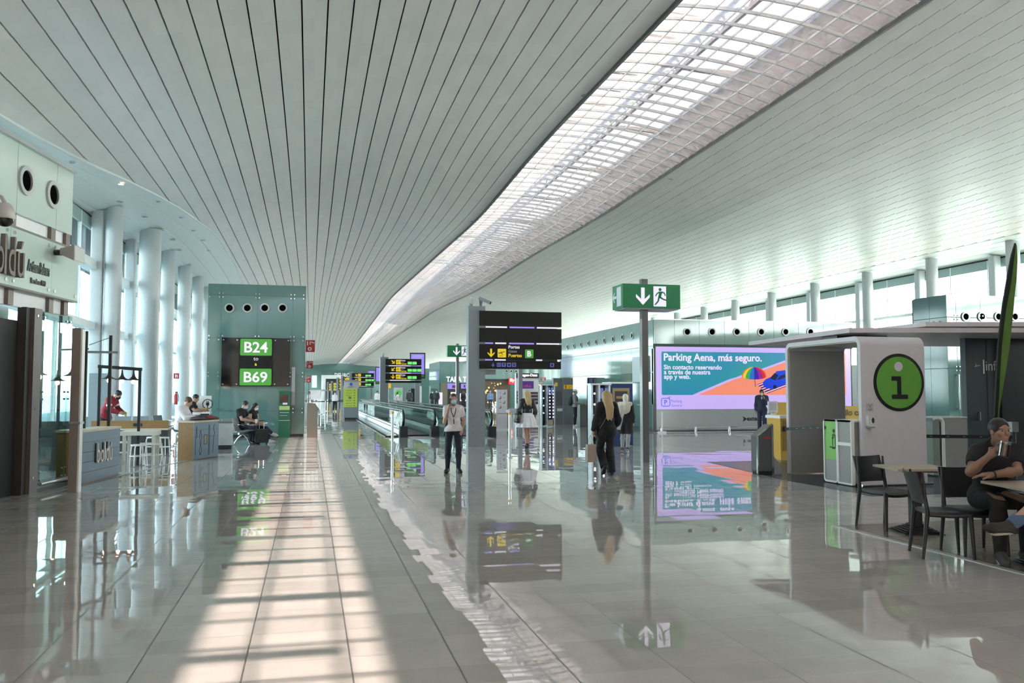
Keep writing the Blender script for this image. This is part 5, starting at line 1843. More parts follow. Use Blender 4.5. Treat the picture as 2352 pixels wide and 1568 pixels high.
# -- notice totem with the yellow green poster
a, b = at(788, 963, 52), at(824, 876, 52)
tt = thing('notice_totem', 'grey totem with a yellow green notice sheet and blue emblem', 'totem', ((a.x + b.x) / 2, 52, 0))
w = (b.x - a.x)
TG = mat('totem grey', (0.24, 0.26, 0.29), 0.35)
MB().prism(rrect(w * .98, 2.24, .05, 4, -w * .47, .10), (0, 0, 0), X1, Z1, .16).build('body', TG, tt)
MB().box(-w * .40, w * .40, -.1, .2, 0, .10).build('base', BLACK, tt)
MB().cyl((-w * .52, .02, .07), (-w * .40, .02, .07), .06, 10).cyl((w * .42, .02, .07), (w * .54, .02, .07), .06, 10).build('foot', STEEL, tt, True)
MB().prism([(-w * .44, 1.82), (w * .5, 1.82), (w * .5, 2.22), (-w * .44, 2.22)], (0, -.004, 0), X1, Z1, .004).build('header_plate', mat('silver header', (0.48, 0.50, 0.55), 0.2, 0.4), tt)
mb = MB().disc((0, -.008, 2.08), (0, -1, 0), .09, .004, 18)
mb.text('aeropuerto', (-.18, -.008, 1.90), X1, Z1, .36, .05, .004, .02)
mb.build('emblem', mat('emblem blue', (0.03, 0.10, 0.42), 0.4), tt)
YG = mat('yellow green paper', (0.55, 0.66, 0.10), 0.6)
pp = MB().box(-w * .50, w * .42, -.03, -.01, .72, 1.83).build('notice_sheet', YG, tt)
mb = MB()
for i in range(7):
    z = 1.72 - i * .15
    mb.disc((w * .22, -.031, z), (0, -1, 0), .035, .004, 10)
    if i != 3:
        mb.box(-w * .35, w * .08, -.034, -.03, z - .008, z + .006)
        mb.box(-w * .30, w * .0, -.034, -.03, z - .04, z - .03)
mb.box(-w * .16, w * .02, -.034, -.03, 1.22, 1.34)
mb.build('print', mat('olive print', (0.13, 0.20, 0.05), 0.7), pp)

# -- white poster stand
a, b = at(1141, 985, 36), at(1165, 895, 36)
ps = thing('poster_stand', 'tall white poster stand with small shoe pictures behind the walkway end', 'poster stand', ((a.x + b.x) / 2, 36, 0))
w = b.x - a.x
MB().box(-w / 2, w / 2, 0, .12, .05, 1.72).build('panel', mat('poster white', (0.60, 0.59, 0.64), 0.4), ps)
MB().box(-w * .7, w * .75, -.1, .25, 0, .05).build('base', WHITE, ps)
MB().box(-w * .5, w * .52, -.006, 0, .70, .715).build('seam', CHROME, ps)
mb = MB()
for i, z in enumerate((1.58, 1.38, 1.18, 0.98)):
    x = (.10, -.09, .08, -.08)[i]
    mb.prism([(x - .05, z - .06), (x + .05, z - .06), (x + .05, z + .06), (x + .02, z + .06), (x + .01, z - .02), (x - .05, z - .03)], (0, -.004, 0), X1, Z1, .004)
    mb.box(-x - .04, -x + .04, -.004, 0, z, z + .015)
mb.build('pictures', mat('dull red and grey print', (0.22, 0.09, 0.09), 0.6), ps)

# -- mast seen through the gap under the big sign
p = at(1196, 1000, 29.5)
ms = thing('mast', 'slim grey mast right of the nearest pylon', 'mast', (p.x, 29.5, 0))
MB().box(-.07, .07, 0, .14, 0, 2.45).build('shaft', POSTGREY, ms)
MB().box(-.12, .12, -.04, .18, 0, .03).build('base_plate', STEEL, ms)
p = at(1181, 955, 34)
wb = thing('service_post', 'low white service post with grey head left of the woman in the white skirt', 'post', (p.x, 34, 0))
MB().box(-.04, .04, 0, .08, 0, .75).build('shaft', WHITE, wb)
MB().box(-.2, .2, -.05, .15, .72, .95).build('head', mat('service grey', (0.36, 0.40, 0.45), 0.4), wb)
MB().cyl((-.24, -.06, .84), (-.24, .14, .84), .07, 16).build('drum', WHITE, wb, True)

# ---- shops at the back
def building(label, x0, x1, y0, y1, h, m=GREEN_GLASS, pitch=1.25, portholes=(), name='shop_block', split=None):
    t = thing(name, label, 'shop block', (x0, y0, 0))
    W, Dp = x1 - x0, y1 - y0
    MB().box(.02, W - .02, .05, Dp, 0, h - .02).build('core', SEAM, t)
    n = max(1, int(round(W / pitch)))
    zz = split or [0, h]
    for j in range(len(zz) - 1):
        mb = MB()
        for i in range(n):
            mb.box(i * W / n + .006, (i + 1) * W / n - .006, 0, .05, zz[j] + .006, zz[j + 1] - .006)
        mb.build('front_panels', m, t)
    n = max(1, int(round(Dp / pitch)))
    for s in (0, 1):
        for j in range(len(zz) - 1):
            mb = MB()
            for i in range(n):
                mb.box(-.005 if s == 0 else W - .04, .04 if s == 0 else W + .005, i * Dp / n + .006, (i + 1) * Dp / n - .006, zz[j] + .006, zz[j + 1] - .006)
            mb.build('side_panels', m, t)
    for x, z, r in portholes:
        porthole(t, (x - x0, -.0, z), (0, -1, 0), r)
    return t
# tapas bar block
a, b = at(1009, 835, 92), at(1292, 835, 92)
tp = building('distant green glass block with white tapas bar letters', a.x, b.x, 92, 100, at(1009, 834, 92).z, split=[0, 1.2, 3.0, 4.9])
yb = -.02
P_ = lambda px, py: (at(px, py, 91.9).x - a.x, at(px, py, 91.9).z)
x0, z0 = P_(1019, 878); x1, z1 = P_(1076, 865)
mb = MB()
mb.text('TAPA TAPA', (x0 + .3, yb, z0 + .05), X1, Z1, (P_(1098, 870)[0] - x0 - .3), .58, .05, .02)
mb.build('letters', glow('lit white letters', (245, 250, 255), 1.3), tp)
x0, z0 = P_(1012, 905); x1, z1 = P_(1085, 879)
MB().box(x0, x1, -.05, .02, 0, z1).build('bar_front', mat('dark bar interior', (0.03, 0.027, 0.022), 0.6), tp)
MB().box(x0, x0 + .75, -.12, .02, 0, z1).build('bar_pillar', mat('olive pillar', (0.16, 0.15, 0.11), 0.5), tp)
for q0, q1 in (((1028, 893), (1049, 880)), ((1059, 892), (1071, 881))):
    (xa_, za_), (xb_, zb_) = P_(*q0), P_(*q1)
    s = MB().box(xa_, xb_, -.12, -.05, za_, zb_).build('menu_screen', SCRV, tp)
    MB().box(xa_ + (xb_ - xa_) * .5, xb_ - .1, -.126, -.12, za_ + .1, za_ + .4).build('menu_picture', mat('dark red picture', (0.2, 0.02, 0.05), 0.5), s)
for q0, q1 in (((1035, 915), (1049, 900)), ((1056, 921), (1073, 903)), ((1001, 932), (1016, 901))):
    (xa_, za_), (xb_, zb_) = P_(*q0), P_(*q1)
    MB().box(xa_, xb_, -.20, -.12, max(za_, .1), zb_).build('white_panel', glow('lit white panel', (238, 230, 244), .8), tp)
(xa_, za_), (xb_, zb_) = P_(1112, 960), P_(1172, 875)
mb = MB(); mb.box(xa_, xb_, -.06, .02, 0, zb_)
mb.build('cafe_opening', mat('brown cafe interior', (0.10, 0.065, 0.035), 0.6, noise=0.6, scale=1.5), tp)
MB().box(xa_ - .3, xb_ + 3, -.12, .02, zb_, zb_ + .22).build('awning', BLACK, tp)
mb = MB()
for k in range(16):
    mb.disc((rnd.uniform(xa_, xb_), -.065, rnd.uniform(1.4, 2.6)), (0, -1, 0), rnd.uniform(.05, .14), .004, 8)
mb.build('cafe_lights', glow('warm cafe lights', (255, 214, 150), 1.0), tp)
MB().text('TAPA', (P_(1118, 936)[0], -.4, P_(1118, 937)[1]), X1, Z1, P_(1150, 930)[0] - P_(1118, 930)[0], .7, .03, .02).build('counter_letters', glow('lit white letters', (245, 250, 255), 1.3), tp)
for px in (1164, 1175, 1186):
    x, z = P_(px, 852)
    porthole(tp, (x, 0, z), (0, -1, 0), .14)
# lower block left of it
a2, b2 = at(966, 848, 118), at(1012, 848, 118)
building('far low green glass block left of the tapas bar', a2.x, b2.x, 118, 126, at(966, 846, 118).z, split=[0, 3.2, at(966, 846, 118).z])
# shop with the pale front behind the second pylon
a3, b3 = at(893, 874, 104), at(966, 874, 104)
sp_ = building('far shop with pale glazed front and green round poster', a3.x, b3.x, 104, 110, at(893, 872, 104).z, m=GREEN_GLASS_PALE, split=[0, 2.6, at(893, 872, 104).z])
Q_ = lambda px, py: (at(px, py, 103.9).x - a3.x, at(px, py, 103.9).z)
x0, z0 = Q_(904, 932); x1, z1 = Q_(925, 890)
pst = MB().box(x0, x1, -.15, -.05, .1, z1).build('poster', mat('pale poster', (0.62, 0.62, 0.66), 0.5), sp_)
cxp, czp = Q_(914.5, 903)
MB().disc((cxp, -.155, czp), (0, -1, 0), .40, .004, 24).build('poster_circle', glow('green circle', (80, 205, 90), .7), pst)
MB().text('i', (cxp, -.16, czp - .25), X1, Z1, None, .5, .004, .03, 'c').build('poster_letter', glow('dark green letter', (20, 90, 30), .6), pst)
x0, z0 = Q_(944, 932); x1, z1 = Q_(962, 892)
MB().box(x0, x1, -.12, -.02, 0, z1).build('dark_doorway', BLACK, sp_)
MB().box(x1, x1 + .35, -.14, -.02, 0, z1 + .3).build('white_post', WHITE, sp_)
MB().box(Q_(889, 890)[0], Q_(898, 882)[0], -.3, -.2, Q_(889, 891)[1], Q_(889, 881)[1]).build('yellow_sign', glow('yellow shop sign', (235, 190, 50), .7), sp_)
# illy sign
a, b = at(1169, 882, 91.4), at(1184, 868, 91.4)
il = thing('hanging_sign', 'red square coffee sign with white script letters', 'sign', (a.x, 91.4, a.z))
MB().box(0, b.x - a.x, 0, .26, 0, b.z - a.z).build('panel', mat('sign red', (0.55, 0.015, 0.02), 0.4, emis=(0.6, 0.01, 0.02), strength=.3), il)
MB().text('illy', ((b.x - a.x) / 2, -.005, (b.z - a.z) * .25), X1, Z1, (b.x - a.x) * .72, None, .005, .03, 'c').build('letters', glow('lit white letters', (245, 250, 255), 1.3), il)
MB().box((b.x - a.x) * .3, (b.x - a.x) * .7, .26, .49, .1, .3).build('bracket', BLACK, il)
# ice cream kiosk
a, b = at(1186, 940, 62), at(1237, 857, 62)
hd = thing('ice_cream_kiosk', 'pale ice cream kiosk with dark fascia and white script name', 'kiosk', (a.x, 62, 0))
w, h = b.x - a.x, b.z
MB().box(0, w, 0, .5, 0, h).build('body', mat('kiosk pale grey', (0.55, 0.56, 0.58), 0.4), hd)
fz = at(1186, 868, 62).z
fs = MB().box(-.02, w + .02, -.08, 0, fz, h).build('fascia', mat('dark burgundy fascia', (0.05, 0.018, 0.024), 0.4), hd)
MB().text('Häagen-Dazs', (w * .07, -.082, fz + (h - fz) * .18), X1, Z1, w * .86, (h - fz) * .72, .02, .03).build('letters', glow('lit white letters', (245, 250, 255), 1.3), fs)
P_ = lambda px, py: (at(px, py, 61.9).x - a.x, at(px, py, 61.9).z)
(x0, z0), (x1, z1) = P_(1200, 892), P_(1226, 875)
s = MB().box(x0, x1, -.06, 0, z0, z1).build('screen', glow('dark violet screen', (74, 40, 110), .8), hd)
mb = MB()
for k in range(5):
    mb.box(x0 + .1 + k * .12, x0 + .16 + k * .12, -.065, -.06, z0 + .1, z0 + .2 + .05 * (k % 3))
mb.build('screen_picture', glow('magenta screen detail', (170, 70, 140), .8), s)
for q0, q1 in (((1187, 926), (1192, 898)), ((1219, 928), (1236, 900))):
    (x0, z0), (x1, z1) = P_(*q0), P_(*q1)
    c = MB().box(x0, x1, -.05, 0, z0, z1).build('display_case', mat('dark case', (0.06, 0.05, 0.06), 0.2), hd)
    mb = MB()
    for k in range(3):
        zz = z0 + (z1 - z0) * (.2 + .27 * k)
        mb.box(x0 + .03, x1 - .03, -.06, -.05, zz, zz + .09)
    mb.build('tubs', mat('mauve tubs', (0.35, 0.26, 0.33), 0.5), c)
# orange panels and red sign by the kiosk
a, b = at(1238, 918, 60), at(1245, 878, 60)
ob = thing('banner', 'narrow orange and white banner right of the ice cream kiosk', 'banner', (a.x, 60, 0))
MB().box(0, b.x - a.x, 0, .1, 0, b.z).build('panel', mat('pale banner', (0.6, 0.5, 0.45), 0.5), ob)
for z0, z1 in ((1.05, 1.35), (1.5, 1.85), (2.05, 2.25)):
    MB().box(.01, b.x - a.x - .01, -.01, 0, z0, z1).build('orange_patch', mat('orange print', (0.72, 0.20, 0.05), 0.5), ob)
fire_sign(1243, 866, 1254, 873, 62, 'small red fire sign right of the ice cream kiosk', True, None)
# far delicatessen front
a, b = at(738, 852, 238), at(842, 850, 238)
dl = building('farthest green shop front with white delicatessen letters', a.x, b.x, 238, 246, at(738, 850, 238).z, m=GREEN_GLASS_DEEP, pitch=3)
D_ = lambda px, py: (at(px, py, 237.8).x - a.x, at(px, py, 237.8).z)
(x0, z0), (x1, z1) = D_(768.5, 866), D_(811, 856.5)
MB().text('DELI&CO', (x0, -.2, z0), X1, Z1, x1 - x0, z1 - z0, .1, .02).build('letters', glow('pale letters', (214, 226, 222), .9), dl)
(x0, z0), (x1, z1) = D_(748, 905), D_(793, 868)
MB().box(x0 - 1.2, x1, -.4, .05, 0, z1 + .8).build('white_surround', WHITE, dl)
MB().box(x0, x1, -.5, -.3, 0, z1 - .2).build('shop_opening', mat('dark shop', (0.012, 0.014, 0.014), 0.5), dl)
(x0, z0), (x1, z1) = D_(716, 890), D_(728, 862)
MB().box(x0, x1, -.4, -.3, max(0.1, z0), z1).build('bright_window', glow('bright far window', (215, 240, 245), 1.0), dl)
# far white canopy and queue posts
a, b = at(713, 895, 120), at(750, 892, 120)
cn = thing('service_canopy', 'far pale green service desk canopy beyond the tower', 'desk', (a.x, 120, 0))
MB().box(0, b.x - a.x, 0, 3, 1.75, 1.95).build('canopy', GREEN_GLASS_PALE, cn)
MB().box(.2, b.x - a.x - .2, .3, 2.6, 0, 1.0).build('desk', WHITE, cn)
MB().box(.1, .3, .2, .4, 0, 1.8).build('post', STEEL, cn)
MB().box(b.x - a.x - .3, b.x - a.x - .1, .2, .4, 0, 1.8).build('post', STEEL, cn)
for k, (px, py) in enumerate(((737, 951), (747, 952), (752, 944), (730, 946))):
    p = fl(px, py)
    t = thing('queue_post', ['queue post nearest the tower corner bin', 'queue post in line with the walking woman', 'queue post farthest from the tower', 'queue post beside the white queue notice'][k], 'queue post', (p.x, p.y, 0), 0, 'belt queue posts beyond the tower')
    MB().cyl((0, 0, .03), (0, 0, 1.0), .035, 10).build('pole', STEEL, t, True)
    MB().lathe([(.17, 0), (.17, .02), (.04, .05)], n=16).build('base', STEEL, t, True)
    MB().bar((0, 0, .93), (1.6 if k % 2 == 0 else -1.4, .2, .93), .01, .06).build('belt', RUBBER, t)
p = fl(722, 950)
qn = thing('notice_board', 'small white notice board on a stand by the queue posts', 'notice', (p.x, p.y, 0))
MB().box(-.45, .45, 0, .05, 1.1, 1.75).build('board', C_WHITE, qn)
MB().cyl((0, .025, 0), (0, .025, 1.1), .03, 8).build('stand', STEEL, qn)
# ================================================================ RIGHT SIDE
# ---- the block with the large advertising screen
AX0, AX1, AY, AH = 13.92, 23.27, 33.54, 4.64
ad = thing('screen_block', 'long green glass block with a row of round vents above the advertising screen', 'shop block', (AX0, AY, 0))
AW = AX1 - AX0
MB().box(.05, AW - .02, .06, 14.0, 0, AH - .02).build('core', SEAM, ad)
mb = MB()
sx = [0] + [at(px, 760, AY).x - AX0 for px in (1549, 1606, 1664, 1720, 1777, 1834, 1891)] + [AW]
for i in range(len(sx) - 1):
    MB().box(sx[i] + .006, sx[i + 1] - .006, 0, .06, 3.63, AH).build('upper_panel', GREEN_GLASS_PALE, ad)
MB().box(.0, AW, .03, .10, 3.50, 3.63).build('shadow_gap', SEAM, ad)
MB().box(-.02, AW, -.01, .08, AH, AH + .03).build('top_rail', STEEL, ad)
for px in (1578, 1635, 1692, 1748, 1804, 1861):
    p = at(px, 762, AY)
    porthole(ad, (p.x - AX0, 0, p.z), (0, -1, 0), .175)
MB().prism(rrect(.16, 3.5, .07, 4, .0, .0), (0, .06, 0), X1, Z1, .2).build('corner_post', STEEL, ad)
for i in range(11):
    a, b = .1 + 13.9 * i / 11, .1 + 13.9 * (i + 1) / 11
    MB().box(.0, .05, a + .006, b - .006, 3.55, AH).build('side_upper_panel', GREEN_GLASS_PALE, ad)
for i in range(11):
    a, b = .1 + 13.9 * i / 11, .1 + 13.9 * (i + 1) / 11
    MB().box(.0, .05, a + .006, b - .006, 2.45, 3.53).build('side_panel', GREEN_GLASS_PALE, ad)
    MB().box(.0, .05, a + .006, b - .006, .12, 2.43).build('side_low_panel', GREEN_GLASS, ad)
for i in range(10):
    porthole(ad, (0, 1.2 + 1.24 * i, 4.12), (-1, 0, 0), .15)
MB().box(-.06, .0, .55, 2.35, 2.05, 3.15).build('grey_screen', mat('blue grey screen', (0.20, 0.27, 0.31), 0.25), ad)
# screen
a, b = at(1507, 940, AY - .1), at(1951, 795.5, AY - .1)
SX0, SX1, SZ0, SZ1 = a.x, b.x, a.z, at(1507, 795.5, AY - .1).z
scr = thing('advertising_screen', 'huge bright parking advertisement screen with lavender frame', 'screen', (SX0, AY - .14, SZ0))
W, H_ = SX1 - SX0, SZ1 - SZ0
MB().box(0, W, .0, .14, 0, H_).build('casing', mat('screen casing', (0.05, 0.05, 0.06), 0.5), scr)
LAV = glow('screen lavender', (196, 174, 240), .88)
fr_ = MB().box(.0, W, -.012, 0, .0, H_).build('display', LAV, scr)
u = lambda px: (px - 1507) / (1951 - 1507) * W
v = lambda py: (940 - py) / (940 - 795.5) * H_
def teal():
    m = bpy.data.materials.new('screen sea')
    m.use_nodes = True
    g = NT(m)
    b = m.node_tree.nodes['Principled BSDF']
    tc = g.n('ShaderNodeTexCoord')
    nz = g.n('ShaderNodeTexNoise'); nz.inputs['Scale'].default_value = 9; nz.inputs['Detail'].default_value = 4
    g.l(tc.outputs['Object'], nz.inputs['Vector'])
    wv = g.n('ShaderNodeTexNoise'); wv.inputs['Scale'].default_value = .45; wv.inputs['Detail'].default_value = 0
    g.l(tc.outputs['Object'], wv.inputs['Vector'])
    f = g.math('MULTIPLY_ADD', nz.outputs['Fac'], .5, g.math('MULTIPLY_ADD', wv.outputs['Fac'], 2.2, -.95))
    mx = g.n('ShaderNodeMix', data_type='RGBA', clamp_factor=True)
    g.l(f, mx.inputs['Factor'])
    mx.inputs['A'].default_value = s2l(18, 124, 170) + (1,)
    mx.inputs['B'].default_value = s2l(20, 150, 138) + (1,)
    g.l(mx.outputs['Result'], b.inputs['Emission Color'])
    b.inputs['Emission Strength'].default_value = .85 * .29
    b.inputs['Base Color'].default_value = (0.02, 0.08, 0.1, 1)
    return m
MB().prism(rrect(u(1939) - u(1518.5), v(807) - v(907), .06, 4, u(1518.5), v(907)), (0, -.014, 0), X1, Z1, .002).build('sea', teal(), fr_)
ORN = glow('screen sand', (234, 138, 112), .9)
edge = [(1593, 907), (1610, 899), (1640, 886), (1660, 877), (1676, 870), (1690, 866), (1704, 860), (1745, 847), (1792, 829), (1850, 807.2)]
mb = MB()
for (p, q) in zip(edge[:-1], edge[1:]):
    mb.prism([(u(p[0]) - .16, v(p[1])), (u(p[0]) + .12, v(p[1])), (u(q[0]) + .12, v(q[1])), (u(q[0]) - .16, v(q[1]))], (0, -.016, 0), X1, Z1, .002)
mb.build('surf_line', LAV, fr_)
mb = MB()
mb.prism([(u(x) + .1, v(y)) for x, y in edge[:1]] + [(u(1939), v(907)), (u(1939), v(807.2)), (u(1850) + .1, v(807.2))] + [(u(x) + .1, v(y)) for x, y in edge[-2:0:-1]], (0, -.017, 0), X1, Z1, .002)
mb.build('sand', ORN, fr_)
SW = glow('screen white', (226, 214, 250), .95)
mb = MB()
for s, x0, x1, yb_, bold in (('Parking Aena, más seguro.', 1523.5, 1742, 833.5, .024), ('Sin contacto reservando', 1523.5, 1651, 848, .02), ('a través de nuestra', 1523.5, 1625.5, 859.5, .02), ('app y web.', 1523.5, 1581, 873.5, .02)):
    mb.text(s, (u(x0), -.016, v(yb_)), X1, Z1, u(x1) - u(x0), None, .004, bold)
mb.build('lettering', SW, fr_)
# umbrella and car of the picture
cx_, cy_ = u(1724), v(862)
R_ = u(1752) - u(1724)
bands = [(228, 120, 40), (240, 205, 60), (60, 170, 90), (40, 110, 200), (60, 30, 170), (150, 30, 140), (210, 40, 50), (230, 90, 60)]
for i, c in enumerate(bands):
    a0, a1 = PI - PI * i / 8, PI - PI * (i + 1) / 8
    mer = lambda a, t: (cx_ + R_ * math.cos(a) * math.sin(t * PI / 2), cy_ - R_ * .05 + R_ * .72 * math.cos(t * PI / 2) - R_ * .22 * math.sin(a) * math.sin(t * PI / 2))
    ga = [mer(a0, k / 5) for k in range(6)]
    gb = [mer(a1, k / 5) for k in range(5, 0, -1)]
    MB().prism(ga + gb, (0, -.019, 0), X1, Z1, .002).build('umbrella_gore', glow('screen band %d' % i, c, .8), fr_)
MB().prism(seg2((cx_ + .02, cy_ - R_ * .2), (cx_ + .05, v(888)), .03), (0, -.018, 0), X1, Z1, .002).build('umbrella_pole', glow('screen pole', (120, 70, 90), .7), fr_)
tow = MB().prism([(u(1730), v(882)), (u(1752), v(904)), (u(1800), v(886)), (u(1780), v(866))], (0, -.018, 0), X1, Z1, .001).build('towel', glow('screen towel', (120, 24, 60), .8), fr_)
mb = MB()
for i in range(5):
    t0 = .1 + i * .2
    p0 = (u(1730) + (u(1752) - u(1730)) * t0, v(882) + (v(904) - v(882)) * t0)
    p1 = (p0[0] + u(1800) - u(1752), p0[1] + v(886) - v(904))
    mb.prism(seg2(p0, p1, .035), (0, -.020, 0), X1, Z1, .001)
mb.build('towel_stripe', SW, tow)
CB = glow('screen car blue', (18, 62, 214), .85)
car = MB().prism([(u(1743), v(878)), (u(1750), v(870)), (u(1768), v(862)), (u(1775), v(851)), (u(1795), v(848)), (u(1812), v(856)), (u(1812), v(874)), (u(1766), v(894)), (u(1746), v(889))], (0, -.021, 0), X1, Z1, .002).build('car_picture', CB, fr_)
MB().prism([(u(1760), v(867)), (u(1771), v(855)), (u(1780), v(860)), (u(1772), v(873))], (0, -.023, 0), X1, Z1, .001).prism([(u(1776), v(872)), (u(1783), v(862)), (u(1800), v(855)), (u(1800), v(864))], (0, -.023, 0), X1, Z1, .001).build('car_glass', glow('screen car glass', (12, 18, 70), .6), car)
MB().prism(circ(u(1771), v(888), .09, 14), (0, -.023, 0), X1, Z1, .001).build('car_wheel', glow('screen car tyre', (20, 20, 40), .6), car)
BLU = glow('screen logo blue', (84, 112, 214), .85)
mb = MB()
o_, w_ = rrect(u(1536) - u(1517.5), v(914.5) - v(932.5), .07, 4, u(1517.5), v(932.5)), .035
for p, q in zip(o_, o_[1:] + o_[:1]):
    mb.prism(seg2(p, q, w_), (0, -.014, 0), X1, Z1, .002)
mb.text('P', ((u(1517.5) + u(1536)) / 2, -.013, v(929)), X1, Z1, None, v(918) - v(929), .003, .03, 'c')
for pc in plane_icon(u(1530), v(919), .22):
    mb.prism(pc, (0, -.014, 0), X1, Z1, .002)
mb.text('Parking', (u(1539), -.013, v(926)), X1, Z1, u(1562) - u(1539), None, .003)
mb.text('General', (u(1539), -.013, v(933.5)), X1, Z1, u(1562) - u(1539), None, .003)
mb.build('logo', BLU, fr_)
# its steel plinth with the owner's mark
pl = thing('screen_plinth', 'brushed steel plinth under the advertising screen', 'plinth', (SX0, AY - .12, 0))
pm = mat('pale brushed steel', (0.52, 0.53, 0.53), 0.35, 0.4, noise=0.12, scale=1.2)
MB().box(0, W, 0, .12, .02, SZ0 - .005).build('body', pm, pl)
MB().box(-.15, -.01, -.03, .10, .02, SZ0 + .2).build('end_post', DARKPOST, pl)
mb = MB()
x0 = u(1697); zt_ = at(1700, 962, AY - .12).z
mb.prism([(x0, zt_ - .12), (x0 + .22, zt_), (x0, zt_ + .12), (x0 + .06, zt_)], (0, -.003, 0), X1, Z1, .003)
mb.text('exterior', (u(1707), -.001, zt_ - .08), X1, Z1, u(1750) - u(1707), None, .003, .03)
mb.build('logo', BLACK, pl)
gr_ = thing('guard_rail', 'low chrome guard rail in front of the advertising screen', 'rail', (SX0 - .1, AY - .65, 0))
MB().tube([(0, 0, .17), (W + .3, 0, .17)], .022, 8).build('bar', CHROME, gr_, True)
MB().tube([(-.9, 0, .07), (W + .3, 0, .07)], .012, 8).build('lower_bar', DARKPOST, gr_, True)
for k in range(7):
    MB().lathe([(.055, 0), (.05, .12), (.03, .19), (0, .20)], (.1 + k * 1.5, 0, 0), 12).build('foot', STEEL, gr_, True)
p = fl(1521, 994)
st = thing('stanchion', 'thin white stanchion in front of the advertising screen', 'stanchion', (p.x, p.y, 0))
MB().cyl((0, 0, .02), (0, 0, .84), .028, 10).build('pole', WHITE, st, True)
MB().box(-.16, .16, -.05, .05, 0, .07).build('base', WHITE, st)

# ---- desks behind the information stand
YEL = mat('yellow desk laminate', (0.60, 0.36, 0.05), 0.45)
YELS = mat('yellow board', (0.62, 0.40, 0.07), 0.5)
p = at(1792, 960, 18.9)
mq = at(1776, 944, 19.25)
eb = at(1784, 990, 19.56)
dsk = thing('yellow_desk', 'yellow service desk with white top left behind the information stand', 'desk', (p.x, 18.9, 0))
MB().box(0, .85, 0, .6, 0, .98).build('body', YEL, dsk)
MB().box(-.03, .9, -.04, .65, .98, 1.05).build('desk_top', WHITE, dsk)
MB().box(.06, .3, -.01, .0, .2, .93).build('recess', mat('painted recess shade', (0.32, 0.20, 0.04), 0.6), dsk)  # darker yellow plate paints the shade of a recess
MB().box(eb.x - p.x, eb.x - p.x + .6, .66, .76, 0, 1.36).build('end_board', YELS, dsk)
mn = thing('monitor', 'white backed monitor standing on the yellow desk', 'monitor', (mq.x, 19.25, 1.05))
MB().box(-.13, .13, 0, .04, .06, .34).build('casing', WHITE, mn)
MB().box(-.04, .04, 0, .05, .0, .08).build('stand', WHITE, mn)
MB().box(-.09, .09, -.004, .0, .12, .30).build('back_plate', OFFWHITE, mn)
a, b = at(1925, 966, 21), at(1990, 932, 21)
yb2 = thing('yellow_board', 'yellow board with dark writing seen through the information stand', 'board', (a.x, 21, 0))
MB().box(0, b.x - a.x, 0, .08, 0, b.z).build('panel', YELS, yb2)
MB().text('allo cau', (.12, -.002, a.z + .14), X1, Z1, (b.x - a.x) * .78, None, .003, .02).build('lettering', mat('brown print', (0.12, 0.07, 0.02), 0.6), yb2)

# ---- information stand
KX0, KX1, KY0, KY1, KZ = 9.20, 10.47, 13.05, 15.45, 2.585
ks = thing('information_stand', 'white arched information stand with large green and black letter i disc', 'information stand', (KX0, KY0, 0))
KW, KD = KX1 - KX0, KY1 - KY0
def arch(y0, y1, z1, r, t, n=8):
    out, inn = [], []
    for cy2, a0, a1 in ((y0 + r, PI, PI / 2), (y1 - r, PI / 2, 0)):
        for k in range(n + 1):
            a = a0 + (a1 - a0) * k / n
            out.append((cy2 + r * math.cos(a), z1 - r + r * math.sin(a)))
            inn.append((cy2 + (r - t) * math.cos(a), z1 - r + (r - t) * math.sin(a)))
    return [(y0, .02)] + out + [(y1, .02)], [(y0 + t, .02)] + inn + [(y1 - t, .02)]
o_, i_ = arch(0, KD, KZ, .17, .08)
n = len(o_)
vs, fs = [], []
for x in (0, KW):
    vs += [(x, y, z) for y, z in o_] + [(x, y, z) for y, z in i_]
for k in range(n - 1):
    fs += [(k, k + 1, 2 * n + k + 1, 2 * n + k), (n + k + 1, n + k, 3 * n + k, 3 * n + k + 1), (k + 1, k, n + k, n + k + 1), (2 * n + k, 2 * n + k + 1, 3 * n + k + 1, 3 * n + k)]
fs += [(0, 2 * n, 3 * n, n), (n - 1, 2 * n - 1, 4 * n - 1, 3 * n - 1)]
MB().add(vs, fs).build('arch', OFFWHITE, ks, True)
MB().box(.035, KW - .03, KD - .10, KD - .078, .03, KZ - .15).build('back_panel', GREYWALL, ks)
MB().box(.04, KW - .04, .1, KD - .1, KZ - .10, KZ - .078).build('ceiling_panel', mat('pale ceiling panel', (0.5, 0.49, 0.44), 0.5), ks)
cxk, czk = at(2064, 878, KY0).x - KX0, at(2064, 878, KY0).z
DG = mat('information green', (0.125, 0.36, 0.05), 0.45)
ring = MB().disc((cxk, -.014, czk), (0, -1, 0), .50, .013, 64).build('disc_rim', mat('information black', (0.012, 0.014, 0.012), 0.45), ks)
dsc = MB().disc((cxk, -.018, czk), (0, -1, 0), .447, .004, 64).build('disc', DG, ks)
MB().disc((cxk - .01, -.022, czk + .275), (0, -1, 0), .083, .004, 32).build('letter_dot', OFFWHITE, dsc)
mb = MB()
for x0, x1, z0, z1 in ((-.155, .035, .03, .105), (-.045, .035, -.215, .04), (-.155, .165, -.285, -.21)):
    mb.prism(rrect(x1 - x0, z1 - z0, .012, 3, cxk + x0, czk + z0), (0, -.022, 0), X1, Z1, .004)
mb.build('letter', BLACK, dsc)
for y, nm in ((-.05, 'foot_bar'), (.18, 'foot_bar')):
    MB().tube([(-.06, y, .035), (KW + .06, y, .035)], .025, 10).build(nm, CHROME, ks, True)
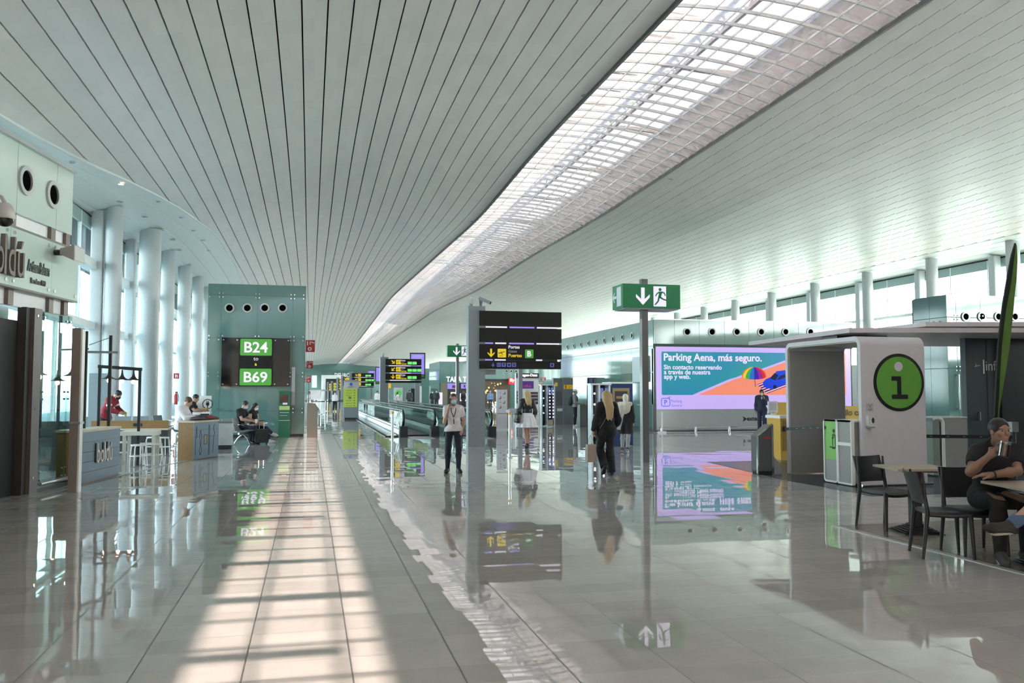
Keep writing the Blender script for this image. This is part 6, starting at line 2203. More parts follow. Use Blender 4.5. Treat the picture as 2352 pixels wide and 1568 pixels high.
# hygiene sign and dispenser
p = at(1998.5, 935.5, KY0 - .01)
hs = thing('hygiene_notice', 'small grey hand hygiene notice on the information stand', 'notice', (p.x, KY0 - .008, p.z))
MB().box(-.065, .065, -.0, .006, -.072, .072).build('sheet', mat('grey notice', (0.46, 0.45, 0.46), 0.5), hs)
mb = MB()
for s in (seg2((-.035, .05), (0, .02), .006), seg2((.035, .05), (0, .02), .006), seg2((0, .02), (0, -.01), .006), seg2((-.04, -.03), (.035, -.025), .008), seg2((-.035, -.05), (.02, -.045), .008), seg2((.02, -.045), (.04, -.02), .007)):
    mb.prism(s, (0, -.002, 0), X1, Z1, .002)
mb.build('pictogram', mat('dark grey print', (0.10, 0.10, 0.10), 0.6), hs)
p = at(1999, 966, KY0 - .05)
ds = thing('soap_dispenser', 'white hand gel dispenser below the hygiene notice', 'dispenser', (p.x, KY0, p.z))
MB().prism(rrect(.13, .20, .03, 5, -.065, -.10), (0, -.09, 0), X1, Z1, .09).build('body', OFFWHITE, ds, True)
MB().prism([(0, .065), (-.028, .03), (-.022, -.02), (0, -.04), (.022, -.02), (.028, .03)], (.025, -.091, -.005), X1, Z1, .004).build('window', mat('dark dispenser window', (0.05, 0.05, 0.055), 0.2), ds)
MB().box(-.05, .05, -.10, -.02, -.125, -.10).build('nozzle', mat('dispenser grey', (0.28, 0.28, 0.28), 0.5), ds)
# counter on the left flank of the stand
ct = thing('stand_counter', 'white framed counter flanking the information stand, with green queue panel', 'counter', (9.06, 13.17, 0))
# local y runs back along the hall
def flank(y0, y1, z0, z1, r, w, name, m, parent):
    pts = rrect(y1 - y0, z1 - z0, r, 6, y0, z0)
    cy3, cz3 = (y0 + y1) / 2, (z0 + z1) / 2
    inn = rrect(y1 - y0 - 2 * w, z1 - z0 - 2 * w, max(.01, r - w), 6, y0 + w, z0 + w)
    n = len(pts)
    vs = [(0, -a, b) for a, b in pts] + [(0, -a, b) for a, b in inn] + [(.06, -a, b) for a, b in pts] + [(.06, -a, b) for a, b in inn]
    fs = []
    for k in range(n):
        j = (k + 1) % n
        fs += [(k, j, n + j, n + k), (2 * n + j, 2 * n + k, 3 * n + k, 3 * n + j), (j, k, 2 * n + k, 2 * n + j), (n + k, n + j, 3 * n + j, 3 * n + k)]
    vs = [(x, -y, z) for x, y, z in vs]
    return MB().add(vs, [f[::-1] for f in fs]).build(name, m, parent, True)
flank(.40, .82, .02, 1.13, .07, .03, 'frame', WHITE, ct)
flank(-.02, .40, .02, 1.13, .02, .03, 'frame', WHITE, ct)
MB().box(.02, .05, .43, .79, .42, 1.10).build('green_panel', mat('queue panel green', (0.20, 0.52, 0.09), 0.35), ct)
MB().box(.02, .05, .43, .79, .05, .42).build('grey_panel', GREYWALL, ct)
MB().box(.02, .05, .01, .37, .05, .70).build('grey_panel', GREYWALL, ct)
MB().box(.02, .05, .01, .37, .74, 1.10).build('grey_panel', GREYWALL, ct)
MB().box(-.005, .05, .01, .40, .69, .745).build('shelf_rail', WHITE, ct)
MB().box(.0, .42, .0, .80, 1.10, 1.13).build('counter_top', WHITE, ct)
MB().box(.06, .40, .05, .75, .02, 1.10).build('carcass', GREYWALL, ct)
mb = MB()
Yv = Vector((0, -1, 0))
for pc in (circ(-.52, .93, .035, 14), seg2((-.52, .89), (-.52, .80), .02), circ(-.56, .80, .022, 10), seg2((-.49, .62), (-.58, .62), .02), seg2((-.48, .86), (-.48, .66), .02), seg2((-.56, .86), (-.56, .66), .02), seg2((-.48, .86), (-.56, .86), .02), seg2((-.65, .64), (-.47, .64), .022)):
    mb.prism(pc, (.018, 0, 0), Yv, Z1, .003)
mb.build('pictogram', mat('dark green print', (0.02, 0.06, 0.015), 0.6), ct)
# belts
def belt(label, a, b, w=.055):
    a, b = Vector(a), Vector(b)
    t = thing('barrier_belt', label, 'belt', a)
    MB().bar((0, 0, 0), b - a, .012, w).build('strap', RUBBER, t)
    MB().cbox((0, 0, 0), (.06, .05, .10)).build('buckle', BLACK, t)
    d = (b - a)
    mb = MB()
    for k in range(1, 6):
        q = d * (k / 6)
        mb.cbox((q.x - .0, q.y - .009, q.z), (.05, .006, .008)) if abs(d.x) > abs(d.y) else mb.cbox((q.x - .009, q.y, q.z), (.006, .05, .008))
    mb.build('print', mat('grey belt print', (0.35, 0.35, 0.35), 0.6), t)
pa = at(1802, 985, 15.27)
belt('black barrier belt stretched from the grey back wall to the green queue panel', (pa.x, 15.30, pa.z), (9.075, 13.93, .98))
# grey ticket gate
p = fl(1768, 1091)
tg = thing('ticket_gate', 'narrow grey gate cabinet with sloping top and red reader, left of the information stand', 'gate cabinet', (8.74, 15.5, 0), math.radians(-8))
MB().prism([(-.14, .03), (.14, .03), (.14, .98), (-.14, .75)], (0, 0, 0), X1, Z1, .35).build('body', mat('gate grey', (0.10, 0.105, 0.11), 0.4), tg)
MB().bar((-.15, -.02, .02), (-.15, -.02, .76), .03).bar((.15, -.02, .02), (.15, -.02, .98), .04).bar((-.15, -.02, .76), (.15, -.02, .99), .03).build('trim', CHROME, tg)
MB().box(-.14, .14, -.03, .3, 0, .07).build('base', BLACK, tg)
MB().box(-.02, .11, -.05, -.005, .70, .735).build('reader', mat('reader red', (0.55, 0.02, 0.02), 0.4), tg)
MB().prism([(.17, 0), (.34, 0), (.34, .10), (.30, .16), (.30, .22), (.22, .30), (.17, .38)], (0, -.02, 0), X1, Z1, .10).build('side_plate', GREYWALL, tg)

# ---- second stand with the dark wall, roofs above both
def slab(label, pts, z, t=.085):
    o = MB().prism(pts, (0, 0, z + t), X1, Y1, t).build('canopy_slab', mat('canopy white', (0.60, 0.56, 0.58), 0.5))
    return tag(o, label, 'canopy', 'white canopy slabs over the information stands')
slab('lower white canopy slab over the information stand', [(9.55, 13.85), (14.6, 12.65), (15.2, 17.5), (9.9, 18.2)], 2.70)
slab('upper white canopy slab behind the lower one', [(12.05, 14.95), (16.4, 13.9), (16.8, 19.0), (12.2, 20.0)], 2.94)
cp = thing('canopy_post', 'dark steel supports between the canopy slabs and the stand', 'support', (10.0, 14.6, 0))
MB().box(-.2, .9, 0, .5, 2.585, 2.70).build('spacer', DARKPOST, cp)
MB().box(2.6, 3.6, 1.0, 2.0, 2.785, 2.94).build('spacer', DARKPOST, cp)
p0, p1 = at(2220, 900, 14.75), at(2313, 900, 14.55)
dw = thing('dark_information_wall', 'dark charcoal wall panel with white information lettering right of the stand', 'wall panel', (p0.x, 14.75, 0))
WD = p1.x - p0.x
DGY = mat('charcoal wall', (0.045, 0.055, 0.062), 0.45)
MB().box(0, WD, 0, .14, .02, 2.70).build('panel', DGY, dw)
MB().box(WD + .01, WD + 3.2, -.05, .14, .02, 2.70).build('black_panel', mat('black wall', (0.008, 0.008, 0.009), 0.4), dw)
MB().box(WD * .64, WD * .65, -.004, .0, .02, 2.70).build('joint', BLACK, dw)
L_ = lambda px, py: (at(px, py, 14.72).x - p0.x, at(px, py, 14.72).z)
mb = MB()
xa_, za_ = L_(2260.5, 858); xb_, zb_ = L_(2263, 826)
mb.box(xa_, xb_, -.004, 0, za_, zb_)
xa_, za_ = L_(2267, 851); xb_, zb_ = L_(2302, 828)
mb.text('info', (xa_, -.001, za_), X1, Z1, xb_ - xa_, zb_ - za_, .004)
xa_, za_ = L_(2248, 840)
mb.text('aena', (xa_, -.001, za_), X1, Z1, .055, None, .004, .02)
mb.build('lettering', mat('white vinyl', (0.6, 0.62, 0.62), 0.5), dw)
xa_, za_ = L_(2240, 842)
MB().prism([(xa_, za_), (xa_ + .03, za_ + .03), (xa_ + .035, za_ + .09), (xa_ + .055, za_ + .03), (xa_ + .10, za_ + .015), (xa_ + .045, za_ + .0)], (0, -.004, 0), X1, Z1, .003).build('logo', mat('logo green', (0.30, 0.42, 0.22), 0.5), dw)
MB().box(WD * .33, WD * .36, -.05, 0, 1.05, 1.22).build('handle', STEEL, dw)
# its counter with the white bent frame
p0 = at(2147, 1000, 14.35)
c4 = thing('bent_counter', 'grey counter with white bent edge between the stand and the dark wall', 'counter', (p0.x, 14.35, 0))
q1 = at(2166, 1000, 14.35).x - p0.x
q2 = at(2221, 1000, 14.35).x - p0.x
o_, i_ = [], []
MB().box(q1, q2, 0, .5, .05, 1.12).build('grey_front', GREYWALL, c4)
MB().box(-.02, q1 - .05, .03, .5, .03, 1.06).build('pale_side', mat('pale green grey side', (0.30, 0.36, 0.33), 0.4), c4)
MB().tube([(-.03, -.02, 1.115), (q1 - .10, -.02, 1.115), (q1 - .04, -.02, 1.09), (q1 - .015, -.02, 1.04), (q1 - .015, -.02, .10), (q1 - .03, -.02, .05), (q1 - .07, -.02, .03)], .032, 10).build('bent_edge', WHITE, c4, True)
MB().box(-.03, q2, -.02, .52, 1.12, 1.145).build('counter_top', WHITE, c4)
MB().box(q1 - .08, q2, -.03, .5, 0, .05).build('plinth', BLACK, c4)
pb, pc_ = at(2149, 999, 13.6), at(2318, 1003, 13.3)
belt('black barrier belt stretched in front of the bent counter and dark wall', (KX1 + .02, 13.4, pb.z), (pc_.x, 13.2, pc_.z), .06)
br = thing('belt_post', 'steel barrier post holding the belt behind the seated man', 'barrier post', (pc_.x, 13.2, 0))
MB().cyl((0, 0, .02), (0, 0, 1.06), .04, 14).build('pole', BLACK, br, True)
MB().box(-.07, .07, -.05, .05, .90, 1.08).build('head', STEEL, br)
MB().lathe([(.17, 0), (.17, .02), (.04, .05)], n=20).build('base', BLACK, br, True)

# ---- green glass pavilion on the right with vents and a long door handle
GX, GY, GH = 19.30, 23.0, 4.66
gp_ = thing('glass_pavilion', 'green glass pavilion with vents and long handled door at the right edge', 'pavilion', (GX, GY, 0))
lft = fl(2096.5, 687, 4.66) - Vector((GX, GY, 4.66))
plan = [(0, .05), (5.6, .05), (5.6, 4.5), (lft.x + 3.4, 4.5), (lft.x + .04, lft.y + .1)]
MB().prism(plan, (0, 0, GH - .02), X1, Y1, GH - .04).build('core', SEAM, gp_)
xs5 = [0, .35, 1.25, 2.2, 3.15, 4.1, 5.6]
for i in range(6):
    for z0, z1 in ((.08, 2.35), (2.36, 3.95), (3.96, GH)):
        MB().box(xs5[i] + .005, xs5[i + 1] - .005, 0, .05, z0 + .004, z1 - .004).build('front_panel', GREEN_GLASS if z0 < 3 else GREEN_GLASS_PALE, gp_)
dl_ = Vector((lft.x, lft.y, 0)); LL = dl_.length; du = dl_.normalized(); dn_ = Vector((-du.y, du.x, 0))
if dn_.x > 0:
    dn_ = -dn_
for z0, z1 in ((.08, 2.35), (2.36, 3.95), (3.96, GH)):
    for k in range(2):
        MB().prism([(LL * k / 2 + .005, z0 + .004), (LL * (k + 1) / 2 - .005, z0 + .004), (LL * (k + 1) / 2 - .005, z1 - .004), (LL * k / 2 + .005, z1 - .004)], dn_ * .0, du, Z1, -.03 if du.cross(Z1).dot(dn_) < 0 else .03).build('left_panel', GREEN_GLASS_DEEP, gp_)
for px in (2217, 2254, 2292, 2330):
    p = at(px, 727, GY)
    porthole(gp_, (p.x - GX, 0, p.z), (0, -1, 0), .148)
for k in range(4):
    c = du * (LL * (.25 + .18 * k)) + Z1 * 3.72
    porthole(gp_, c, dn_, .15)
bolts(gp_, [(x + s * .06, .0, z + q * .06) for x in xs5[1:-1] for s in (-1, 1) for z in (2.35, 3.95) for q in (-1, 1)], (0, -1, 0), r=.02)
p0, p1 = at(2199, 942, GY), at(2199, 858, GY)
MB().tube([(p0.x - GX, 0, p0.z + .03), (p0.x - GX, -.1, p0.z + .03), (p0.x - GX, -.1, p1.z - .03), (p0.x - GX, 0, p1.z - .03)], .028, 10).build('door_handle', STEEL, gp_, True)

# ---- feather flag
fy = 11.6
fp = lambda px, py: at(px, py, fy)
b0 = fp(2287, 985)
fg = thing('feather_flag', 'tall narrow green feather flag with shade painted dark, at the right edge', 'flag', (b0.x, fy, 0))
LE = [(2333, 558), (2325, 585), (2318, 620), (2311, 660), (2304, 705), (2298, 750), (2293, 800), (2290, 860), (2287, 920), (2284, 984)]
MI = [(2334, 560), (2330, 590), (2326, 625), (2320, 665), (2312, 705), (2306, 750), (2301, 800), (2297, 860), (2294, 920), (2290, 984)]
RI = [(2336, 566), (2337, 600), (2335, 640), (2331, 675), (2328, 710), (2324, 750), (2319, 800), (2309, 860), (2300, 915), (2291, 970)]
for nm, A, B, m_, th in (('sleeve', LE, MI, mat('shade darkened flag cloth', (0.008, 0.012, 0.008), 0.8), .03), ('sail', MI, RI, mat('green flag cloth', (0.085, 0.17, 0.03), 0.75, noise=.4, scale=4), .012)):  # shade on the flag is put into these dark cloth colours
    mb = MB()
    for k in range(len(A) - 1):
        pts = [fp(*A[k + 1]), fp(*B[k + 1]), fp(*B[k]), fp(*A[k])]
        mb.prism([(p.x - b0.x, p.z) for p in pts], (0, 0, 0), X1, Z1, th)
    mb.build(nm, m_, fg)
MB().tube([(p.x - b0.x, .015, p.z) for p in [fp(*q) for q in LE[::-1]]], .012, 8).build('pole', BLACK, fg, True)
MB().cyl((fp(2284, 984).x - b0.x, .015, .05), (fp(2284, 984).x - b0.x, .015, fp(2284, 984).z + .02), .012, 8).build('ground_pole', BLACK, fg, True)
MB().box(-.25, .25, -.25, .25, 0, .05).build('base', BLACK, fg)

# ---- cafe tables and chairs
CHB = mat('anthracite chair plastic', (0.014, 0.014, 0.016), 0.42)
TOPW = mat('beige table laminate', (0.40, 0.33, 0.25), 0.35, noise=.08)
def cafe_table(x, y, rz, label, s=.68, zt=.75):
    t = thing('cafe_table', label, 'table', (x, y, 0.004), rz, 'cafe tables on the terrace')
    MB().box(-s / 2, s / 2, -s / 2, s / 2, zt - .025, zt).build('tabletop', TOPW, t)
    MB().box(-.055, .055, -.055, .055, .08, zt - .025).build('column', CHB, t)
    mb = MB()
    for k in range(6):
        w = .23 - k * .03
        mb.box(-w, w, -w, w, k * .016, k * .016 + .011)
    mb.box(-.07, .07, -.07, .07, 0, .10)
    mb.build('base', CHB, t)
    MB().box(-.2, .2, -.2, .2, zt - .05, zt - .025).build('plate', CHB, t)
    return t
def cafe_chair(x, y, rz, label):
    """faces -Y locally"""
    t = thing('cafe_chair', label, 'chair', (x, y, 0.004), rz, 'anthracite cafe chairs on the terrace')
    w, d = .21, .21
    # seat: gently dished shell
    vs, fs = [], []
    nx_, ny_ = 8, 8
    for j in range(ny_ + 1):
        for i in range(nx_ + 1):
            u_, v_ = i / nx_ * 2 - 1, j / ny_ * 2 - 1
            z = .45 - .018 * (1 - u_ * u_) * (1 - max(0, v_) ** 2) - (.03 * (abs(v_) ** 6) if v_ < 0 else 0)
            vs.append((u_ * w, v_ * d, z))
    k = len(vs)
    vs += [(a, b, c - .028) for a, b, c in vs]
    for j in range(ny_):
        for i in range(nx_):
            a = j * (nx_ + 1) + i
            fs += [(a, a + 1, a + nx_ + 2, a + nx_ + 1), (k + a + nx_ + 1, k + a + nx_ + 2, k + a + 1, k + a)]
    rim = [i for i in range(nx_ + 1)] + [(j + 1) * (nx_ + 1) - 1 for j in range(1, ny_ + 1)] + [ny_ * (nx_ + 1) + i for i in range(nx_ - 1, -1, -1)] + [j * (nx_ + 1) for j in range(ny_ - 1, 0, -1)]
    for a, b in zip(rim, rim[1:] + rim[:1]):
        fs.append((b, a, k + a, k + b))
    MB().add(vs, fs).build('seat', CHB, t, True)
    # back shell with the gap above the seat
    vs, fs = [], []
    for j in range(9):
        for i in range(9):
            u_, v_ = i / 8 * 2 - 1, j / 8
            z = .525 + .30 * v_ + (.012 * u_ * u_ if v_ > .9 else 0)
            vs.append((u_ * (w + .0), d + .005 + .085 * v_ - .035 * u_ * u_ + .03, z))
    k = len(vs)
    vs += [(a, b + .016, c) for a, b, c in vs]
    for j in range(8):
        for i in range(8):
            a = j * 9 + i
            fs += [(a, a + 1, a + 10, a + 9), (k + a + 9, k + a + 10, k + a + 1, k + a)]
    rim = list(range(9)) + [(j + 1) * 9 - 1 for j in range(1, 9)] + [72 + i for i in range(7, -1, -1)] + [j * 9 for j in range(7, 0, -1)]
    for a, b in zip(rim, rim[1:] + rim[:1]):
        fs.append((b, a, k + a, k + b))
    MB().add(vs, fs).build('backrest', CHB, t, True)
    for sx in (-1, 1):
        MB().tube([(sx * (w - .01), d + .03, .83), (sx * (w - .008), d - .005 + .02, .60), (sx * (w - .005), d - .005, .44), (sx * (w + .005), d + .02, .24), (sx * (w + .012), d + .05, 0)], [.012, .018, .025, .021, .015], 10).build('leg', CHB, t, True)
        MB().tube([(sx * (w - .015), -d + .02, .43), (sx * (w - .005), -d + .012, .24), (sx * (w + .004), -d - .0, 0)], [.026, .021, .014], 10).build('leg', CHB, t, True)
        MB().tube([(sx * (w - .015), -d + .02, .42), (sx * (w - .015), 0, .41), (sx * (w - .015), d, .42)], .018, 8).build('side_rail', CHB, t, True)
    return t
def cam2(lat, dep, z=0.0):
    return Vector((math.sin(YAW) * dep + math.cos(YAW) * lat, math.cos(YAW) * dep - math.sin(YAW) * lat, z))
cafe_table(6.85, 8.76, -YAW, 'cafe table with beige square top, nearer the information disc')
cafe_chair(6.75, 9.14, math.radians(9), 'anthracite cafe chair facing the viewer behind the empty cafe table')
cafe_chair(6.14, 7.45, math.radians(68), 'anthracite cafe chair turned sideways between the two cafe tables')
t2 = cam2(4.98, 8.12)
cafe_table(t2.x, t2.y, -YAW, 'cafe table with beige top at which the drinking man leans', .78, .75)
m0 = cam2(4.80, 8.80)
cafe_chair(m0.x - .12, m0.y + .03, -YAW, 'anthracite cafe chair under the drinking man')
m1 = cam2(5.28, 7.72)
cafe_chair(m1.x, m1.y, math.radians(-90) - YAW * 0, 'anthracite cafe chair under the person in jeans')

# ---- illuminated display towers, grey service frame, vending machines
def led_tower(px0, px1, pyb, pyt, Y, label, boards=True):
    a, b = at(px0, pyb, Y), at(px1, pyt, Y)
    w, h = b.x - a.x, b.z
    t = thing('display_tower', label, 'display', (a.x, Y, 0), 0, 'lit display towers')
    MB().box(0, w, .35, .42, .05, h).build('back', mat('display dark blue', (0.035, 0.045, 0.09), 0.3), t)
    for x in (0, w * .38, w - .05):
        MB().box(x, x + .05, 0, .42, 0, h).build('post', mat('display frame', (0.66, 0.70, 0.75), 0.3), t)
    MB().box(-.03, w + .03, -.02, .45, h, h + .05).build('top', mat('display frame', (0.66, 0.70, 0.75), 0.3), t)
    for k in range(5):
        z = .2 + k * (h - .3) / 5
        s = MB().box(.05, w - .05, .05, .40, z, z + .02).build('shelf', GLASSG, t)
    for cx3, n in ((.06, 4), (w * .55, 9), (w * .8, 9)):
        for k in range(n):
            z = h - .25 - k * (h - .55) / n
            MB().disc((cx3 + .04, -.002, z), (0, -1, 0), .030, .01, 12).build('lamp', glow('cool white lamp', (250, 250, 255), 2.2), t)
    for k, x in enumerate((w * .48, w * .72)):
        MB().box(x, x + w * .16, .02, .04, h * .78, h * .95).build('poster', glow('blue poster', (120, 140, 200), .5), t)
    MB().box(w * .45, w * .85, .02, .3, .08, .32).build('tray', PALEWOOD, t)
    return t
led_tower(1244, 1275, 982, 885, 38.9, 'lit display tower beside the grey service frame')
led_tower(1359, 1402, 1024, 884, 24.2, 'lit display tower behind the woman in black', True)
a, b = at(1402, 1024, 24.6), at(1453, 881, 24.6)
vm = thing('vending_machine', 'deep blue vending machine with yellow framed poster', 'vending machine', (a.x, 24.6, 0))
w, h = b.x - a.x, b.z
MB().box(0, w, 0, .7, .02, h).build('body', mat('vending blue', (0.018, 0.045, 0.16), 0.35), vm)
MB().box(.0, w, -.05, .72, h, h + .05).build('top', WHITE, vm)
pq = MB().box(w * .1, w * .85, -.02, 0, h * .5, h * .93).build('poster_frame', mat('dull yellow frame', (0.34, 0.28, 0.13), 0.5), vm)
MB().box(w * .2, w * .75, -.03, -.02, h * .55, h * .88).build('poster', mat('dark poster', (0.07, 0.045, 0.06), 0.4), pq)
mb = MB()
for k in range(3):
    mb.box(w * .25, w * .7, -.035, -.03, h * (.58 + .09 * k), h * (.62 + .09 * k))
mb.build('poster_lines', mat('ochre print', (0.38, 0.29, 0.10), 0.5), pq)
a = at(1294, 973, 42); b = at(1316, 868, 42)
gf = thing('service_unit', 'tall grey service unit with yellow flight pictogram plate', 'service unit', (a.x, 42, 0))
w, h = b.x - a.x, b.z
MB().box(0, w, 0, .5, 0, h).build('pillar', POSTGREY, gf)
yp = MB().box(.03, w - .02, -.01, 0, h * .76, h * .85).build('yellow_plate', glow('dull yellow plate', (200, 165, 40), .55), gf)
mb = MB()
for pc in plane_icon(w * .5, h * .765, h * .075):
    mb.prism(pc, (0, -.014, 0), X1, Z1, .003)
mb.prism(seg2((w * .25, h * .77), (w * .25, h * .84), .05), (0, -.014, 0), X1, Z1, .003)
mb.build('pictogram', BLACK, yp)
x0 = at(1273, 900, 42).x - a.x
MB().box(x0, 0, .15, .4, 0, h).build('side_unit', mat('ribbed grey', (0.19, 0.205, 0.21), 0.45), gf)
mb = MB()
for k in range(8):
    xx = x0 + .05 - (x0 + .05) * k / 8
    mb.box(xx, xx + .02, .13, .15, h * .4, h * .72)
mb.build('slats', DARKPOST, gf)
MB().box(x0 * .6, -.02, .1, .15, h * .28, h * .34).build('shelf', WHITE, gf)
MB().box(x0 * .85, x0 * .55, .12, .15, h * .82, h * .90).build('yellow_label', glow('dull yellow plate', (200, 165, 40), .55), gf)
# dark pictogram sign, desks against the side of the screen block
a, b = at(1350, 882, 41), at(1376, 867, 41)
pgs = thing('pictogram_sign', 'dark violet toilet pictogram sign above the display tower', 'sign', (a.x, 41, 0))
MB().box(0, b.x - a.x, 0, .12, a.z, b.z).build('panel', mat('dark violet', (0.045, 0.04, 0.075), 0.4), pgs)
MB().box(.08, .25, -.01, 0, a.z + .07, b.z - .05).box(.32, .5, -.01, 0, a.z + .07, b.z - .05).build('pictogram', mat('grey violet', (0.22, 0.21, 0.30), 0.5), pgs)
MB().box(.2, .3, .03, .1, 0, a.z).build('pole', POSTGREY, pgs)
p = at(1343, 975, 38.4) + X1 * .12
sd_ = thing('check_in_machine', 'grey self service machine beside the man in the white cap', 'machine', (p.x, 38.6, 0))
MB().box(-.28, .28, 0, .5, 0, .95).build('body', mat('machine grey', (0.15, 0.165, 0.16), 0.4), sd_)
MB().prism([(-.28, .95), (.28, .95), (.28, 1.12), (-.28, 1.02)], (0, 0, 0), X1, Z1, .5).build('screen_housing', mat('machine grey', (0.15, 0.165, 0.16), 0.4), sd_)
MB().box(-.1, .2, -.12, 0, 1.0, 1.03).build('shelf', CHROME, sd_)
p = at(1358, 975, 39.2)
tag(MB().box(p.x - .05, p.x + .45, 39.2, 39.7, 0, .95).build('cabinet', mat('pale cabinet', (0.42, 0.44, 0.45), 0.4)), 'pale low cabinet beside the grey self service machine', 'cabinet')

# ---- small ceiling lights
LGM = mat('downlight rim', (0.5, 0.52, 0.52), 0.3, 0.4)
def downlight(p, label, lit=False, nrm=(0, 0, -1), r=.12, grp='downlights in the ceiling'):
    t = thing('ceiling_light', label, 'ceiling light', p, 0, grp)
    MB().disc((0, 0, -.004), nrm, r, .014, 20, r * .78).build('rim', LGM, t, True)
    MB().disc((0, 0, -.001), nrm, r * .8, .01, 20).build('lens', glow('warm lens', (255, 224, 190), 6) if lit else mat('unlit lens', (0.42, 0.44, 0.43), 0.2), t)
def sof(px, py):
    """where a pixel meets the left soffit"""
    lo, hi = 10.0, 90.0
    best = None
    for k in range(1200):
        Y = 18 + k * .05
        p = at(px, py, Y)
        (xi, zi) = edge_left(p.y)
        if p.x > xi or p.x < XWL - .2:
            continue
        z = zl(p.x, p.y) - .04
        d = abs(z - p.z)
        if best is None or d < best[0]:
            best = (d, p)
    return best[1]
for k, (px, py) in enumerate(((163, 373), (277, 423), (275, 463), (361, 463), (332, 498), (415, 500), (370, 528), (443, 530), (396, 551), (466, 552), (412, 575), (478, 576))):
    try:
        p = sof(px, py)
    except Exception:
        continue
    names_ = ['unlit soffit downlight above the bakery front', 'brightly lit warm downlight in the left soffit', 'unlit downlight over the first round column', 'unlit downlight near the soffit edge over the second round column']
    downlight(p, names_[k] if k < 4 else 'small unlit downlight in the left soffit, number %s counted from the bakery' % ordn[k], k == 1, (0, 0, -1), .13)
for k, (px, py) in enumerate(((1343, 218), (1820, 232), (1540, 410), (1370, 513), (1182, 402), (1085, 508))):
    # where the pixel meets the plank ceiling
    best = min(((abs(ceil_z(at(px, py, Y).x, Y) - at(px, py, Y).z), Y) for Y in [8 + .1 * i for i in range(600)]))
    p = at(px, py, best[1])
    s_ = ('left', 'right', 'right', 'right', 'left', 'left')[k]
    downlight(p - Z1 * .02, 'twin downlight by the %s edge of the skylight, %s from the viewer' % (s_, {0: 'nearest', 1: 'nearest', 2: 'second', 3: 'third', 4: 'second', 5: 'third'}[k]), False, (0, 0, -1), .13)
# ================================================================ PEOPLE
def face_cam(x, y, turn=0.0):
    """turn so that the local -Y looks at the viewer's spot (plus a turn)"""
    return -math.atan2(x, y) + turn
# -- the woman on the phone
p = fl(1041, 1086)
w = Fig('woman in white polo shirt and blue face mask standing with a phone at her ear', p, face_cam(p.x, p.y), 1.575, .0085, SKIN, 'f', face=(.10, -1, -.02),
        J=dict(anL=(.115, .03, .085), anR=(-.125, .03, .085), toL=(.165, -.14, .032), toR=(-.165, -.13, .032), knL=(.118, -.02, .495), knR=(-.118, -.015, .495),
               pel=(0.02, 0, .955), waist=(.015, 0, 1.10), chest=(.0, 0.0, 1.28), head=(.0, -.03, 1.595), neck=(0, .01, 1.445),
               elL=(.235, .04, 1.115), wrL=(.175, -.045, .895), elR=(-.195, -.06, 1.09), wrR=(-.118, -.125, 1.375), shR=(-.158, .01, 1.385), shL=(.158, .01, 1.385)),
        hands={'R': dict(dir=(.12, .25, 1), palm=(.9, .25, -.1), thumb=(0, 1, .3), curl=.75), 'L': dict(dir=(-.35, -.05, -1), palm=(-.6, .6, 0), thumb=(0, -1, 0), curl=.3)})
w.body(); w.eyes()
w.shirt(C_WHITE, .014, 'short', vneck=.04)
w.trousers(C_DARKNAVY, .009)
w.shoes(SHOE_BLACK)
w.hair(HAIR_BROWN, 'bun'); w.mask()
q = w.W(.082, .034, -.070)
MB().cbox((0, 0, 0), (.012, .075, .15)).build('phone', BLACK, w.t, loc=tuple(q))
s = w.s
lan = MB()
for sg in (-1, 1):
    lan.tube([Vector((sg * .058, -.005, 1.45)) * s, Vector((sg * .052, -.078, 1.40)) * s, Vector((sg * .045, -.122, 1.33)) * s, Vector((.004, -.150, 1.20)) * s], .008, 6)
lan.tube([Vector((.004, -.150, 1.20)) * s, Vector((.006, -.150, 1.17)) * s, Vector((.012, -.135, 1.06)) * s], .010, 6)
lan.build('lanyard', RUBBER, w.t, True)
MB().box(-.04, .04, -.005, .0, -.09, .0).build('badge', mat('badge card', (0.6, 0.58, 0.58), 0.3), w.t, loc=(.012 * s, -.142 * s, 1.06 * s))
MB().disc((.004 * s, -.160 * s, 1.19 * s), (0, -1, 0), .022, .008, 14).build('badge_reel', mat('pale reel', (0.55, 0.52, 0.40), 0.4), w.t)
MB().tube([Vector(v_) * s for v_ in ((-.12, .11, 1.15), (-.17, .10, .95), (-.20, .08, .80))], .03, 8).build('bag_strap', RUBBER, w.t, True)

# -- blonde woman in leather jacket and white skirt, walking away
p = fl(1211, 1030)
w = Fig('blonde woman in black jacket and short white skirt walking away with a handbag', p, PI - .05, 1.65, .010, SKIN2, 'f', face=(.1, -1, 0), coat=.022,
        J=dict(anL=(.03, .10, .13), toL=(.03, -.06, .035), knL=(.06, -.02, .51), anR=(-.02, -.02, .12), toR=(-.03, -.17, .035), knR=(-.05, -.06, .50), hpL=(.075, 0, .915), hpR=(-.075, 0, .915),
               elL=(.245, .05, 1.12), wrL=(.235, -.03, .90), elR=(-.235, .06, 1.12), wrR=(-.24, -.02, .90)),
        hands={'R': dict(curl=1.0), 'L': dict(curl=.5)})
w.body(feet=True); w.eyes()
w.shirt(mat('black leather', (0.010, 0.010, 0.011), 0.38, bump=.15, scale=25), .022, 'long', hem=np.array((0, 0, 1.0)) * w.s, name='jacket', vneck=0)
w.shoes(SHOE_BLACK)
mb = MB()
vs, fs = [], []
N = 72
for j in range(9):
    t_ = j / 8
    z = (1.05 - .42 * t_) * w.s
    for i in range(N):
        a = 2 * PI * i / N
        r = (.145 + .145 * t_ ** .8) * (1 + (.075 * t_ + .01) * math.sin(a * 14 + .6 * math.sin(a * 3)))
        vs.append((r * 1.06 * math.cos(a), r * .86 * math.sin(a), z))
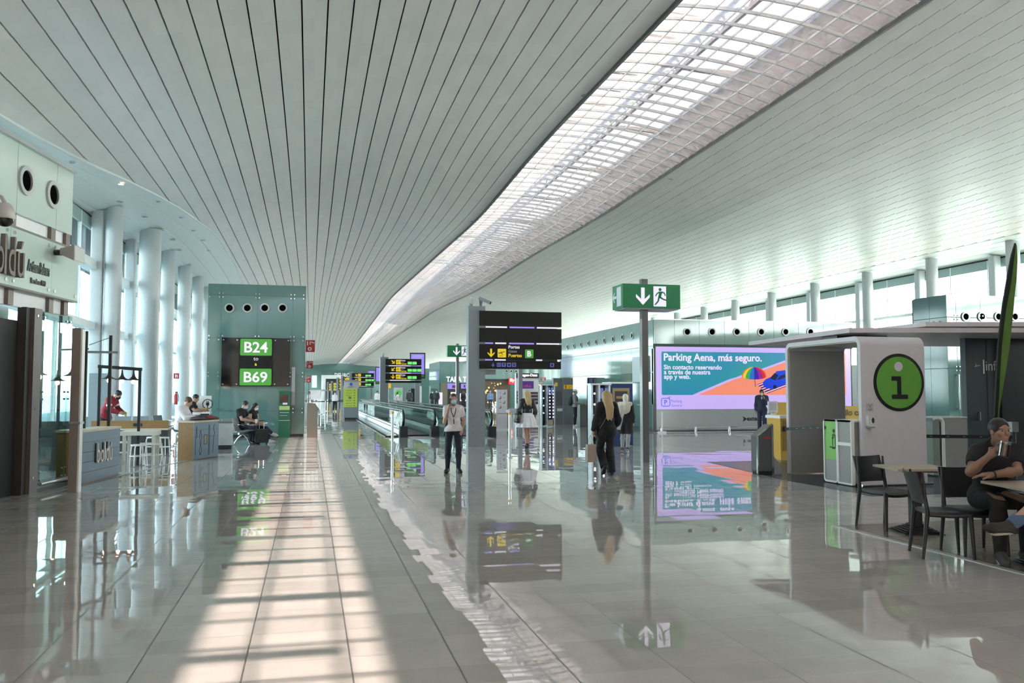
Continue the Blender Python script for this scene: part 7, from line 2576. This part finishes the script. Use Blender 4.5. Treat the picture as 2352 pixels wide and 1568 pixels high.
for j in range(8):
    for i in range(N):
        fs.append((j * N + i, j * N + (i + 1) % N, (j + 1) * N + (i + 1) % N, (j + 1) * N + i))
sk = MB().add(vs, fs).build('skirt', C_WHITE, w.t, True)
w.hair(HAIR_BLOND, 'long', .17)
hb = thing('handbag', 'black handbag carried by the blonde woman in the white skirt', 'bag', p + Vector((-.30, -.02, .88)), PI)
sdf_mesh('body', [rc((-.0, -.13, -.08), (0, .13, -.08), .07, .07), rc((0, -.10, .08), (0, .10, .08), .045, .045), rc((0, -.12, -.08), (0, -.1, .08), .06, .045), rc((0, .12, -.08), (0, .1, .08), .06, .045), el((0, 0, 0), (.06, .12, .11))], .011, mat('black leather', (0.010, 0.010, 0.011), 0.38), hb, .03)
MB().tube([(0, -.08, .10), (0, -.05, .22), (0, 0, .26), (0, .05, .22), (0, .08, .10)], .008, 6).build('handle', RUBBER, hb, True)

# -- woman in black walking away with a paper bag
p = fl(1394, 1092)
w = Fig('long haired blonde woman all in black walking away near the exit sign mast', p, PI + .10, 1.645, .0095, SKIN, 'f', face=(-.12, -1, 0), coat=.045,
        J=dict(hpL=(.085, 0, .915), knL=(.10, -.12, .52), anL=(.115, .14, .20), toL=(.125, .12, .04), knR=(-.07, .0, .495), anR=(-.085, .03, .085), toR=(-.115, -.15, .032),
               elL=(.255, .06, 1.12), wrL=(.28, -.03, .90), elR=(-.25, .03, 1.12), wrR=(-.255, -.13, .93)),
        hands={'L': dict(curl=1.1, dir=(.02, -.05, -1)), 'R': dict(curl=.7)})
w.j['toL'] = np.array((.125, .065, .055)) * w.s
w.body(); w.eyes()
w.shirt(C_BLACK, .026, 'long', hem=np.array((0, 0, .80)) * w.s, name='jacket', loose=.04, vneck=0)
w.trousers(C_BLACK, .02, .0, flare=.035)
w.shoes(SHOE_BLACK)
w.hair(HAIR_BLOND, 'vlong', .34)
st_ = MB()
st_.tube([Vector(v_) * w.s for v_ in ((-.07, .115, 1.42), (.03, .16, 1.25), (.15, .15, 1.05), (.20, .10, .95))], .008, 6)
st_.build('bag_strap', mat('grey strap', (0.16, 0.15, 0.14), 0.5), w.t, True)
pb_ = thing('paper_bag', 'brown paper shopping bag hanging from the hand of the woman in black', 'bag', p + Vector((-.325, .0, .27)), .12)
KRAFT = mat('kraft paper', (0.36, 0.29, 0.25), 0.7, bump=.1, scale=12)
MB().add([(-.10, -.06, 0), (.10, -.06, 0), (.10, .06, 0), (-.10, .06, 0), (-.085, -.05, .34), (.085, -.05, .34), (.085, .05, .34), (-.085, .05, .34)],
         [(3, 2, 1, 0), (0, 1, 5, 4), (1, 2, 6, 5), (2, 3, 7, 6), (3, 0, 4, 7)]).build('bag', KRAFT, pb_)
for y in (-.05, .05):
    MB().tube([(-.04, y, .34), (-.03, y * .5, .45), (0, 0, .52), (.03, y * .5, .45), (.04, y, .34)], .004, 6).build('handle', KRAFT, pb_, True)
MB().cbox((0, 0, 0), (.075, .02, .40)).build('paper_roll', C_WHITE, None, loc=tuple(p + Vector((.30, .03, 1.08))))
_pr = bpy.data.objects['paper_roll']; _pr.rotation_euler = (0.15, .18, 0); tag(_pr, 'white paper sheet tucked under the arm of the woman in black', 'paper')

# -- woman with pale hair and cream wrap behind her
p = fl(1437, 1039)
w = Fig('white haired person with cream wrap over dark coat, partly behind the woman in black', p, PI - .5, 1.56, .012, SKIN, 'f', face=(0.2, -1, 0), coat=.07,
        J=dict(knL=(.10, -.14, .52), anL=(.10, -.02, .12), toL=(.12, -.17, .10), knR=(-.09, .06, .50), anR=(-.09, .25, .14), toR=(-.10, .12, .04)), hands={'L': dict(curl=.8), 'R': dict(curl=.8)})
w.body()
w.shirt(C_BLACK, .035, 'long', hem=np.array((0, 0, .55)) * w.s, name='coat', loose=.06, vneck=0)
w.trousers(C_GREY, .012)
w.shoes(C_CHAR, SHOE_WHITE)
w.hair(mat('white hair', (0.60, 0.59, 0.55), 0.6, noise=.15, scale=30), 'plain')
sdf_mesh('wrap', [rc((-.14, .05, 1.29), (.14, .05, 1.29), .07, .07), el((0, .07, 1.19), (.16, .115, .17)), rc((.10, .12, 1.2), (.08, .13, 1.02), .09, .07), rc((-.03, .10, 1.3), (-.02, .12, 1.08), .08, .05)], .013, C_CREAM, w.t, .04)

# -- man with white cap and backpack
p = fl(1321, 980)
w = Fig('man in white cap and backpack seen from the side by the grey service unit', p, PI / 2 - .35, 1.74, .016, SKIN, 'm', face=(0, -1, -.05),
        J=dict(elR=(-.22, -.02, 1.10), wrR=(-.16, -.25, 1.05), elL=(.22, -.02, 1.10), wrL=(.16, -.25, 1.05)))
w.body()
w.shirt(C_GREY, .016, 'long'); w.trousers(C_DARKNAVY, .014); w.shoes(SHOE_WHITE, SHOE_WHITE); w.hair(HAIR_BLACK); w.mask(MASKW)
sdf_mesh('cap', [el(w.W(0, -.01, .045), np.array([.09, .105, .088]) * w.s, w.R), el(w.W(0, .11, .03), np.array([.06, .06, .012]) * w.s, w.R)], .012, C_WHITE, w.t, .01, [(w.W(0, 0, .02), w.R @ V3(0, 0, -1))])
sdf_mesh('backpack', [el((0, .20, 1.22), (.15, .11, .23)), el((0, .24, 1.12), (.13, .10, .14))], .016, mat('dark backpack', (0.03, 0.04, 0.045), .7), w.t, .04)
mb = MB()
for sg in (-1, 1):
    mb.tube([(sg * .10, .12, 1.42), (sg * .11, 0, 1.47), (sg * .11, -.12, 1.36), (sg * .13, -.11, 1.15), (sg * .14, .08, 1.08)], .018, 6)
mb.build('backpack_strap', mat('dark backpack', (0.03, 0.04, 0.045), .7), w.t, True)

# -- man in navy suit by the advertising screen
p = fl(1751, 992)
w = Fig('man in navy suit and face mask on the phone before the advertising screen', p, face_cam(p.x, p.y), 1.72, .014, SKIN2, 'm', face=(.25, -1, -.15),
        J=dict(elL=(.22, -.08, 1.14), wrL=(.10, -.17, 1.34), head=(0, -.03, 1.585)), hands={'L': dict(dir=(-.3, .1, 1), palm=(-.8, .5, 0), thumb=(0, 1, .3), curl=.8)})
w.body(); w.shirt(C_NAVY, .026, 'long', hem=np.array((0, 0, .83)) * w.s, name='jacket', loose=.035); w.trousers(C_NAVY, .018, flare=.02); w.shoes(SHOE_BLACK); w.hair(HAIR_BLACK); w.mask(MASKW)
sdf_mesh('shirt_front', [el((0, -.105, 1.34), (.035, .035, .10))], .012, C_WHITE, w.t, .01)
MB().cbox((0, 0, 0), (.02, .07, .14)).build('phone', BLACK, w.t, loc=tuple(w.W(-.07, .045, -.03) * 1.0))

# -- standing figures further back (some seen only above the walkway)
def bystander(label, p, rz, h, top, low, hair, sex='m', vox=.02, jacket=False, style='short', msk=None, shoes=SHOE_BLACK, J=None, hl=.12, sleeve=None, group=None):
    w = Fig(label, p, rz, h, vox, SKIN, sex, group, J=J or {}, coat=.03)
    w.body()
    w.shirt(top, .026 if jacket else .016, sleeve or ('long' if jacket else 'short'), hem=np.array((0, 0, .83 if jacket else .90)) * w.s, name='jacket' if jacket else 'shirt', loose=.03 if jacket else 0, vneck=0 if rz > 2 else .035)
    w.trousers(low, .015)
    w.shoes(shoes, g=.012)
    w.hair(hair, style, hl)
    if msk:
        w.mask(msk)
    return w
p = fl(769, 945)
bystander('woman in white top and black trousers walking towards the viewer far down the hall', p, face_cam(p.x, p.y), 1.62, C_WHITE, C_BLACK, HAIR_BROWN, 'f', .022, msk=MASKW, shoes=SHOE_WHITE, sleeve='long',
          J=dict(knL=(.1, -.08, .50), anL=(.1, -.05, .085), toL=(.11, -.21, .03)))
p = at(866, 958, 80.5)
bystander('man in white shirt beside the far end of the left walkway', Vector((p.x, 80.5, 0)), 2.6, 1.72, C_WHITE, C_CHAR, HAIR_BLACK, sleeve='long')
p = at(875, 958, 83)
bystander('man in dark coat standing half behind the second pylon', Vector((p.x, 83, 0)), 3.0, 1.80, C_CHAR, C_CHAR, HAIR_BLACK, jacket=True)
p = at(913, 958, 81)
bystander('woman in white shirt with dark hair looking at her phone behind the left walkway', Vector((p.x, 81, 0)), 1.1, 1.60, C_WHITE, C_CHAR, HAIR_BLACK, 'f', style='long', J=dict(elL=(.2, -.06, 1.12), wrL=(.1, -.2, 1.26)))
p = at(940, 958, 79.5)
bystander('man in dark suit seen from behind beyond the left walkway', Vector((p.x, 79.5, 0)), PI, 1.82, C_CHAR, C_CHAR, HAIR_BLACK, jacket=True)
p = at(992, 958, 84)
bystander('man in black suit with bare head, left one of the pair behind the walkway', Vector((p.x, 84, 0)), .8, 1.74, C_DARKNAVY, C_DARKNAVY, mat('thin brown hair', (.2, .11, .07), .6), jacket=True, msk=MASKW)
p = at(1003, 958, 83)
bystander('man in black suit with dark hair, right one of the pair behind the walkway', Vector((p.x, 83, 0)), -.7, 1.80, C_DARKNAVY, C_DARKNAVY, HAIR_BLACK, jacket=True, msk=MASKW)
p = at(1064, 958, 86)
bystander('long dark haired woman in black facing the tapas bar', Vector((p.x, 86, 0)), PI, 1.72, C_BLACK, C_BLACK, HAIR_BROWN, 'f', jacket=True, style='long', hl=.2)
p = at(1126, 958, 80)
bystander('man in light blue shirt facing the coffee bar right of the nearest pylon', Vector((p.x, 80, 0)), PI - .3, 1.74, C_BLUE, C_CHAR, HAIR_GREY, sleeve='long')
p = at(709.5, 945, 60)
bystander('person in white shirt just emerging from behind the gate tower', Vector((p.x, 60, 0)), 1.2, 1.66, C_WHITE, C_CHAR, HAIR_BROWN, 'f', .022)

# -- bakery guests
p = at(229, 960, 24.9)
w = Fig('man in red and black jersey with dark mask bending over the bar', Vector((p.x, 25.55, 0)), math.radians(75), 1.76, .013, SKIN, 'm', face=(.0, -1, -.75),
        J=dict(waist=(0, -.02, 1.10), chest=(0, -.11, 1.26), neck=(0, -.21, 1.40), head=(0, -.32, 1.49), shL=(.175, -.16, 1.36), shR=(-.175, -.16, 1.36), elL=(.21, -.24, 1.10), elR=(-.21, -.22, 1.10), wrL=(.12, -.42, 1.02), wrR=(-.12, -.42, 1.02)),
        hands={'L': dict(dir=(-.2, -1, -.2), curl=.9, palm=(-1, 0, -.4)), 'R': dict(dir=(.2, -1, -.2), curl=.9, palm=(1, 0, -.4))})
w.body(); jr = w.shirt(C_RED, .02, 'long'); w.trousers(C_BLACK, .014); w.shoes(SHOE_BLACK); w.hair(HAIR_BLACK); w.mask(mat('black cloth mask', (.012, .012, .012), .8))
for sd in 'LR':
    a, b = w.j['sh' + sd], w.j['el' + sd]
    dn = _n(b - a)
    sdf_mesh('sleeve_band', [rc(a, b, .082, .068, clip=[(a * .35 + b * .65, dn), (a * .62 + b * .38, -dn)])], .010, C_WHITE, jr, 0)
ct_ = thing('juice_cup', 'small yellow cup held by the man in the red jersey', 'cup', w.t.location + Matrix.Rotation(math.radians(75), 3, 'Z') @ Vector((0, -.56, .96)))
MB().lathe([(.025, 0), (.034, .09), (.036, .10), (.03, .10), (.024, .01)], n=14).build('cup', mat('yellow plastic', (.65, .42, .05), .4), ct_, True)

SIT = dict(pel=(0, .04, .56), waist=(0, .03, .70), chest=(0, .0, .875), neck=(0, -.03, 1.04), head=(0, -.08, 1.185), shL=(.178, -.01, .985), shR=(-.178, -.01, .985),
           hpL=(.09, .03, .53), hpR=(-.09, .03, .53), knL=(.11, -.40, .53), knR=(-.11, -.40, .53), anL=(.11, -.36, .085), anR=(-.11, -.36, .085), toL=(.13, -.54, .032), toR=(-.13, -.54, .032),
           elL=(.23, -.08, .72), elR=(-.23, -.08, .72), wrL=(.10, -.29, .66), wrR=(-.10, -.29, .66))
def sit(**k):
    d = dict(SIT); d.update(k); return d
def raise_z(d, dz, keep=('anL', 'anR', 'toL', 'toR')):
    return {k: (v if k in keep else (v[0], v[1], v[2] + dz)) for k, v in d.items()}
HS = {'L': dict(dir=(-.5, -1, -.1), palm=(-.3, 0, -1), thumb=(-1, 0, 0), curl=.5), 'R': dict(dir=(.5, -1, -.1), palm=(.3, 0, -1), thumb=(1, 0, 0), curl=.5)}
# white shirt man on the tall stool
wz = raise_z(sit(head=(0, -.15, 1.16), neck=(0, -.08, 1.03), chest=(0, -.03, .87), elL=(.22, -.16, .76), wrL=(.12, -.36, .80), elR=(-.22, -.16, .76), wrR=(-.12, -.36, .80), anL=(.10, -.22, .28), anR=(-.10, -.22, .28), toL=(.12, -.38, .24), toR=(-.12, -.38, .24)), .18)
w = Fig('man in white shirt sitting on a stool at the wooden counter end', (wm.x, wm.y + .15, 0), math.radians(80), 1.74, .012, SKIN, 'm', face=(0, -1, -.55), J=wz, hands=HS)
w.body(); w.shirt(C_WHITE, .02, 'long', hem=np.array((0, .05, .66)) * w.s, loose=.02); w.trousers(C_DENIM2, .014); w.shoes(SHOE_BLACK); w.hair(HAIR_BROWN)
# man at the charging desk
p = at(437, 960, 28.6)
wz = raise_z(sit(head=(0, -.16, 1.17), neck=(0, -.10, 1.03), chest=(0, -.05, .87), elL=(.24, -.20, .80), wrL=(.14, -.42, .82), elR=(-.24, -.20, .80), wrR=(-.14, -.42, .82), anL=(.10, -.2, .28), anR=(-.10, -.2, .28), toL=(.12, -.38, .24), toR=(-.12, -.38, .24)), .22)
w = Fig('man in black t-shirt leaning on the white phone charging desk', (p.x, 28.55, 0), math.radians(82), 1.74, .013, SKIN2, 'm', face=(0, -1, -.4), J=wz, hands=HS)
w.body(); w.shirt(C_BLACK, .014, 'short', hem=np.array((0, .05, .70)) * w.s); w.trousers(C_DENIM2, .014); w.shoes(SHOE_BLACK); w.hair(HAIR_BLACK)
sx_ = stool(p.x, 28.55, .67, 'tall wire stool under the man at the charging desk')
cu = thing('juice_cup', 'yellow cup standing on the white phone charging desk', 'cup', (p.x + .46, 28.48, 1.0))
MB().lathe([(.03, 0), (.042, .11), (.044, .12), (.036, .12), (.028, .01)], n=14).build('cup', mat('yellow plastic', (.65, .42, .05), .4), cu, True)
# jacket on the counter end
jk = thing('jacket', 'dark jacket with red lining lying on the wooden counter end', 'jacket', (-2.50, 22.45, .93), math.atan2(1.18, .43))
sdf_mesh('cloth', [el((-.1, .12, .04), (.26, .15, .05)), el((.2, .08, .05), (.22, .12, .06)), rc((.3, .02, .05), (.52, -.06, .02), .06, .045), rc((-.3, .2, .03), (-.05, .1, .06), .04, .06)], .014, C_CHAR, jk, .05, [((0, 0, 0), (0, 0, -1))])
sdf_mesh('lining', [rc((.05, -.03, .07), (.36, -.06, .06), .032, .028)], .012, mat('red lining', (.25, .02, .015), .8), jk, .02)

# couple on the bench in front of the tower
bx, by = at(575, 1000, 28.2).x, 28.2
bench('perforated metal bench with the waiting couple in front of the gate tower', bx - .12, by + .45, math.radians(62), 3)
w = Fig('man in black t-shirt and blue mask sitting on the metal bench, coffee in hand', (bx - .30, by + .22, 0), math.radians(66), 1.76, .011, SKIN, 'm', face=(.05, -1, -.45), J=sit(head=(0, -.13, 1.175), elL=(.22, -.14, .74), wrL=(.13, -.36, .70), elR=(-.22, -.14, .74), wrR=(-.10, -.34, .70)), hands=HS)
w.body(); w.shirt(C_BLACK, .014, 'short', hem=np.array((0, .05, .51)) * w.s); w.trousers(C_DENIM2, .016); w.shoes(SHOE_BLACK); w.hair(HAIR_BLACK); w.mask()
cc = thing('coffee_cup', 'white paper coffee cup held by the man on the bench', 'cup', w.t.location + Matrix.Rotation(math.radians(66), 3, 'Z') @ Vector((.02, -.50, .64)))
MB().lathe([(.028, 0), (.04, .11), (.042, .115), (.0, .118)], n=14).build('cup', C_WHITE, cc, True)
MB().lathe([(.043, .112), (.043, .128), (.0, .13)], n=14).build('lid', mat('cup lid', (.5, .5, .5), .4), cc, True)
w = Fig('woman in black top and mask sitting cross-legged on the metal bench', (bx + .02, by + .74, 0), math.radians(62), 1.66, .011, SKIN, 'f', face=(-.1, -1, -.3),
        J=sit(knR=(-.06, -.40, .60), anR=(.12, -.66, .30), toR=(.16, -.82, .24), head=(0, -.10, 1.18), knL=(.09, -.40, .52), anL=(.10, -.56, .09), toL=(.12, -.74, .035)), hands=HS)
w.body(); w.shirt(C_BLACK, .014, 'none', hem=np.array((0, .05, .51)) * w.s); w.trousers(C_DARKNAVY, .012); w.shoes(SHOE_WHITE, SHOE_WHITE); w.hair(HAIR_BLACK, 'long', .22); w.mask(MASKW)
p = fl(601, 1021)
tc_ = thing('trolley_case', 'small black trolley case standing before the couple', 'suitcase', (p.x, p.y + .15, 0), .15)
MB().prism(rrect(.40, .42, .05, 4, -.20, .05), (0, 0, 0), X1, Z1, .24).build('body', mat('black luggage cloth', (.012, .012, .013), .6), tc_)
MB().prism(rrect(.32, .2, .03, 3, -.16, .10), (0, -.03, 0), X1, Z1, .03).build('pocket', mat('black luggage cloth', (.012, .012, .013), .6), tc_)
for x in (-.07, .07):
    MB().cyl((x, .20, .45), (x, .20, .72), .009, 8).build('handle_rod', CHROME, tc_, True)
MB().box(-.09, .09, .18, .22, .71, .74).build('handle', BLACK, tc_)
for x in (-.15, .15):
    for y in (.03, .2):
        MB().tube([(x - .015, y, .028), (x + .015, y, .028)], .028, 12).build('wheel', RUBBER, tc_, True)

# -- drinking man at the cafe table
lat0, dep0 = 4.80, 8.72
base = cam2(lat0, dep0)
def lc(px, py, dep):
    """photo place at depth dep, in the seated man's own frame"""
    la = (px - 1176) / FPX * dep
    c = FWD * 0
    d = ray(px, py)
    q = EYE + d * dep
    v_ = q - base
    return (v_.x * math.cos(-YAW) + v_.y * math.sin(-YAW), -v_.x * math.sin(-YAW) + v_.y * math.cos(-YAW), v_.z)
hd_ = lc(2296, 990, 8.50)
k_ = 1.70 / 1.80
S_ = lambda t: tuple(c * k_ for c in t)
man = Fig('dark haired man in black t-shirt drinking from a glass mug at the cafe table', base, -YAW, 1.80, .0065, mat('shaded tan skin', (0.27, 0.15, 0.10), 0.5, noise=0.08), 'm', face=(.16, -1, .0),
          J=dict(pel=(0, .06, .55), waist=(0, .02, .68), chest=S_(lc(2289, 1064, 8.68)), neck=S_(lc(2290, 1016, 8.66)), head=S_(hd_), shL=S_(lc(2331, 1037, 8.68)), shR=S_(lc(2243, 1038, 8.68)),
                 hpL=(.09, .04, .52), hpR=(-.09, .04, .52), knL=(.13, -.36, .53), knR=(-.13, -.36, .53), anL=(.12, -.34, .085), anR=(-.16, -.42, .085), toL=(.15, -.52, .03), toR=(-.20, -.59, .03),
                 elL=S_(lc(2337, 1082, 8.52)), wrL=S_(lc(2272, 1091, 8.28)), elR=S_(lc(2229, 1083, 8.50)), wrR=S_(lc(2273, 1046, 8.30))),
          hands={'R': dict(dir=(.75, -.15, .55), palm=(.35, .6, -.2), thumb=(0, .1, 1), curl=1.0), 'L': dict(dir=(-1, -.05, -.02), palm=(0, -.1, -1), thumb=(0, -1, 0), curl=.25)})
man.body(); man.eyes((.25, 0))
man.shirt(C_BLACK, .014, 'short', hem=np.array((0, .06, .52)) * man.s, vneck=.03)
man.trousers(C_BLACK, .014); man.shoes(C_CHAR, SHOE_WHITE); man.hair(HAIR_BLACK)
MB().tube([tuple(np.array(man.j['wrL']) + V3(.045, .0, 0) + V3(0, .034 * math.cos(a), .034 * math.sin(a))) for a in [2 * PI * k / 16 for k in range(16)]], .007, 6, True).build('watch', RUBBER, man.t, True)
mg = EYE + ray(2307, 1031) * 8.20
mug = thing('glass_mug', 'straight sided glass mug of amber drink held to the mouth of the drinking man', 'mug', mg, -YAW)
mug.rotation_euler = (0.12, math.radians(8), -YAW)
TEA = mat('amber drink', (0.16, 0.045, 0.008), 0.1)
MUGG = clear('mug glass', (0.80, 0.80, 0.78), mirror=0.22)
MB().lathe([(.0, -.075), (.040, -.075), (.047, -.068), (.050, .072), (.046, .072), (.043, -.06), (.0, -.062)], n=28).build('glass', MUGG, mug, True)
MB().lathe([(.0, -.058), (.0405, -.058), (.0435, .045), (.0, .045)], n=24).build('drink', TEA, mug, True)
MB().tube([(-.046, 0, .045), (-.075, 0, .050), (-.088, 0, .02), (-.085, 0, -.02), (-.070, 0, -.045), (-.045, 0, -.048)], .008, 8).build('handle', MUGG, mug, True)
MB().lathe([(.049, .066), (.0505, .074), (.047, .074)], n=28).build('rim', CHROME, mug, True)

# -- person in jeans, mostly beyond the right edge of the picture
b2_ = cam2(5.26, 7.74)
b2_.z = 0
jn = Fig('person in blue jeans with crossed legs at the cafe table, only legs in view', b2_, math.radians(-90) - YAW, 1.78, .0085, SKIN, 'm', face=(0, -1, 0),
         J=sit(hpR=(-.09, .03, .53), hpL=(.09, .03, .53), knL=(.10, -.42, .53), anL=(.10, -.40, .085), toL=(.12, -.60, .03), knR=(-.02, -.46, .68), anR=(.00, -.80, .415), toR=(.00, -1.0, .40)), hands=HS)
jn.body(); jn.shirt(C_CHAR, .02, 'long', hem=np.array((0, .05, .5)) * jn.s); jn.trousers(C_DENIM, .018, cuff=.03); jn.shoes(SHOE_BROWN, mat('pale rubber sole', (.45, .42, .36), .6)); jn.hair(HAIR_BROWN)
